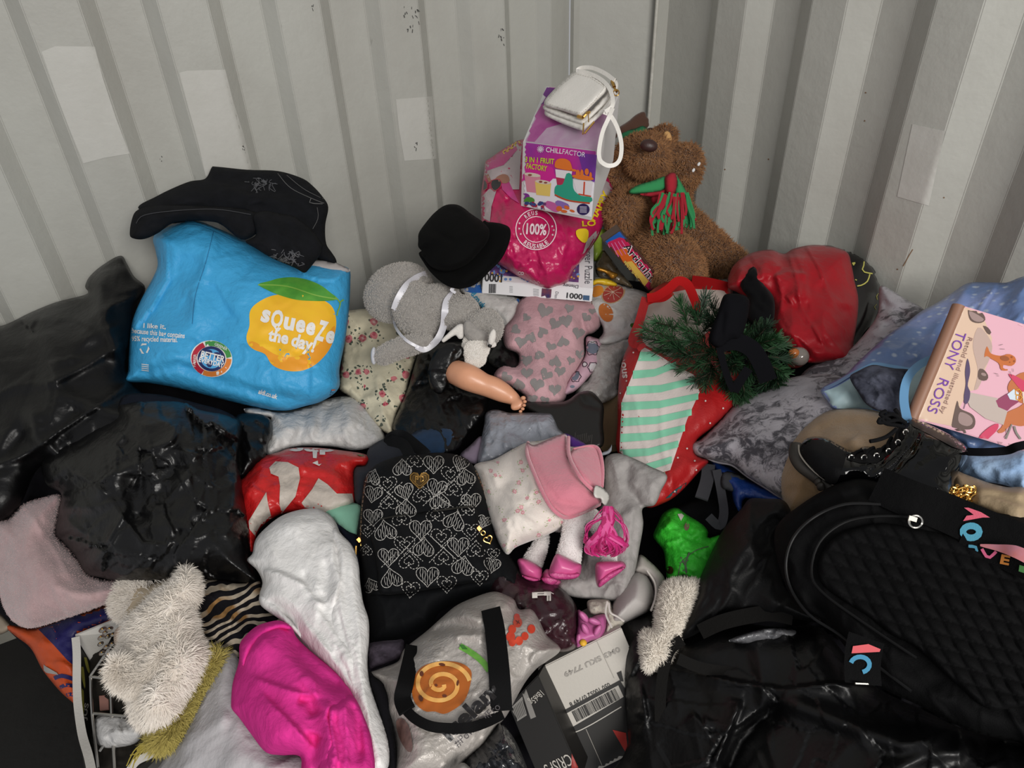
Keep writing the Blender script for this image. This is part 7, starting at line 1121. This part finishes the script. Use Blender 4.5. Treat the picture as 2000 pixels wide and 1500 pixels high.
# flower sandals
ps = M('b3598f', .5, name='pink_vinyl_sandal'); sn = blob('flower_sandal', 'L', [(760,305),(800,325),(850,372),(862,345),(940,332),(948,390),(935,450),(900,490),(850,505),(800,530),(755,548),(745,480),(758,400)], ps, d=-.04, th=.02, R=12, step=4, wr=[SF(.003,20)], label='pink plastic flower sandals wedged above the barcoded box', cat='sandals')
for cx, cy, a in ((810,430,60),(890,440,120),(870,380,20),(800,350,50),(770,500,90)):
    blob('petal', 'L', [(cx+46*math.cos(math.radians(a))*math.cos(t)-24*math.sin(t)*math.sin(math.radians(a)), cy+46*math.cos(t)*math.sin(math.radians(a))+24*math.sin(t)*math.cos(math.radians(a))) for t in np.linspace(0,6.28,9)[:-1]], M('bd6498',.45), d=g1(1140,1230)-.065, th=.008, tb=.004, R=6, step=4, parent=sn)
link('flower_centre', *sph(P(*T('L',[(797,518)])[0], g1(1140,1240)-.07), (.006,.006,.004), 6), M('d9a52c',.5), sn)
# ---------------------------------------------------------------- bottom centre: printed tote, boxes
tb3 = M('1a1416', .3, [(40,.003)], (8,'3a1a22',.9), spec=.5, name='dark_red_film')
kb = blob('carrier_bag', 'L', [(100,40),(200,-20),(330,-10),(420,90),(540,110),(640,150),(730,240),(760,320),(758,480),(750,550),(650,580),(540,540),(440,430),(340,350),(240,300),(180,180)], tb3, d=-.035, th=.05, R=34, step=5, wr=[CR(.008,40,-40,2,4), CP(.003,30,5)], folds=[([(340,230),(420,290),(500,380)],.010,12)], label='dark maroon and black carrier bag under the unicorn hooves', cat='bag'); decal('printed_text', kb, [s_text('L','F',(545,185),(545,245),40,.05)]+[s_text('L','F',(465,225),(545,222),34,.05)]+[s_stroke('L', [(585,190),(605,190),(605,200)], 1.6)], M('cfcac4',.5), .003)
si = M('a39d97', .33, [(260,.0012),(40,.003)], (20,'b3ada8',.8), spec=.5, metal=.15, name='pearly_woven_film')
it = blob('shopping_bag', 'K', [(900,720),(960,690),(1090,640),(1130,560),(1280,440),(1380,350),(1480,270),(1620,210),(1720,185),(1800,210),(1850,240),(1880,300),(1960,300),(2010,370),(2060,470),(2150,560),(2060,640),(2000,680),(1930,760),(1870,860),(1800,990),(1740,1060),(1650,1180),(1520,1300),(1400,1400),(1080,1410),(1075,1200),(1060,1080),(1010,960),(1000,860),(960,780)],
     si, d=-.10, th=.08, R=60, step=4.5, wr=[CL(.007,60,-45,2,17,5), CL(.003,30,-40,2,7), SF(.006,70)], folds=[([(1290,450),(1450,400),(1640,420)],-.016,10),([(1480,270),(1560,340),(1640,400)],.012,14),([(1900,800),(2000,620),(2120,560)],.012,14),([(1450,480),(1540,470),(1660,470)],.012,9,1),([(1230,540),(1100,640),(980,750)],-.012,12)], label='pearly supermarket tote with a pastry print and black handles, bottom centre', cat='tote bag')
SP = lambda nm, c_, sh, off=.0018, **k: decal(nm, it, sh, M(c_, .4, **k), off)
SP('pastry_print', 'a85a1c', [s_poly('K', [(1185,790),(1220,700),(1290,655),(1400,638),(1500,650),(1560,690),(1570,740),(1545,850),(1500,920),(1400,980),(1330,965),(1270,965),(1210,920),(1185,860)], 14, True)])
SP('pastry_print', 'd99440', [s_stroke('K', [(1370+r_*math.cos(t)*1.25, 790+r_*math.sin(t)) for t, r_ in [(a, 16+a*11.0) for a in np.linspace(0, 12.4, 60)]], 8.5, 5)], .0026, var=(60,'e0b36a',.8))
SP('raisin_print', '5a2a14', [s_ell('K',1378,660,22,10,10,10), s_ell('K',1245,720,14,18,0,10), s_ell('K',1240,880,14,22,-20,10), s_ell('K',1395,865,16,10,0,8), s_ell('K',1480,780,8,20,10,8), s_ell('K',1340,795,10,8,0,8), s_ell('K',1160,955,12,24,0,8)], .0036)
SP('asparagus_print', '4a8f2c', [s_stroke('K', [(1495,540),(1540,565),(1600,605),(1650,650),(1685,700)], 12)], .0026, var=(90,'76b04a',.9)); SP('asparagus_print', '2f6a22', [s_poly('K', [(1488,530),(1520,532),(1545,560),(1510,560)], 6)], .0034)
SP('tomato_print', 'b5301c', [s_ell('K',x,y,r_,r_*1.15,0,12) for x, y, r_ in ((1870,385,30),(1835,430,26),(1825,480,30),(1835,515,24),(1880,505,26),(1918,475,24),(1960,428,26),(1865,350,20))], .003, var=(80,'d0482c',.8)); SP('tomato_print', '5a1a12', [s_stroke('K', [(1858,372),(1885,392)], 1.4), s_stroke('K', [(1865,395),(1880,372)], 1.4)], .0044)
SP('fish_print', '4a3230', [s_poly('K', [(1080,1030),(1120,1010),(1160,1060),(1180,1140),(1185,1215),(1160,1230),(1120,1180),(1090,1110)], 10, True)], .0026, var=(50,'9a7a70',.9)); SP('dark_print', '2a2228', [s_poly('K', [(900,600),(1000,560),(1110,520),(1110,620),(1000,660),(930,690)], 12)], .002)
SP('printed_text', '1a181a', [s_text('K','Iceland',(1428,1160),(1800,800),105,.045)], .009); SP('printed_text', '4a4648', [s_text('K','#PowerOfFrozen',(1480,1200),(1830,880),52,.0)], .009)
hk = M('0b0b0c', .8, [(700,.0005)], spec=.3); st3 = lambda pts, w_: tube('handle', over(it, 'K', [q[:2] for q in pts], .012), .01, hk, it, flat=(w_,.003))
st3([(1695,300,1.035),(1720,420,1.015),(1740,600,.99),(1755,780,.965),(1765,960,.95)], .028); st3([(1190,540,1.03),(1170,640,1.015),(1140,780,.995),(1120,880,.98),(1150,960,.965)], .022); st3([(1130,940,.97),(1200,1010,.955),(1300,1060,.945),(1420,1075,.94),(1560,1070,.94),(1680,1030,.945),(1770,985,.95)], .012)
pc_ = blob('printed_cloth', 'K', [(890,540),(960,510),(1080,500),(1130,500),(1120,600),(1050,640),(960,680),(900,690)], M('1c181e', .7, [(60,.003)], (30,'6a606e',1.)), d=-.09, th=.025, R=20, wr=[CR(.006,24,20,2,3)], label='dark purple printed cloth below the base of the heart backpack', cat='cloth')
blob('black_jacket', 'K', [(900,690),(940,740),(1000,780),(1040,900),(1060,1080),(1080,1200),(1090,1400),(1060,1400),(1000,1150),(940,900),(900,780)], cloth('111014'), d=-.13, th=.02, R=14, label='narrow black fabric strip between the white shirt and the pearly tote', cat='cloth')
# boxes
wbx = M('b5b0a8', .7, [(200,.0004)], name='white_box_card'); bxb = M('1b1917', .5, name='black_box_print')
b1q = quad3(T('L', [(502,690),(1045,420),(1340,1130),(795,1400)]), 1.08); n1 = np.cross(b1q[1]-b1q[0], b1q[3]-b1q[0]); n1 /= np.linalg.norm(n1); n1 = n1 if n1@(b1q[0]-CAM) > 0 else -n1
b1 = carton('carton', b1q, n1*.16, wbx, label='white and black barcoded carton below the pink flower sandals', cat='carton'); b1['label'] = 'white and black barcoded carton below the pink flower sandals'
CT = lambda nm, c_, sh, off=.001: decal(nm, b1, sh, M(c_, .5), off)
CT('black_print', '1b1917', [s_poly('L', [(606,940),(625,932),(712,1115),(1040,945),(1120,905),(1340,1130),(795,1400)], 20), s_poly('L', [(625,935),(665,985),(660,965),(1035,762),(1045,775),(1120,905),(1045,945),(720,1115)], 20), s_poly('L', [(1015,715),(1045,700),(1060,770),(1040,770)], 8)])
CT('barcode_panel', 'b5b0a8', [s_poly('L', [(680,982),(1025,795),(1060,870),(720,1070)], 14)], .0016); CT('white_line', 'b5b0a8', [s_stroke('L', [(660,985),(722,1108),(1045,935)], 2)], .0020)
rnd = random.Random(9); bars = []; t = 0.12
while t < .93:
    w_ = rnd.choice([.8,1.1,1.6,2.2]); a = (680+345*t, 982-187*t); bars.append(s_stroke('L', [(a[0]+3,a[1]+6),(a[0]+36,a[1]+74)], w_)); t += .011+w_*.0042
CT('barcode', '1b1917', bars, .0022)
CT('printed_text', '2a2826', [s_text('L','050 10052 07749 8',(965,778),(705,912),28,.012)], .0016); CT('printed_text', '8f8a84', [s_text('L','0M3 SKU 7749',(1030,545),(668,715),32,.03)], .0012); CT('red_triangle', 'a52a22', [s_poly('L', [(988,1085),(1075,1105),(1092,1265)], 10)], .002)
CT('fold_line', '9a958d', [s_stroke('L', [(885,505),(1000,750)], 1.2), s_stroke('L', [(815,1080),(930,1340)], 1)], .0014)
b2q = quad3(T('L', [(310,930),(503,728),(790,1402),(590,1600)]), 1.05); n2_ = np.cross(b2q[1]-b2q[0], b2q[3]-b2q[0]); n2_ /= np.linalg.norm(n2_); n2_ = n2_ if n2_@(b2q[0]-CAM) > 0 else -n2_
b2 = carton('carton', b2q, n2_*.12, M('191715', .45, name='black_card'), label='black crisps carton left of the white barcoded carton', cat='carton'); b2['label'] = 'black snack carton left of the white barcoded carton'
C2 = lambda nm, c_, sh, off=.0012: decal(nm, b2, sh, M(c_, .5), off)
C2('printed_text', 'b3aea6', [s_text('L','18x65g',(515,825),(440,895),44,0.0), s_text('L','CRISPS',(700,1238),(535,1318),80,.0)]); C2('barcode_panel', '7d7a76', [s_poly('L', [(318,950),(400,868),(430,990),(352,1040)], 10), s_poly('L', [(395,830),(425,820),(490,1000),(455,1015)], 10)], .001); C2('barcode', '1b1917', [s_stroke('L', [(330+k*9,950-k*7.5),(358+k*9,1025-k*6)], .9) for k in range(9)], .0018); C2('red_mark', '8a221c', [s_poly('L', [(722,1240),(765,1330),(720,1340)], 8)], .0016)
CT('card_edge', '8a7a5c', [s_stroke('L', [(508,705),(700,1140),(795,1395)], 2)], .001)
blob('clear_bag', 'L', [(0,1285),(60,1230),(150,1150),(235,1042),(275,1050),(340,1130),(400,1250),(450,1400),(420,1500),(-100,1500),(-60,1360)], M('17181b', .14, [(40,.003)], (10,'26282d',.8), spec=.7, name='smoky_film'), d=-.10, th=.05, R=40, step=5, wr=[CR(.008,34,60,3,4), CP(.004,30,5)], folds=[([(240,1060),(310,1180),(380,1340)],.012,7,1),([(290,1210),(340,1290)],.01,5,1)], label='smoky black plastic film bag at the bottom centre', cat='bag')
blob('paper_scrap', 'L', [(-90,1400),(0,1300),(60,1330),(110,1400),(120,1460),(-90,1460)], M('8f8c88', .7), d=-.17, th=.01, R=10, label='grey white paper scrap at the bottom edge under the pearly tote', cat='paper')
